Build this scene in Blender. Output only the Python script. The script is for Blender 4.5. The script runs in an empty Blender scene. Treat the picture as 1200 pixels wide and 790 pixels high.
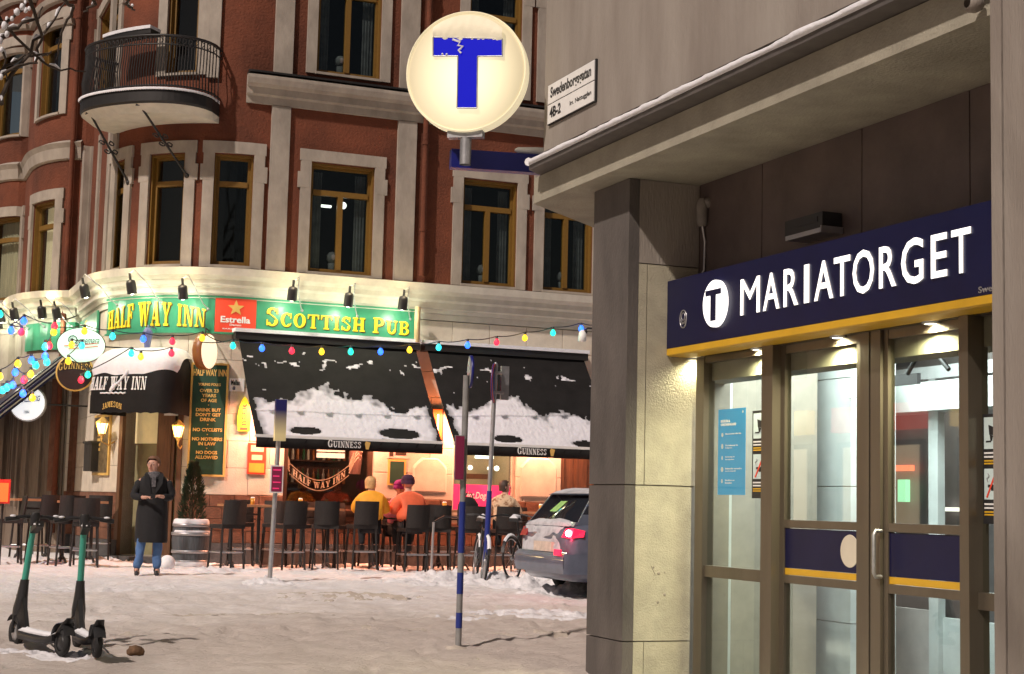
import bpy, bmesh, math, random
from mathutils import Vector, Matrix, noise
R = math.radians
PI = math.pi
rnd = random.Random(7)
scene = bpy.context.scene
COL = scene.collection

# ---------------------------------------------------------------- camera
F, PIT, ROL, YAW, EYE = 1877.7, 0.10404618, 0.02417281, 0.39018102, 1.2
_cy, _sy, _cp, _sp, _cr, _sr = math.cos(YAW), math.sin(YAW), math.cos(PIT), math.sin(PIT), math.cos(ROL), math.sin(ROL)
FW = Vector((_sy*_cp, _cy*_cp, _sp)); RT0 = Vector((_cy, -_sy, 0)); UP0 = RT0.cross(FW)
RT = _cr*RT0 + _sr*UP0; UP = -_sr*RT0 + _cr*UP0
CAM = Vector((0, 0, EYE))
cd = bpy.data.cameras.new('camera'); cd.lens = F/1200*36; cd.sensor_width = 36; cd.clip_start = 0.1; cd.clip_end = 600
cam = bpy.data.objects.new('camera', cd); COL.objects.link(cam)
m3 = Matrix((RT, UP, -FW)).transposed()
cam.matrix_world = Matrix.Translation(CAM) @ m3.to_4x4()
scene.camera = cam

# ---------------------------------------------------------------- light
SUN_DIR = Vector((1.0, 0.62, -1.2)).normalized()
sl = bpy.data.lights.new('sun', 'SUN'); sl.energy = 3.0; sl.angle = R(1.6); sl.color = (1.0, 0.86, 0.76)
so = bpy.data.objects.new('sun', sl); COL.objects.link(so)
so.rotation_euler = SUN_DIR.to_track_quat('-Z', 'Y').to_euler()
w = bpy.data.worlds.new('World'); scene.world = w; w.use_nodes = True
nt = w.node_tree; nt.nodes.clear()
sky = nt.nodes.new('ShaderNodeTexSky'); sky.sky_type = 'NISHITA'; sky.sun_disc = False
sky.sun_elevation = math.asin(-SUN_DIR.z); sky.sun_rotation = math.atan2(-SUN_DIR.x, -SUN_DIR.y)
tint = nt.nodes.new('ShaderNodeMix'); tint.data_type = 'RGBA'; tint.blend_type = 'MULTIPLY'; tint.inputs[0].default_value = 1
tint.inputs[7].default_value = (1.0, 0.72, 0.56, 1)
bg = nt.nodes.new('ShaderNodeBackground'); bg.inputs[1].default_value = 0.034
wo = nt.nodes.new('ShaderNodeOutputWorld')
nt.links.new(sky.outputs[0], tint.inputs[6]); nt.links.new(tint.outputs[2], bg.inputs[0]); nt.links.new(bg.outputs[0], wo.inputs[0])
scene.view_settings.view_transform = 'Standard'; scene.view_settings.look = 'None'
scene.view_settings.exposure = 0.22; scene.view_settings.gamma = 1.0
scene.render.engine = 'CYCLES'
scene.cycles.use_denoising = True
scene.cycles.max_bounces = 7; scene.cycles.diffuse_bounces = 3; scene.cycles.glossy_bounces = 3
scene.cycles.transparent_max_bounces = 12; scene.cycles.transmission_bounces = 6
scene.cycles.caustics_reflective = False; scene.cycles.caustics_refractive = False
scene.cycles.sample_clamp_indirect = 4

# ---------------------------------------------------------------- rays: photo pixel -> point on a real plane
def ray(x, y): return FW + RT*((x-600)/F) + UP*((395-y)/F)
def at_y(x, y, Y):
    d = ray(x, y); return CAM + d*(Y/d.y)
def at_x(x, y, X):
    d = ray(x, y); return CAM + d*(X/d.x)
def slope(y): return -0.035*(20-max(5.0, min(20.0, y)))      # the street falls gently towards the camera
def at_z(x, y, Z=None):
    d = ray(x, y)
    if Z is not None: return CAM + d*((Z-EYE)/d.z)
    z = 0.0
    for _ in range(30): z = .5*z+.5*slope((CAM+d*((z-EYE)/d.z)).y)
    return CAM + d*((z-EYE)/d.z)
def at_t(x, y, t): return CAM + ray(x, y)*t

# ---------------------------------------------------------------- materials
def mat(name, col, rough=0.7, var=0.15, scale=6, bump=0.0, bscale=40, metal=0.0, spec=0.5, col2=None, emit=None, estr=0.0, alpha=None, stretch=None, thresh=None, coat=0.0):
    m = bpy.data.materials.new(name); m.use_nodes = True
    t = m.node_tree; b = t.nodes['Principled BSDF']; N = t.nodes.new; L = t.links.new
    b.inputs['Roughness'].default_value = rough; b.inputs['Metallic'].default_value = metal
    b.inputs['Specular IOR Level'].default_value = spec
    if coat: b.inputs['Coat Weight'].default_value = coat
    c = (*col, 1)
    tc = N('ShaderNodeTexCoord'); vec = tc.outputs['Object']
    if stretch:
        mp = N('ShaderNodeMapping'); mp.inputs['Scale'].default_value = stretch; L(vec, mp.inputs[0]); vec = mp.outputs[0]
    if var or col2:
        n = N('ShaderNodeTexNoise'); n.inputs['Scale'].default_value = scale; n.inputs['Detail'].default_value = 5; n.inputs['Roughness'].default_value = .6
        L(vec, n.inputs['Vector'])
        r = N('ShaderNodeValToRGB'); lo, hi = thresh or (0.3, 0.7)
        r.color_ramp.elements[0].position = lo; r.color_ramp.elements[1].position = hi
        a2 = (*col2, 1) if col2 else tuple(min(1, x*(1-var)) for x in col)+(1,)
        a1 = c if col2 else tuple(min(1, x*(1+var)) for x in col)+(1,)
        r.color_ramp.elements[0].color = a1; r.color_ramp.elements[1].color = a2
        L(n.outputs['Fac'], r.inputs[0]); L(r.outputs[0], b.inputs['Base Color'])
    else: b.inputs['Base Color'].default_value = c
    if bump:
        n2 = N('ShaderNodeTexNoise'); n2.inputs['Scale'].default_value = bscale; n2.inputs['Detail'].default_value = 6
        L(vec, n2.inputs['Vector'])
        bp = N('ShaderNodeBump'); bp.inputs['Strength'].default_value = bump; bp.inputs['Distance'].default_value = 0.02
        L(n2.outputs['Fac'], bp.inputs['Height']); L(bp.outputs[0], b.inputs['Normal'])
    if emit:
        b.inputs['Emission Color'].default_value = (*emit, 1); b.inputs['Emission Strength'].default_value = estr
    return m
def glow(name, col, s):
    return mat(name, tuple(min(1, c) for c in col), 0.5, 0, emit=col, estr=s)
def glass(name, tint=(1, 1, 1), ior=1.5, extra=0.03):
    m = bpy.data.materials.new(name); m.use_nodes = True; t = m.node_tree; t.nodes.clear(); N = t.nodes.new; L = t.links.new
    o = N('ShaderNodeOutputMaterial'); mx = N('ShaderNodeMixShader'); tr = N('ShaderNodeBsdfTransparent'); g = N('ShaderNodeBsdfGlossy')
    tr.inputs[0].default_value = (*tint, 1); g.inputs['Roughness'].default_value = 0.02
    f = N('ShaderNodeFresnel'); f.inputs[0].default_value = ior
    ad = N('ShaderNodeMath'); ad.operation = 'ADD'; ad.inputs[1].default_value = extra
    ge = N('ShaderNodeNewGeometry'); iv = N('ShaderNodeMath'); iv.operation = 'SUBTRACT'; iv.inputs[0].default_value = 1
    ml = N('ShaderNodeMath'); ml.operation = 'MULTIPLY'; L(ge.outputs['Backfacing'], iv.inputs[1]); L(ad.outputs[0], ml.inputs[0]); L(iv.outputs[0], ml.inputs[1])
    L(f.outputs[0], ad.inputs[0]); L(ml.outputs[0], mx.inputs[0]); L(tr.outputs[0], mx.inputs[1]); L(g.outputs[0], mx.inputs[2]); L(mx.outputs[0], o.inputs[0])
    return m
M = {}
M['red'] = mat('red_plaster', (0.135, 0.038, 0.017), 0.9, 0.42, .9, 0.9, 22)
M['trim'] = mat('pale_plaster_trim', (0.34, 0.30, 0.255), 0.85, 0.22, 3, 0.25, 18, stretch=(1, 1, .5))
M['cornice'] = mat('cornice_plaster', (0.55, 0.52, 0.45), 0.85, 0.12, 4, 0.15, 30)
M['ashlar'] = mat('ashlar_plaster', (0.58, 0.52, 0.43), 0.88, 0.14, 3, 0.25, 40)
M['joint'] = mat('joint_dark', (0.27, 0.235, 0.19), 0.95, 0.1)
M['plinth'] = mat('plinth_sandstone', (0.17, 0.075, 0.045), 0.9, 0.3, 7, 0.5, 30)
M['plinthlow'] = mat('plinth_granite', (0.07, 0.068, 0.07), 0.85, 0.3, 9, 0.5, 30)
M['ochre'] = mat('ochre_window_paint', (0.17, 0.09, 0.012), 0.6, 0.12, 20)
M['dark'] = mat('dark_interior', (0.012, 0.011, 0.012), 0.9, 0.3, 2)
M['curtain'] = mat('curtain_cloth', (0.65, 0.5, 0.32), 0.9, 0.2, 3, stretch=(14, 14, .6))
M['glass'] = glass('window_glass', (0.8, 0.85, 0.85), 1.5, 0.05)
M['doorglass'] = glass('door_glass', (0.94, 0.97, 0.94), 1.5, 0.06)
M['iron'] = mat('black_iron', (0.015, 0.014, 0.014), 0.5, 0.2, 10)
M['black'] = mat('black_plastic', (0.018, 0.018, 0.02), 0.45, 0.15, 12)
M['snow'] = mat('snow', (0.74, 0.75, 0.79), 0.75, 0.06, 6, 0.5, 25)
M['awnsnow'] = mat('thin_awning_snow', (0.72, 0.71, 0.76), 0.8, 0.1, 5, 0.5, 22)
_t = M['awnsnow'].node_tree; _at = _t.nodes.new('ShaderNodeAttribute'); _at.attribute_name = 'thickness'; _mx = _t.nodes.new('ShaderNodeMix'); _mx.data_type = 'RGBA'
_no = _t.nodes.new('ShaderNodeTexNoise'); _no.inputs['Scale'].default_value = 7; _no.inputs['Detail'].default_value = 6; _ml = _t.nodes.new('ShaderNodeMath'); _ml.operation = 'MULTIPLY_ADD'; _ml.inputs[1].default_value = .9
_sb = _t.nodes.new('ShaderNodeMath'); _sb.operation = 'SUBTRACT'; _sb.inputs[1].default_value = .38; _t.links.new(_at.outputs['Fac'], _sb.inputs[0]); _t.links.new(_no.outputs['Fac'], _ml.inputs[0]); _t.links.new(_sb.outputs[0], _ml.inputs[2]); _ml.use_clamp = True
_t.links.new(_ml.outputs[0], _mx.inputs[0]); _mx.inputs[6].default_value = (.10, .098, .105, 1); _mx.inputs[7].default_value = (.66, .65, .70, 1); _t.links.new(_mx.outputs[2], _t.nodes['Principled BSDF'].inputs['Base Color'])
M['fabric'] = mat('black_awning_cloth', (0.010, 0.009, 0.009), 0.8, 0.35, 3, 0.1, 60, spec=.25)
M['white'] = mat('white_paint', (0.75, 0.75, 0.74), 0.5, 0.06)
M['green'] = mat('green_sign_paint', (0.045, 0.26, 0.15), 0.35, 0.12, 4)
M['dkgreen'] = mat('dark_green_board', (0.010, 0.05, 0.028), 0.75, 0.12, 4)
M['yellow'] = mat('yellow_lettering', (0.85, 0.62, 0.03), 0.4, 0.05)
M['gold'] = mat('gold_lettering', (0.65, 0.42, 0.12), 0.45, 0.1)
M['signred'] = mat('red_sign_paint', (0.75, 0.07, 0.035), 0.4, 0.06)
M['steel'] = mat('galvanised_steel', (0.42, 0.43, 0.45), 0.42, 0.15, 12, 0.08, 40, metal=0.75)
M['anod'] = mat('bronze_anodised_metal', (0.17, 0.145, 0.11), 0.38, 0.15, 3, 0.04, 80, metal=0.65, stretch=(1, 1, .1))
M['conc'] = mat('station_concrete', (0.33, 0.30, 0.265), 0.88, 0.22, 1.6, 0.35, 55, col2=(0.22, 0.19, 0.165), stretch=(1, 1.3, .22))  # vertical streaks paint soft branch shadows into the concrete tone
M['concdark'] = mat('dark_concrete', (0.135, 0.118, 0.108), 0.9, 0.2, 2.2, 0.35, 55, col2=(0.07, 0.062, 0.058), stretch=(1, 1, .4))  # darker concrete tone for the pillar's front slabs
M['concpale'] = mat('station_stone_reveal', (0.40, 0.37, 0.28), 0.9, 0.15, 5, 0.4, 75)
M['marble'] = mat('brown_stone_panel', (0.10, 0.075, 0.07), 0.5, 0.25, 2.5, 0.1, 20)
M['navy'] = mat('navy_enamel', (0.006, 0.007, 0.042), 0.35, 0.1, 3, spec=.3)
M['blue'] = mat('blue_enamel', (0.01, 0.014, 0.16), 0.35, 0.1, 3)
M['signyel'] = mat('yellow_sign_trim', (0.62, 0.36, 0.02), 0.4, 0.06)
M['wood'] = mat('dark_wood', (0.05, 0.025, 0.014), 0.5, 0.35, 4, 0.15, 30, stretch=(6, 6, .6))
M['midwood'] = mat('brown_door_wood', (0.13, 0.06, 0.03), 0.5, 0.35, 4, 0.15, 30, stretch=(6, 6, .6))
M['wicker'] = mat('black_wicker', (0.014, 0.010, 0.009), 0.55, 0.3, 30, 0.6, 120)
M['alu'] = mat('brushed_aluminium', (0.5, 0.5, 0.52), 0.35, 0.1, 8, metal=0.8)
M['orange'] = mat('table_wood', (0.42, 0.2, 0.1), 0.5, 0.25, 8)
M['skin'] = mat('skin', (0.55, 0.30, 0.22), 0.6, 0.08, 15)
M['tyre'] = mat('tyre_rubber', (0.014, 0.014, 0.015), 0.8, 0.2, 20, 0.2, 80)

# ---------------------------------------------------------------- mesh builder
class MB:
    def __init__(s): s.v = []; s.f = []; s.mi = []; s.sm = []
    def add(s, vs, fs, mi=0, smooth=False, T=None):
        o = len(s.v)
        s.v += [T(Vector(p)) if T else Vector(p) for p in vs]
        s.f += [tuple(i+o for i in f) for f in fs]; s.mi += [mi]*len(fs); s.sm += [smooth]*len(fs)
    def hexa(s, p, mi=0, T=None):   # p: 8 pts, 0-3 bottom ring, 4-7 top ring
        s.add(p, [(0, 3, 2, 1), (4, 5, 6, 7), (0, 1, 5, 4), (1, 2, 6, 5), (2, 3, 7, 6), (3, 0, 4, 7)], mi, T=T)
    def box(s, a, b, mi=0, T=None):
        x0, y0, z0 = [min(a[i], b[i]) for i in range(3)]; x1, y1, z1 = [max(a[i], b[i]) for i in range(3)]
        s.hexa([(x0,y0,z0),(x1,y0,z0),(x1,y1,z0),(x0,y1,z0),(x0,y0,z1),(x1,y0,z1),(x1,y1,z1),(x0,y1,z1)], mi, T)
    def tube(s, pts, r, n=8, mi=0, cap=True, T=None, flat=1.0, smooth=True):
        pts = [Vector(p) for p in pts]; k = len(pts)
        rs = r if isinstance(r, (list, tuple)) else [r]*k
        vs = []; prev = None
        for i, p in enumerate(pts):
            d = (pts[min(i+1, k-1)]-pts[max(i-1, 0)])
            if d.length < 1e-9: d = Vector((0, 0, 1))
            d.normalize()
            if prev is None:
                a = Vector((0, 0, 1)) if abs(d.z) < .9 else Vector((1, 0, 0))
                u = d.cross(a).normalized()
            else:
                u = prev - d*prev.dot(d)
                u = u.normalized() if u.length > 1e-6 else d.orthogonal().normalized()
            prev = u; v_ = d.cross(u)
            for j in range(n):
                an = 2*PI*j/n; vs.append(p + u*(math.cos(an)*rs[i]) + v_*(math.sin(an)*rs[i]*flat))
        fs = [(i*n+j, i*n+(j+1) % n, (i+1)*n+(j+1) % n, (i+1)*n+j) for i in range(k-1) for j in range(n)]
        s.add(vs, fs, mi, smooth, T)
        if cap:
            s.add(vs[:n], [tuple(range(n-1, -1, -1))], mi, T=T); s.add(vs[-n:], [tuple(range(n))], mi, T=T)
    def lathe(s, prof, n=20, mi=0, T=None, c=(0, 0, 0), smooth=True, a0=0, a1=2*PI, sx=1, sy=1):
        c = Vector(c); full = abs(a1-a0-2*PI) < 1e-6; m = n if full else n+1; vs = []
        for r, z in prof:
            for j in range(m):
                a = a0+(a1-a0)*j/n; vs.append(c+Vector((r*sx*math.cos(a), r*sy*math.sin(a), z)))
        fs = []
        for i in range(len(prof)-1):
            for j in range(n):
                j2 = (j+1) % m if full else j+1
                fs.append((i*m+j, i*m+j2, (i+1)*m+j2, (i+1)*m+j))
        s.add(vs, fs, mi, smooth, T)
    def sphere(s, c, r, n=12, mi=0, sc=(1, 1, 1), T=None):
        k = max(4, n//2+1)
        prof = [(max(1e-4, math.sin(PI*i/k))*r, -math.cos(PI*i/k)*r*sc[2]) for i in range(k+1)]
        s.lathe(prof, n, mi, T, c, True, sx=sc[0], sy=sc[1])
    def loft(s, rings, mi=0, cap=True, smooth=True, T=None, close=True):
        n = len(rings[0]); vs = [p for r in rings for p in r]
        J = n if close else n-1
        fs = [(i*n+j, i*n+(j+1) % n, (i+1)*n+(j+1) % n, (i+1)*n+j) for i in range(len(rings)-1) for j in range(J)]
        s.add(vs, fs, mi, smooth, T)
        if cap:
            s.add(rings[0], [tuple(range(n-1, -1, -1))], mi, T=T); s.add(rings[-1], [tuple(range(n))], mi, T=T)
    def prism(s, poly, O, U, V, N_, d, mi=0, T=None, smooth=False):  # polygon (u,v) extruded along N_
        O, U, V, N_ = Vector(O), Vector(U), Vector(V), Vector(N_)
        n = len(poly)
        a = [O+U*p[0]+V*p[1] for p in poly]; b = [p+N_*d for p in a]
        s.add(a+b, [tuple(range(n-1, -1, -1)), tuple(range(n, 2*n))]+[(i, (i+1) % n, n+(i+1) % n, n+i) for i in range(n)], mi, smooth, T)
    def build(s, name, mats, parent=None, loc=None, local=False):
        if not isinstance(mats, (list, tuple)): mats = [mats]
        me = bpy.data.meshes.new(name)
        off = Vector((0, 0, 0))
        if parent is not None and not local: off = world_loc(parent)
        elif loc is not None and not local: off = Vector(loc)
        me.from_pydata([p-off for p in s.v], [], s.f)
        for m_ in mats: me.materials.append(M[m_] if isinstance(m_, str) else m_)
        me.polygons.foreach_set('material_index', s.mi); me.polygons.foreach_set('use_smooth', s.sm)
        me.update()
        o = bpy.data.objects.new(name, me); COL.objects.link(o)
        if parent is not None: o.parent = parent
        elif loc is not None: o.location = loc
        return o
_wl = {}
def world_loc(o):
    p = Vector(o.location)
    while o.parent: o = o.parent; p = p+Vector(o.location)
    return p
def tag(o, label, cat, group=None, kind=None):
    if label: o['label'] = label
    if cat: o['category'] = cat
    if group: o['group'] = group
    if kind: o['kind'] = kind
    return o
def thing(name, label, cat, loc=(0, 0, 0), group=None, rz=0):
    o = bpy.data.objects.new(name, None); COL.objects.link(o); o.location = loc; o.rotation_euler = (0, 0, rz); o.empty_display_size = .1
    return tag(o, label, cat, group)
def copy_tree(o, parent=None):
    c = o.copy(); COL.objects.link(c)
    if parent is not None: c.parent = parent
    for ch in list(o.children): copy_tree(ch, c)
    return c
def lamp(name, kind, loc, energy, color, size=0.05, parent=None, direction=None, spot=None, blend=.5, size_y=None):
    l = bpy.data.lights.new(name, kind); l.energy = energy; l.color = color
    if kind == 'AREA':
        l.size = size
        if size_y: l.shape = 'RECTANGLE'; l.size_y = size_y
    else: l.shadow_soft_size = size
    if kind == 'SPOT': l.spot_size = spot or R(100); l.spot_blend = blend
    o = bpy.data.objects.new(name, l); COL.objects.link(o)
    if direction is not None: o.rotation_euler = Vector(direction).to_track_quat('-Z', 'Y').to_euler()
    if parent is not None: o.parent = parent; o.location = Vector(loc)-world_loc(parent)
    else: o.location = loc
    return o

# ---------------------------------------------------------------- lettering
_tc = {}
def text_raw(body, bold=0.0, shear=0.0, space=1.0):
    k = (body, bold, shear, space)
    if k not in _tc:
        cu = bpy.data.curves.new('t', 'FONT'); cu.body = body; cu.size = 1; cu.offset = bold; cu.shear = shear; cu.space_character = space
        cu.resolution_u = 3; cu.fill_mode = 'FRONT'
        o = bpy.data.objects.new('t', cu); COL.objects.link(o)
        me = bpy.data.meshes.new_from_object(o.evaluated_get(bpy.context.evaluated_depsgraph_get()))
        vs = [v.co.copy() for v in me.vertices]; fs = [tuple(p.vertices) for p in me.polygons]
        bpy.data.objects.remove(o); bpy.data.curves.remove(cu); bpy.data.meshes.remove(me)
        x0 = min(v.x for v in vs); x1 = max(v.x for v in vs); y0 = min(v.y for v in vs); y1 = max(v.y for v in vs)
        _tc[k] = ([((v.x-x0)/(x1-x0), (v.y-y0)/(y1-y0)) for v in vs], fs)
    return _tc[k]
def add_text(mb, body, fn, d=0.004, bold=0.0, mi=0, shear=0.0, space=1.0, side_mi=None):
    """fn(u, v, depth) -> world, u v in 0..1 over the text's own box; real raised letters of thickness d"""
    vs, fs = text_raw(body, bold, shear, space)
    n = len(vs); ed = {}
    for f in fs:
        for i in range(len(f)):
            a, b = f[i], f[(i+1) % len(f)]; ed[(a, b)] = 1
    front = [fn(u, v, d) for u, v in vs]; back = [fn(u, v, 0) for u, v in vs]
    side = [(a, b, b+n, a+n) for (a, b) in ed if (b, a) not in ed]
    mb.add(front+back, fs, mi); mb.add(front+back, side, mi if side_mi is None else side_mi)
def plane_fn(O, U, V, N_):
    O, U, V, N_ = map(Vector, (O, U, V, N_))
    return lambda u, v, d: O+U*u+V*v+N_*d
# slab-serif capitals drawn as polygons in a unit box; width per letter
def _ring(cx, cy, rx, ry, tx, ty, a0, a1, n=14):
    out = []; 
    for i in range(n+1):
        a = R(a0+(a1-a0)*i/n); out.append((cx+rx*math.cos(a), cy+ry*math.sin(a)))
    for i in range(n, -1, -1):
        a = R(a0+(a1-a0)*i/n); out.append((cx+(rx-tx)*math.cos(a), cy+(ry-ty)*math.sin(a)))
    return out
def _r(x0, y0, x1, y1): return [(x0, y0), (x1, y0), (x1, y1), (x0, y1)]
_S = .1
def _st(x, w=.22, y0=0, y1=1, e=.09): return [_r(x, y0, x+w, y1), _r(x-e, 0, x+w+e, _S), _r(x-e, 1-_S, x+w+e, 1)]
GL = {
 'H': (1.0, _st(.12)+_st(.66)+[_r(.3, .44, .7, .56)]),
 'A': (1.0, [[(.1, .05), (.2, .05), (.5, .98), (.42, .98)], [(.62, .05), (.9, .05), (.62, 1), (.38, 1)], _r(.22, .26, .7, .37), _r(0, 0, .32, _S), _r(.52, 0, 1, _S)]),
 'L': (.8, _st(.12)+[_r(.2, 0, .78, _S), [(.66, 0), (.78, 0), (.78, .32), (.72, .32)]]),
 'F': (.8, _st(.12)+[_r(.2, .9, .76, 1), [(.66, 1), (.7, .7), (.76, .7), (.76, 1)], _r(.3, .46, .56, .56), _r(.52, .36, .58, .66)]),
 'E': (.85, _st(.12)+[_r(.2, .9, .78, 1), [(.68, 1), (.72, .72), (.78, .72), (.78, 1)], _r(.3, .46, .58, .56), _r(.54, .36, .6, .66), _r(.2, 0, .8, _S), [(.68, 0), (.8, 0), (.8, .3), (.74, .3)]]),
 'W': (1.4, [[(.12, .95), (.36, .95), (.56, 0), (.44, 0)], [(.56, 0), (.7, .95), (.6, .95), (.46, 0)], [(.6, .95), (.84, .95), (1.02, 0), (.9, 0)], [(1.02, 0), (1.28, .95), (1.18, .95), (.94, 0)], _r(0, .9, .48, 1), _r(.5, .9, .92, 1), _r(1.06, .9, 1.4, 1)]),
 'Y': (1.0, [[(.1, .95), (.36, .95), (.62, .4), (.42, .4)], [(.5, .4), (.6, .4), (.9, .95), (.78, .95)], _r(.4, 0, .62, .45), _r(.28, 0, .74, _S), _r(0, .9, .46, 1), _r(.64, .9, 1, 1)]),
 'I': (.46, _st(.12)),
 'N': (1.0, [_r(.14, 0, .24, 1), [(.14, 1), (.36, 1), (.86, 0), (.66, 0)], _r(.78, 0, .88, 1), _r(.02, 0, .36, _S), _r(.02, .9, .3, 1), _r(.64, .9, 1, 1)]),
 'S': (.78, [_ring(.39, .73, .33, .28, .2, .1, 20, 200), _ring(.39, .27, .33, .28, .2, .1, -160, 20), [(.06, .8), (.24, .62), (.72, .3), (.54, .5)], _r(.62, .66, .7, .98), _r(.06, .02, .14, .34)]),
 'C': (.88, [_ring(.46, .5, .44, .51, .24, .1, 40, 320), _r(.74, .62, .82, .98), [(.76, .1), (.84, .3), (.78, .3), (.7, .14)]]),
 'O': (.95, [_ring(.475, .5, .46, .51, .24, .1, 0, 360, 24)]),
 'T': (.9, _st(.34, e=.1)+[_r(.02, .9, .88, 1), [(.02, 1), (.02, .68), (.08, .68), (.14, 1)], [(.76, 1), (.82, .68), (.88, .68), (.88, 1)]]),
 'P': (.88, _st(.12)+[_ring(.44, .72, .4, .28, .22, .1, -90, 90), _r(.28, .9, .48, 1), _r(.28, .44, .48, .54)]),
 'U': (1.0, [_r(.14, .3, .36, 1), _ring(.5, .34, .36, .36, .2, .14, 180, 360), _r(.78, .3, .86, 1), _r(.02, .9, .48, 1), _r(.66, .9, .98, 1)]),
 'B': (.92, _st(.12)+[_ring(.46, .74, .36, .26, .2, .1, -90, 90), _ring(.46, .26, .42, .28, .22, .1, -90, 90), _r(.28, .9, .5, 1), _r(.28, .46, .5, .56), _r(.28, 0, .5, .1)]),
 'G': (.95, [_ring(.46, .5, .44, .51, .24, .1, 40, 340), _r(.74, .62, .82, .98), _r(.66, .05, .86, .45), _r(.56, .38, .95, .46)]),
 'J': (.6, [_r(.28, .2, .48, 1), _ring(.26, .2, .22, .22, .18, .1, 180, 360), _r(.16, .9, .6, 1)]),
 'M': (1.2, [_r(.12, 0, .2, 1), [(.14, 1), (.36, 1), (.62, .1), (.5, .1)], [(.5, .1), (.6, .1), (.88, 1), (.78, 1)], _r(.84, 0, 1.06, 1), _r(.02, 0, .32, _S), _r(.74, 0, 1.16, _S), _r(.02, .9, .3, 1), _r(.86, .9, 1.16, 1)]),
 'R': (.98, _st(.12)+[_ring(.44, .74, .38, .26, .22, .1, -90, 90), _r(.28, .9, .46, 1), _r(.28, .46, .46, .56), [(.46, .5), (.68, .5), (.94, 0), (.7, 0)], _r(.66, 0, 1, _S)]),
}
def add_serif(mb, word, fn, d=0.02, mi=0, gap=.1, scales=None):
    """fn(u,v,depth): u in 0..1 along the word, v in 0..1 height"""
    adv = []; x = 0
    for i, ch in enumerate(word):
        if ch == ' ': x += .5; adv.append(None); continue
        w_ = GL[ch][0]*(scales[i] if scales else 1); adv.append((x, (scales[i] if scales else 1))); x += w_+gap
    tot = x-gap; k = 0
    for i, ch in enumerate(word):
        if ch == ' ': continue
        x0, sc = adv[i]
        for poly in GL[ch][1]:
            k += 1; dd = d+.0006*(k % 7)
            n = len(poly)
            a = [fn((x0+p[0]*sc)/tot, p[1]*sc, dd) for p in poly]; b = [fn((x0+p[0]*sc)/tot, p[1]*sc, 0) for p in poly]
            if n > 12:   # ring: quads between outer and inner arc
                h = n//2
                fs = [(j, j+1, n-2-j, n-1-j) for j in range(h-1)]
                mb.add(a, fs, mi); mb.add(a+b, [(j, n+j, n+(j+1) % n, (j+1) % n) for j in range(n)], mi)
            else:
                mb.add(a+b, [tuple(range(n))]+[(j, n+j, n+(j+1) % n, (j+1) % n) for j in range(n)], mi)
# ================================================================ PUB BUILDING
YP = 29.0; XA = at_y(300, 314, YP).x; RC = 2.4
_path = [(XA+20-i*.5, YP) for i in range(40)]+[(XA, YP)]
for i in range(1, 19):
    a = R(5*i); _path.append((XA-RC*math.sin(a), YP+RC-RC*math.cos(a)))
XC = XA-RC; YS = YP+RC
_path += [(XC, YS+.6), (XC, YS+1.4), (XC, YS+2.6)]
for i in range(1, 11):                                    # bow bay on the side street
    a = R(9*i); _path.append((XC-1.05*math.sin(a), YS+2.6+1.9*(1-math.cos(a))))
_path += [(XC-1.05, YS+5.6)]
for i in range(1, 9):
    a = R(11.25*i); _path.append((XC-1.05-.75*math.sin(a), YS+5.6+1.9*(1-math.cos(a))))
_path += [(XC-1.8, YS+14)]
_P = [Vector(p) for p in _path]
_N = []
for i in range(len(_P)):
    d = (_P[min(i+1, len(_P)-1)]-_P[max(i-1, 0)]).normalized(); _N.append(Vector((d.y, -d.x))*-1)
# outward = to the left of travel (travel is -X then +Y): outward of the flat part is -Y
for i in range(len(_N)):
    d = (_P[min(i+1, len(_P)-1)]-_P[max(i-1, 0)]).normalized(); _N[i] = Vector((-d.y, d.x))
_cum = [0.0]
for i in range(1, len(_P)): _cum.append(_cum[-1]+(_P[i]-_P[i-1]).length)
_s0 = _cum[40]; SS = [_s0-c for c in _cum]               # s = 0 at XA, + to the right, decreasing along the path
def W(s, n, z):
    lo, hi = 0, len(SS)-2
    if s >= 0: return Vector((XA+s, YP-n, z))
    while lo < hi:
        mid = (lo+hi)//2
        if SS[mid+1] <= s: hi = mid
        else: lo = mid+1
    k = min(lo, len(SS)-2); t = (SS[k]-s)/(SS[k]-SS[k+1]); t = max(0, min(1.5, t))
    p = _P[k].lerp(_P[k+1], t); nn = _N[k].lerp(_N[k+1], t)
    if nn.length > 1e-6: nn.normalize()
    return Vector((p.x+nn.x*n, p.y+nn.y*n, z))
def wdir(s):
    a = W(s-.01, 0, 0); b = W(s+.01, 0, 0); return (b-a).normalized()
def fs(x, y, n=0.0):
    """photo pixel -> (s, z) on the facade surface pushed out by n"""
    d = ray(x, y); best = None
    for k in range(len(_P)-1):
        a = _P[k]+_N[k]*n; b = _P[k+1]+_N[k+1]*n; e = b-a
        det = d.x*(-e.y)+e.x*d.y
        if abs(det) < 1e-9: continue
        rx, ry = a.x-CAM.x, a.y-CAM.y
        t = (rx*(-e.y)+e.x*ry)/det; u = (d.x*ry-d.y*rx)/det
        if t > 0 and -1e-6 <= u <= 1+1e-6 and (best is None or t < best[0]):
            best = (t, SS[k]+(SS[k+1]-SS[k])*u)
    if best is None: return (-12, 3)
    return best[1], CAM.z+d.z*best[0]
def seg(s0, s1):
    s0, s1 = min(s0, s1), max(s0, s1)
    out = [s0]
    for v in sorted(SS):
        if s0+1e-3 < v < min(s1-1e-3, 0.001): out.append(v)
    out.append(s1); return out
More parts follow.
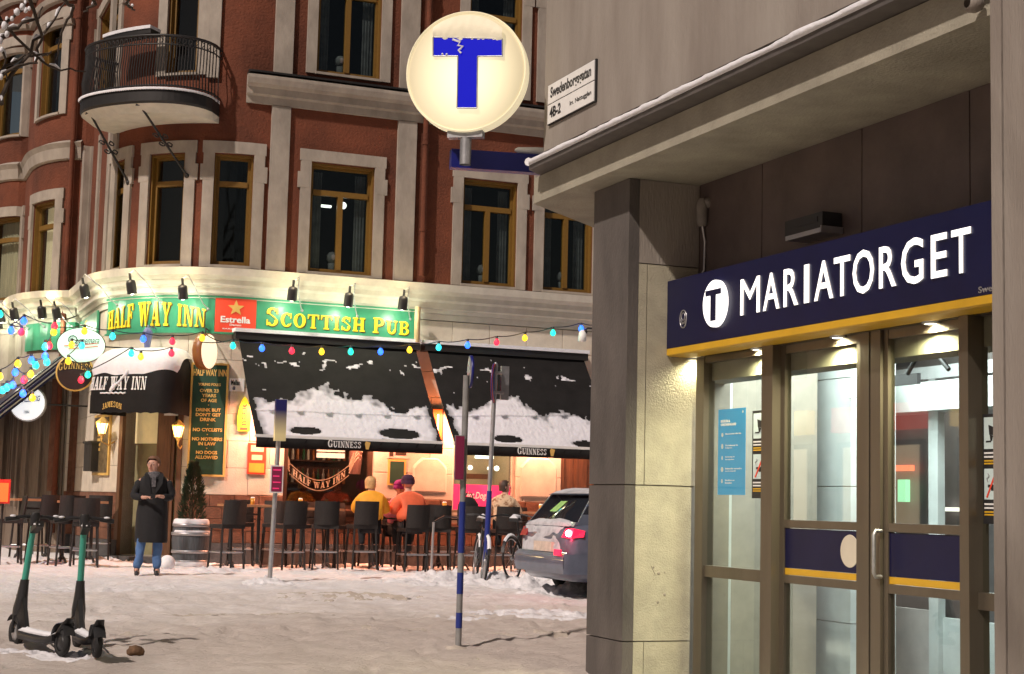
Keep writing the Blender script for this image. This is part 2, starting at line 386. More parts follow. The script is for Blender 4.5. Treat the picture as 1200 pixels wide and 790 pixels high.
def fbox(mb, s0, s1, n0, n1, z0, z1, mi=0):
    """box following the facade: s range, n depth range, z range (n0/n1 and z0/z1 ordered freely)"""
    ss = seg(s0, s1); n0, n1 = min(n0, n1), max(n0, n1); z0, z1 = min(z0, z1), max(z0, z1)
    rings = [[W(s, n0, z0), W(s, n1, z0), W(s, n1, z1), W(s, n0, z1)] for s in ss]
    mb.loft(rings, mi, True, False)
def fmold(mb, s0, s1, prof, mi=0):
    rings = [[W(s, n, z) for n, z in prof] for s in seg(s0, s1)]
    mb.loft(rings, mi, True, False)
def fwall(mb, s0, s1, z0, z1, ops, n0=-.35, n1=0.0, mi=0):
    zs = sorted(set([z0, z1]+[max(z0, min(z1, v)) for o in ops for v in o[2:4]]))
    ssx = sorted(set([s0, s1]+[max(s0, min(s1, v)) for o in ops for v in o[0:2]]))
    for a, b in zip(ssx, ssx[1:]):
        if b-a < 1e-5: continue
        c = (a+b)/2; run = None
        for z, z2 in list(zip(zs, zs[1:]))+[(None, None)]:
            hole = z is None or any(o[0] < c < o[1] and o[2] < (z+z2)/2 < o[3] for o in ops)
            if hole:
                if run: fbox(mb, a, b, n0, n1, run[0], run[1], mi); run = None
            else: run = (z, z2) if not run else (run[0], z2)
Z1 = fs(340, 320)[1]                     # first floor line, about 5.4 m
Z2 = fs(340, 106)[1]                     # second floor line
WT = fs(400, 194)[1]; WB = Z1+.06
pub = thing('pub_building', 'tall red and cream corner building with a rounded corner above the pub', 'building', (XA, YP, 0))
# ---- windows (s0, s1, z0, z1)
def sx(x, y, n=0): return fs(x, y, n)[0]
first = [(sx(362, 260), sx(437, 260), WB, WT), (sx(541, 270), sx(605, 270), WB, WT), (sx(636, 290), sx(694, 290), WB, WT), (sx(785, 290), sx(850, 290), WB, WT),
         (sx(249, 250), sx(295, 250), WB, WT), (sx(174, 250), sx(215, 250), WB, WT)]
sa = sx(146, 250); first.append((sa-.75, sa, WB, WT))
side1 = [(sx(63, 300)-1.0, sx(63, 300), WB-.1, WT-.2), (sx(22, 330)-1.2, sx(22, 330), WB, WT-.2)]
sec0 = Z2+.42
second = [(sx(371, 60), sx(446, 60), sec0, sec0+2.4), (sx(549, 60), sx(611, 60), sec0, sec0+2.4), (sx(640, 60), sx(700, 60), sec0, sec0+2.4),
          (sx(196, 60), sx(232, 60), Z2+.2, sec0+1.9), (sx(118, 50)-.1, sx(140, 50), Z2+.2, sec0+1.9)]
side2 = [(sx(70, 140)-1.0, sx(70, 140), Z2+.35, Z2+2.4), (sx(24, 150)-1.1, sx(24, 150), Z2+.35, Z2+2.4)]
TOP = 13.0; S0, S1 = -22.0, 11.0
GTOP = fs(340, 356)[1]                   # underside of the shop cornice
# ground floor openings
gw1 = (sx(332, 560), sx(437, 560), fs(400, 598)[1], 3.2)
gw2 = (sx(530, 560), sx(604, 560), fs(560, 604)[1], 3.2)
gdoor = (sx(657, 560), sx(700, 560), 0.0, 3.1)
ent = (sx(143, 560), sx(207, 560), 0.12, 3.45)
sw1 = (sx(90, 500)-.02, sx(101, 500), .95, 3.4); 
ground = [gw1, gw2, gdoor, ent]
mb = MB(); fwall(mb, S0, S1, Z1-.02, Z2+.1, first+side1); fwall(mb, S0, S1, Z2+.1, TOP, second+side2)
mb.build('upper_wall', 'red', pub)
mb = MB(); fwall(mb, S0, S1, 0, Z1-.02, ground, -.35, -.03); mb.build('ground_floor_wall', 'joint', pub)
mb = MB(); fbox(mb, S0, S1, -2.62, -2.5, 0, TOP); fbox(mb, S0, S1, -2.5, -.36, Z1-.3, Z1-.1); fbox(mb, S0, S1, -2.5, -.36, Z2-.2, Z2)
fbox(mb, S1, S1+.2, -2.6, -.02, 0, TOP)
mb.build('dark_room', 'dark', pub)
mb = MB(); mb.add([W(s, n, TOP) for s in (S0, -8, -4, -2, 0, S1) for n in (.5, -2.6)], [(2*i, 2*i+1, 2*i+3, 2*i+2) for i in range(5)]); mb.build('roof', 'iron', pub)

# ---- shop cornice and upper cornice
prof = [(.0, GTOP), (.10, GTOP), (.12, GTOP+.07), (.18, GTOP+.09), (.19, GTOP+.2), (.26, GTOP+.24), (.27, GTOP+.33), (.36, GTOP+.40), (.38, Z1-.04), (.0, Z1+.015)]
mb = MB(); fmold(mb, S0, S1, prof); fbox(mb, S0, S1, -.03, .06, GTOP-.12, GTOP-.003); mb.build('shop_cornice', 'cornice', pub)
sc0 = sx(290, 80)
prof = [(.0, Z2-.33), (.07, Z2-.33), (.09, Z2-.2), (.16, Z2-.17), (.18, Z2-.05), (.27, Z2), (.30, Z2+.1), (.30, Z2+.16), (.0, Z2+.2)]
mb = MB(); fmold(mb, sc0, S1, prof); mb.build('upper_cornice', 'trim', pub)
mb = MB(); fbox(mb, sc0, S1, 0, .315, Z2+.2, Z2+.235); mb.build('cornice_flashing', 'iron', pub)
# string course round the bow bays
zz = Z2-.35
prof = [(.0, zz-.35), (.06, zz-.32), (.10, zz-.1), (.16, zz), (.0, zz+.08)]
mb = MB(); fmold(mb, S0, sx(95, 200), prof); mb.build('bay_cornice', 'trim', pub)
for h in (11.2, 11.75, 12.4):
    mb = MB(); fmold(mb, S0, sx(86, 60), [(0, h-.12), (.1, h-.1), (.14, h), (0, h+.03)]); mb.build('bay_cornice', 'trim', pub)
# ---- pilasters
for (xa, xb, y) in ((311, 333, 310), (461, 483, 300)):
    a, b = sx(xa, y), sx(xb, y)
    mb = MB(); fbox(mb, a, b, 0, .07, Z1+.02, Z2-.34); mb.build('pilaster', 'trim', pub)
    mb = MB(); fbox(mb, a, b, 0, .07, Z2+.24, TOP-.2); mb.build('pilaster', 'trim', pub)
a = sx(262, 90)
mb = MB(); fbox(mb, a-.3, a-.08, 0, .07, Z2+.1, TOP-.2); mb.build('pilaster', 'trim', pub)
for x in (136, 128, 116, 106):
    a = sx(x, 250); mb = MB(); fbox(mb, a-.28, a-.03, 0, .05, Z1+.02, Z2-.4); mb.build('pilaster', 'trim', pub)
a = sx(138, 20); mb = MB(); fbox(mb, a-.5, a-.15, 0, .08, Z2+1.3, TOP-.2); mb.build('pilaster', 'trim', pub)

# ---- upper windows
M['dimcloth'] = mat('grey_cloth', (.10, .10, .10), .9, .3, 5)
def window(o, kind='double', sur=.2, name='window', room=None, trans=.26):
    s0, s1, z0, z1 = o; ft = .085
    mb = MB()   # plaster surround with small ears
    fbox(mb, s0-sur, s0, 0, .05, z0-.04, z1+.02); fbox(mb, s1, s1+sur, 0, .05, z0-.04, z1+.02)
    fbox(mb, s0-sur-.02, s1+sur+.02, 0, .052, z1+.02, z1+sur+.04)
    fbox(mb, s0-sur-.05, s0-.03, 0, .054, z1-.5, z1-.2); fbox(mb, s1+.03, s1+sur+.05, 0, .054, z1-.5, z1-.2)
    win = mb.build(name, 'trim', pub)
    mb = MB(); n0, n1 = -.2, -.12
    zt = z1-(z1-z0)*trans
    fbox(mb, s0, s0+ft, n0, n1, z0, z1); fbox(mb, s1-ft, s1, n0, n1, z0, z1)
    fbox(mb, s0+ft, s1-ft, n0, n1, z1-ft, z1); fbox(mb, s0+ft, s1-ft, n0, n1, z0, z0+ft)
    fbox(mb, s0+ft, s1-ft, n0, n1+.02, zt-.05, zt+.05)
    fbox(mb, s0-.001, s0+.035, -.12, -.03, z0, z1); fbox(mb, s1-.035, s1+.001, -.12, -.03, z0, z1); fbox(mb, s0+.035, s1-.035, -.12, -.03, z1-.035, z1)
    if kind == 'double':
        c = (s0+s1)/2; fbox(mb, c-.05, c+.05, n0, n1+.02, z0+ft, zt-.05)
    mb.build('window_frame', 'ochre', win)
    cells = [(s0+ft, s1-ft, zt+.05, z1-ft)]
    if kind == 'double': cells += [(s0+ft, c-.05, z0+ft, zt-.05), (c+.05, s1-ft, z0+ft, zt-.05)]
    else: cells += [(s0+ft, s1-ft, z0+ft, zt-.05)]
    for a, b, c0, c1 in cells:
        m2 = MB(); fbox(m2, a+.001, b-.001, -.165, -.158, c0+.001, c1-.001); m2.build('pane', 'glass', win)
        # thin inner beading
    if kind == 'double' and room is None:
        for a, b in ((s0+.09, s0+.30), (s1-.30, s1-.09)):
            m2 = MB(); m2.loft([[W(a+(b-a)*i/10, -.28+.02*math.sin(i*2.2), z0+.1), W(a+(b-a)*i/10, -.28+.02*math.sin(i*2.2), z1-.12)] for i in range(11)], 0, False, True, close=False); m2.build('side_curtain', 'dimcloth', win)
        m2 = MB(); p_ = W(s0+.55, -.26, z0+.06); m2.lathe([(.07, 0), (.09, .16), (.001, .16)], 10, c=p_); m2.sphere(p_+Vector((0, 0, .27)), .12, 8); m2.build('pot_plant', 'dimcloth', win)
    if room: 
        m2 = MB(); ss = [s0+.05+i*(s1-s0-.1)/24 for i in range(25)]
        rings = [[W(s, -.30+.02*math.sin(i*1.9), z0+.05), W(s, -.30+.02*math.sin(i*1.9), z1-.05)] for i, s in enumerate(ss)]
        m2.loft(rings, 0, False, True, close=False); m2.build('curtain', room, win)
    m2 = MB(); fbox(m2, s0-.02, s1+.02, -.11, .08, z0-.05, z0-.003); m2.build('window_sill', 'trim', win)
    return win
for i, o in enumerate(first): window(o, 'double' if i < 4 else 'single')
for i, o in enumerate(second): window(o, 'double' if i < 3 else 'single', trans=.33 if i < 3 else .2)
M['litcurtain'] = mat('lit_curtain', (0.7, 0.55, 0.36), 0.9, 0.2, 3, stretch=(14, 14, .6), emit=(0.85, .6, .33), estr=.35)
window(side1[0], 'single', room='litcurtain'); window(side1[1], 'single', room='curtain')
for o in side2: window(o, 'single')
# glowing box and ball standing in for street lamp reflections in the first floor window
mb = MB(); a = fs(383, 240, -.4); mb.box(W(a[0]-.1, -.5, a[1]-.04), W(a[0]+.1, -.42, a[1]+.0)); 
a = fs(402, 241, -.5); mb.sphere(W(a[0], -.5, a[1]), .07)
mb.build('room_lamp', glow('room_lamp_glow', (1, .95, .85), 2.2), pub)
# ---- downpipes
def downpipe(x, y, zt, zb, m_, nn=.13):
    s = sx(x, y, nn); mb = MB(); mb.tube([W(s, nn, zt), W(s, nn, zb+.1)], .055, 10)
    for z in (zb+1, zb+2.7, zt-1.5): 
        if z < zt: mb.tube([W(s, nn, z-.03), W(s, nn, z+.03)], .07, 10)
    return mb.build('downpipe', m_, pub)
downpipe(496, 260, TOP-.3, Z1+.02, M['red'])
M['pipe'] = mat('cream_pipe_paint', (0.5, 0.36, 0.2), .6, .1)
downpipe(489, 380, Z1-.5, 4.12, 'pipe', .3)
downpipe(81, 250, TOP-.3, 0.3, M['red'])

# ---- ground floor blocks: each its own piece
def unit_block(mname, w_, h_, d_, ch=.008):
    mb = MB()
    x, z = w_/2, h_/2
    mb.loft([[Vector((-x, 0, -z)), Vector((x, 0, -z)), Vector((x, 0, z)), Vector((-x, 0, z))],
             [Vector((-x, -d_+ch, -z)), Vector((x, -d_+ch, -z)), Vector((x, -d_+ch, z)), Vector((-x, -d_+ch, z))],
             [Vector((-x+ch, -d_, -z+ch)), Vector((x-ch, -d_, -z+ch)), Vector((x-ch, -d_, z-ch)), Vector((-x+ch, -d_, z-ch))]], 0, True, False)
    me = bpy.data.meshes.new(mname); me.from_pydata(mb.v, [], mb.f); me.update(); return me
_bm = {}
def block(name, s0, s1, z0, z1, depth, m_, gap=.004, n=-.029):
    if s0 < -.001:
        mb = MB(); fbox(mb, s0+gap, s1-gap, n, n+depth, z0+gap, z1-gap); return mb.build(name, m_, pub)
    key = (name, round(s1-s0, 3), round(z1-z0, 3), depth, m_)
    if key not in _bm:
        me = unit_block(name, s1-s0-2*gap, z1-z0-2*gap, depth); me.materials.append(M[m_]); _bm[key] = me
    o = bpy.data.objects.new(name, _bm[key]); COL.objects.link(o); o.parent = pub
    c = (s0+s1)/2; p = W(c, n, (z0+z1)/2); d = wdir(c)
    o.location = p-world_loc(pub); o.rotation_euler = (0, 0, math.atan2(d.y, d.x)); return o
def blocks(name, s0, s1, z0, z1, ops, rows, bw, depth, m_, jitter=0):
    h = (z1-z0)/rows
    for r_ in range(rows):
        za, zb = z0+r_*h, z0+(r_+1)*h
        free = [(s0, s1)]
        for o in ops:
            if o[3] <= za+.02 or o[2] >= zb-.02: continue
            nf = []
            for a, b in free:
                if o[1] <= a or o[0] >= b: nf.append((a, b)); continue
                if o[0] > a: nf.append((a, o[0]))
                if o[1] < b: nf.append((o[1], b))
            free = nf
        for a, b in free:
            k0 = a; off = (bw/2 if r_ % 2 else 0)
            g = math.floor((a-off)/bw)*bw+off+bw
            cuts = [a]
            while g < b-.001:
                if g-cuts[-1] > .12 and b-g > .12: cuts.append(g)
                g += bw
            cuts.append(b)
            for c, d in zip(cuts, cuts[1:]): block(name, c, d, za, zb, depth+(rnd.random()*jitter), m_)
PT = fs(390, 583)[1]       # top of brown plinth
blocks('plinth_block', -6.6, 7.2, .38, PT, ground, 4, .44, .075, 'plinth')
blocks('granite_block', -6.6, 7.2, -.05, .38, ground, 1, .9, .10, 'plinthlow')
blocks('ashlar_block', -6.6, 7.2, PT, GTOP-.13, [gw1, gw2, gdoor, ent], 7, .78, .055, 'ashlar')
# coloured shopfront strips on the side street
mb = MB()
fbox(mb, -11, -6.65, -.03, .05, 3.5, GTOP-.13, 0); mb.build('side_wall', 'trim', pub)
mb = MB(); fbox(mb, -11, -6.65, -.03, .03, .0, 3.5, 0)
for i in range(9): fbox(mb, -6.8-i*.45, -6.7-i*.45, .03, .1, .9, 3.4)
mb.build('side_shopfront', mat('drab_shopfront', (.17, .13, .10), .7, .4, 4, .2, 20, stretch=(6, 6, .4)), pub)

# ---- ground floor window 1: dark bar window with ribbon lettering
def gframe(o, m_, ft=.09, extra=(), nm='shop_window'):
    s0, s1, z0, z1 = o; mb = MB(); n0, n1 = -.16, -.06
    fbox(mb, s0, s0+ft, n0, n1, z0, z1); fbox(mb, s1-ft, s1, n0, n1, z0, z1); fbox(mb, s0+ft, s1-ft, n0, n1, z1-ft, z1); fbox(mb, s0+ft, s1-ft, n0, n1+.03, z0, z0+ft)
    for e in extra: fbox(mb, e[0], e[1], n0, n1, e[2], e[3])
    return mb.build(nm, m_, pub)
shop1 = gframe(gw1, 'wood')
m2 = MB(); fbox(m2, gw1[0]+.091, gw1[1]-.091, -.12, -.11, gw1[2]+.091, gw1[3]-.091); m2.build('pane', 'glass', shop1)
mb = MB(); fbox(mb, gw1[0]-.02, gw1[1]+.02, -.029, .08, PT-.36, gw1[2]-.001); fbox(mb, gw1[0]-.02, gw1[1]+.02, .08, .12, gw1[2]-.06, gw1[2]-.001); mb.build('window_stall_panel', 'wood', pub)
shop2 = gframe(gw2, 'ashlar', .05)
m2 = MB(); fbox(m2, gw2[0]+.051, gw2[1]-.051, -.12, -.11, gw2[2]+.051, gw2[3]-.051); m2.build('pane', 'glass', shop2)
# interiors: a lit bar room behind each window
M['barwall'] = mat('bar_room_wall', (0.10, 0.04, 0.025), .8, .4, 3)
M['palewall'] = mat('pale_room_wall', (0.6, 0.5, 0.36), .8, .1, 3)
mb = MB(); fbox(mb, gw1[0]-.4, gw1[1]+.4, -2.2, -2.1, .3, 3.5); fbox(mb, gw1[0]-.5, gw1[0]-.4, -2.2, -.37, .3, 3.5); fbox(mb, gw1[1]+.4, gw1[1]+.5, -2.2, -.37, .3, 3.5); fbox(mb, gw1[0]-.5, gw1[1]+.5, -2.2, -.37, .2, .3); fbox(mb, gw1[0]-.5, gw1[1]+.5, -2.2, -.37, 3.4, 3.5)
for z in (1.5, 1.95, 2.4): fbox(mb, gw1[0]+.1, gw1[1]-.1, -2.1, -1.85, z, z+.03)
bar = mb.build('bar_room', 'barwall', pub)
mb = MB()
for z in (1.53, 1.98, 2.43):
    for i in range(16):
        p = W(gw1[0]+.15+i*.105+rnd.random()*.02, -1.97, z); mb.lathe([(.03, 0), (.032, .16), (.012, .22), (.012, .28)], 8, i % 3, c=p)
mb.build('bottles', [mat('amber_bottle', (.35, .12, .03), .2, 0), mat('green_bottle', (.03, .12, .05), .2, 0), mat('clear_bottle', (.5, .45, .4), .2, 0)], bar)['kind'] = 'stuff'
mb = MB(); a = fs(416, 555, -.35); mb.lathe([(.10, 0), (.13, .3), (.12, .55), (.06, .75), (.09, .85), (.04, .98)], 12, c=W(a[0], -.35, 1.7)); mb.build('window_bust', mat('pink_plaster', (.6, .25, .2), .7, .1), pub)
mb = MB(); fbox(mb, gw2[0]-.4, gw2[1]+.4, -2.2, -2.1, .3, 3.5); fbox(mb, gw2[0]-.5, gw2[0]-.4, -2.2, -.37, .3, 3.5); fbox(mb, gw2[1]+.4, gw2[1]+.5, -2.2, -.37, .3, 3.5); fbox(mb, gw2[0]-.5, gw2[1]+.5, -2.2, -.37, .2, .3); fbox(mb, gw2[0]-.5, gw2[1]+.5, -2.2, -.37, 3.4, 3.5)
mb.build('pale_room', 'palewall', pub)
mb = MB()
for (x, y, r_) in ((551, 548, .05), (573, 549, .04), (582, 549, .055), (528, 545, .03)):
    a = fs(x, y, -1.2); mb.sphere(W(a[0], -1.2, a[1]), r_)
a = fs(565, 535, -1.2); b = fs(576, 535, -1.2); fbox(mb, a[0]-.12, b[0]+.05, -1.3, -1.2, a[1]-.04, a[1]+.05)
mb.build('room_lamp', glow('warm_bulbs', (1, .93, .8), 3.0), pub)
mb = MB(); a = fs(389, 528, -.8); fbox(mb, a[0]-.26, a[0]+.26, -.95, -.8, a[1]-.02, a[1]+.05); fbox(mb, a[0]-.26, a[0]+.26, -.95, -.8, a[1]-.14, a[1]-.05); mb.build('room_lamp', glow('striped_lamp', (1, .55, .35), 2.2), pub)
lamp('bar_room_light', 'POINT', W((gw1[0]+gw1[1])/2, -1.2, 2.9), 14, (1, .6, .35), .2)
lamp('pale_room_light', 'POINT', W((gw2[0]+gw2[1])/2, -1.2, 3.0), 38, (1, .85, .6), .2)
# pink poster in the second window
pk = thing('window_poster', 'bright pink poster with white script in the lower half of the lit window', 'poster', W((gw2[0]+gw2[1])/2, -.09, 1.5))
a, b = sx(527, 580), sx(598, 580); z0, z1 = fs(560, 598)[1], fs(560, 568)[1]
M['pink'] = mat('pink_poster_print', (.75, .04, .16), .4, .08, emit=(.9, .04, .2), estr=.3)
mb = MB(); fbox(mb, gw2[0]+.06, gw2[1]-.06, -.105, -.098, z0, z1); mb.build('poster_sheet', 'pink', pk)
mb = MB(); u0, u1 = fs(546, 586)[0], fs(574, 586)[0]; zc = fs(560, 587)[1]
add_text(mb, 'Hot.Dogs', lambda u, v, d: W(u0+(u1-u0)*u, -.098+d, zc+.17*v), .004, .01, 0, .25); mb.build('poster_lettering', 'white', pk)
# small sign boards seen in the right window
mb = MB(); a = fs(546, 558, -.5); b = fs(575, 558, -.5); fbox(mb, a[0], b[0], -.52, -.5, a[1]-.05, a[1]+.05); mb.build('room_board', 'midwood', pub)
# ribbon lettering on window 1
rb = thing('window_ribbon_sign', 'cream scroll reading HALF WAY INN painted across the dark bar window', 'sign', W((gw1[0]+gw1[1])/2, -.1, 2.0))
u0, zc = fs(341, 545); u1, _ = fs(411, 549)
def rib(u, v, d): return W(u0+(u1-u0)*u, -.105+d, zc-.06-.30*math.sin(PI*u)+.0*v+.19*(v-.5))
mb = MB()
for v0 in (0, 1.0):
    mb.loft([[rib(i/24, v0-.04, 0), rib(i/24, v0+.04, 0), rib(i/24, v0+.04, .006), rib(i/24, v0-.04, .006)] for i in range(25)], 0, True, False)
for e, sg in ((0, -1), (1, 1)):
    for k in range(3):
        mb.tube([rib(e, .2+.3*k, .004), rib(e+sg*.08, .9+.3*k, .004), rib(e+sg*.15, 1.1+.4*k, .004), rib(e+sg*(.18+.02*k), .7+.3*k, .004)], .012, 5)
mb.tube([rib(0, 1.0, .004), rib(-.07, 1.9, .004)], .012, 5); mb.tube([rib(1, 1.0, .004), rib(1.07, 1.9, .004)], .012, 5)
mb.build('ribbon_outline', mat('cream_paint', (.30, .22, .15), .5, .05), rb)
mb = MB(); add_serif(mb, 'HALF WAY INN', lambda u, v, d: rib(.06+.88*u, .2+.6*v, d), .005); mb.build('ribbon_lettering', mat('cream_letter', (.38, .29, .20), .5, .05), rb)
# door at the far right: panelled brown
mb = MB(); s0, s1, _, zt = gdoor
fbox(mb, s0, s1, -.2, -.12, 0, zt); 
for i in range(3): fbox(mb, s0+.05+i*.32, s0+.30+i*.32, -.12, -.095, 1.2, 2.3)
fbox(mb, s0, s0+.08, -.12, -.02, 0, zt); mb.build('side_door', 'midwood', pub)
# ---- entrance recess
s0, s1, _, zt = ent
mb = MB(); fbox(mb, s0, s1, -.34, -.29, .1, zt); mb.build('entrance_back_wall', mat('olive_door_paint', (.22, .20, .11), .6, .25, 3), pub)
a, b = sx(146, 480), sx(178, 480)
mb = MB(); fbox(mb, a+.02, b, -.285, -.26, fs(160, 519)[1], zt-.1)
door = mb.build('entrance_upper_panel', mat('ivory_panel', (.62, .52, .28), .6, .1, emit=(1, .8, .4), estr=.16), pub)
mb = MB(); fbox(mb, b+.01, sx(201, 480), -.28, -.2, .1, zt); fbox(mb, b+.05, sx(197, 480), -.2, -.18, .4, 1.2); fbox(mb, b+.05, sx(197, 480), -.2, -.18, 1.4, 2.5); mb.build('entrance_door', 'midwood', pub)
mb = MB(); fbox(mb, s0-.09, s0, -.35, .05, .1, zt); fbox(mb, s1, s1+.09, -.35, .05, .1, zt); fbox(mb, s0-.09, s1+.09, -.35, .05, zt, zt+.1); mb.build('entrance_frame', 'midwood', pub)
mb = MB(); fbox(mb, s0-.1, s1+.1, -.35, .35, -.02, .1); mb.build('doorstep', 'plinthlow', pub)
mb = MB(); p = fs(196, 483, .05); fbox(mb, p[0]-.18, p[0]+.12, -.178, -.168, p[1]-.05, p[1]+.05); mb.build('door_notice', 'white', pub)
# notice board between windows, panel right of window 2
nb = thing('notice_board', 'small dark green framed menu board with a white slip above it between the two windows', 'notice board', W(fs(466, 550)[0], .03, fs(466, 550)[1]))
a, zt_ = fs(455, 538, .05); b, zb_ = fs(475, 569, .05)
mb = MB(); fbox(mb, a, b, .03, .055, zb_, zt_); mb.build('board_frame', 'gold', nb)
mb = MB(); fbox(mb, a+.04, b-.04, .055, .062, zb_+.04, zt_-.04); mb.build('board_panel', 'dkgreen', nb)
mb = MB(); fbox(mb, a-.02, b+.05, .03, .045, zt_+.02, zt_+.22); mb.build('paper_slip', mat('pinkish_paper', (.7, .5, .42), .6, .05), nb)
mb = MB(); fbox(mb, a+.02, a+.1, .045, .05, zt_+.05, zt_+.14); fbox(mb, a+.14, b, .045, .05, zt_+.08, zt_+.14); mb.build('slip_print', 'wood', nb)
# moulded stucco panels beside window 2
def molded(x0, x1, y0, y1):
    a, z1_ = fs(x0, y0, .03); b, z0_ = fs(x1, y1, .03); z1_ = min(z1_, 3.0); r_ = .06; q = .18
    outer = [(a, z0_), (b, z0_), (b, z1_-q), (b-q*.4, z1_-q*.5), (b-q, z1_), (a+q, z1_), (a+q*.4, z1_-q*.5), (a, z1_-q)]
    mb = MB(); n_ = len(outer)
    vs = [W(p[0], .026, p[1]) for p in outer]+[W(p[0]+(.03 if p[0] < (a+b)/2 else -.03), .056, p[1]+(.03 if p[1] < (z0_+z1_)/2 else -.03)) for p in outer]
    mb.add(vs, [(i, (i+1) % n_, n_+(i+1) % n_, n_+i) for i in range(n_)]+[tuple(range(n_, 2*n_))]); mb.build('stucco_panel', 'ashlar', pub)
molded(610, 652, 536, 584); molded(484, 523, 536, 578)
# ================================================================ BALCONY (part of the building)
bz = fs(180, 128, .6)[1]
ba, bb = sx(84, 120, .9), sx(253, 110, .6)
def bal(t):     # outline of the bowed slab: t 0..1 along, returns (s, n)
    s = ba+(bb-ba)*t; n = 1.15*(1-abs(2*t-1)**3.2)**.55
    return s, max(.02, n)
bzu = fs(110, 120, 1.0)[1]
BZ = (bz+bzu)/2-.05
def bring(n_off, z, k=36):
    out = []
    for i in range(k+1):
        s, n = bal(i/k); out.append(W(s, max(.01, n+n_off), z))
    return out
mb = MB()
low, mid_, up_ = bring(-.25, BZ-.16), bring(-.03, BZ-.04), bring(0, BZ)
up2 = bring(0, BZ+.2); back = [W(bal(i/36)[0], 0, BZ+.2) for i in range(37)]; back0 = [W(bal(i/36)[0], 0, BZ-.16) for i in range(37)]
mb.loft([back0, low, mid_], 0, False, False, close=False); mb.loft([mid_, up_, up2, back], 1, False, False, close=False)
bc = mb.build('balcony', ['cornice', 'iron'], pub)
mb = MB(); mb.loft([bring(.03, BZ+.2), bring(.05, BZ+.24), bring(-.15, BZ+.27), bring(-.5, BZ+.2)], 0, False, True, close=False); mb.build('balcony_snow', 'snow', bc)
mb = MB()
rt_ = BZ+1.22
for z, r_ in ((rt_, .028), (rt_-.16, .014), (BZ+.3, .018)): mb.tube(bring(-.06, z, 40), r_, 6)
mb.build('balcony_rail', 'iron', bc)
mb = MB()
for i in range(74):
    t = (i+.5)/74; s, n = bal(t); n = max(.03, n-.06); p = W(s, n, BZ+.2)
    q = W(s, n+(.05*math.sin(PI*.5)), BZ+.55)
    mb.tube([p, q, W(s, n, BZ+.9), W(s, n, rt_)], .011, 4)
    if i % 2: mb.tube([W(s, n, rt_-.16), W(s+.05, n, rt_-.09), W(s, n, rt_-.02)], .008, 4)
mb.build('railing_bars', 'iron', bc)['kind'] = 'stuff'
for (t, xe, ye) in ((.26, 150, 214), (.62, 219, 206), (.93, 262, 150)):
    s, n = bal(t); a, z = fs(xe, ye, .05)
    p0 = W(s, n-.12, BZ-.02); p1 = W(a, .04, z)
    if t > .9: continue
    mb = MB(); mb.tube([p0, p0.lerp(p1, .5), p1], .022, 6); mb.box(p0-Vector((.06, .06, .05)), p0+Vector((.06, .06, .06)))
    c = p0.lerp(p1, .5); dd = (p1-p0).normalized(); side = Vector((1, 0, 0))
    for k in range(4):
        a0 = k*PI/2; cen = c+dd*(.09 if k < 2 else -.09)+side*(.08 if k % 2 else -.08)
        mb.tube([cen+side*.055*math.cos(j*.8+a0)*(1-j*.06)+dd*.055*math.sin(j*.8+a0)*(1-j*.06) for j in range(9)], .014, 5)
    mb.sphere(p1, .05, 8); mb.build('scroll_brace', 'iron', bc)
# planter shelf and a dark awning frame on the balcony
mb = MB(); s, n = bal(.33); a0_, zz0 = fs(127, 44, .5); a1_, _ = fs(180, 42, .5)
fbox(mb, a0_, a1_, .3, .6, zz0-.12, zz0-.03, 0); fbox(mb, a0_, a1_, .28, .62, zz0-.03, zz0+.03, 1); mb.build('planter_shelf', ['iron', 'snow'], bc)

# ================================================================ SIGNBOARD
st, sb_ = fs(487, 365, .1)[1], fs(487, 403, .1)[1]
sL, sR = sx(126, 370, .1), sx(487, 380, .1)
e0, e1 = sx(252, 370, .1), sx(300, 370, .1)
sgn = thing('pub_signboard', 'long green fascia sign reading HALF WAY INN SCOTTISH PUB with a red panel between', 'sign', W(0, .05, st))
mb = MB(); fbox(mb, sL, e0-.005, .0275, .1, sb_, st); fbox(mb, e1+.005, sR, .0275, .1, sb_, st); mb.build('green_board', 'green', sgn)
mb = MB(); fbox(mb, sL-.02, sR+.02, .0275, .13, st+.003, st+.035); fbox(mb, sL-.02, sR+.02, .0275, .13, sb_-.035, sb_-.003); mb.build('board_edging', 'green', sgn)
mb = MB(); fbox(mb, e0, e1, .0275, .105, sb_, st); ep = mb.build('red_panel', 'signred', sgn)
H_ = st-sb_
mb = MB(); cs = (e0+e1)/2; cz = sb_+H_*.72
star = []
for i in range(10):
    r_ = H_*.24 if i % 2 == 0 else H_*.10; a = PI/2+i*PI/5; star.append((cs+r_*math.cos(a), cz+r_*math.sin(a)))
vs = [W(p[0], .118, p[1]) for p in star]+[W(p[0], .105, p[1]) for p in star]+[W(cs, .122, cz)]
mb.add(vs, [(i, (i+1) % 10, 20) for i in range(10)]+[(i, 10+i, 10+(i+1) % 10, (i+1) % 10) for i in range(10)]); mb.build('gold_star', 'gold', ep)
def band(sA, sB, zA, zB, n): return lambda u, v, d: W(sA+(sB-sA)*u, n+d, zA+(zB-zA)*v)
mb = MB(); add_text(mb, 'Estrella', band(e0+.1, e1-.1, sb_+H_*.28, sb_+H_*.47, .105), .012, .025)
add_text(mb, 'Damm', band(cs-.1, cs+.1, sb_+H_*.19, sb_+H_*.25, .105), .008, .02)
add_text(mb, 'BARCELONA', band(e0+.14, e1-.14, sb_+H_*.08, sb_+H_*.12, .105), .006, .01); mb.build('panel_lettering', 'white', ep)
M['shade_let'] = mat('dark_letter_shade', (.10, .06, .01), .5, .1)
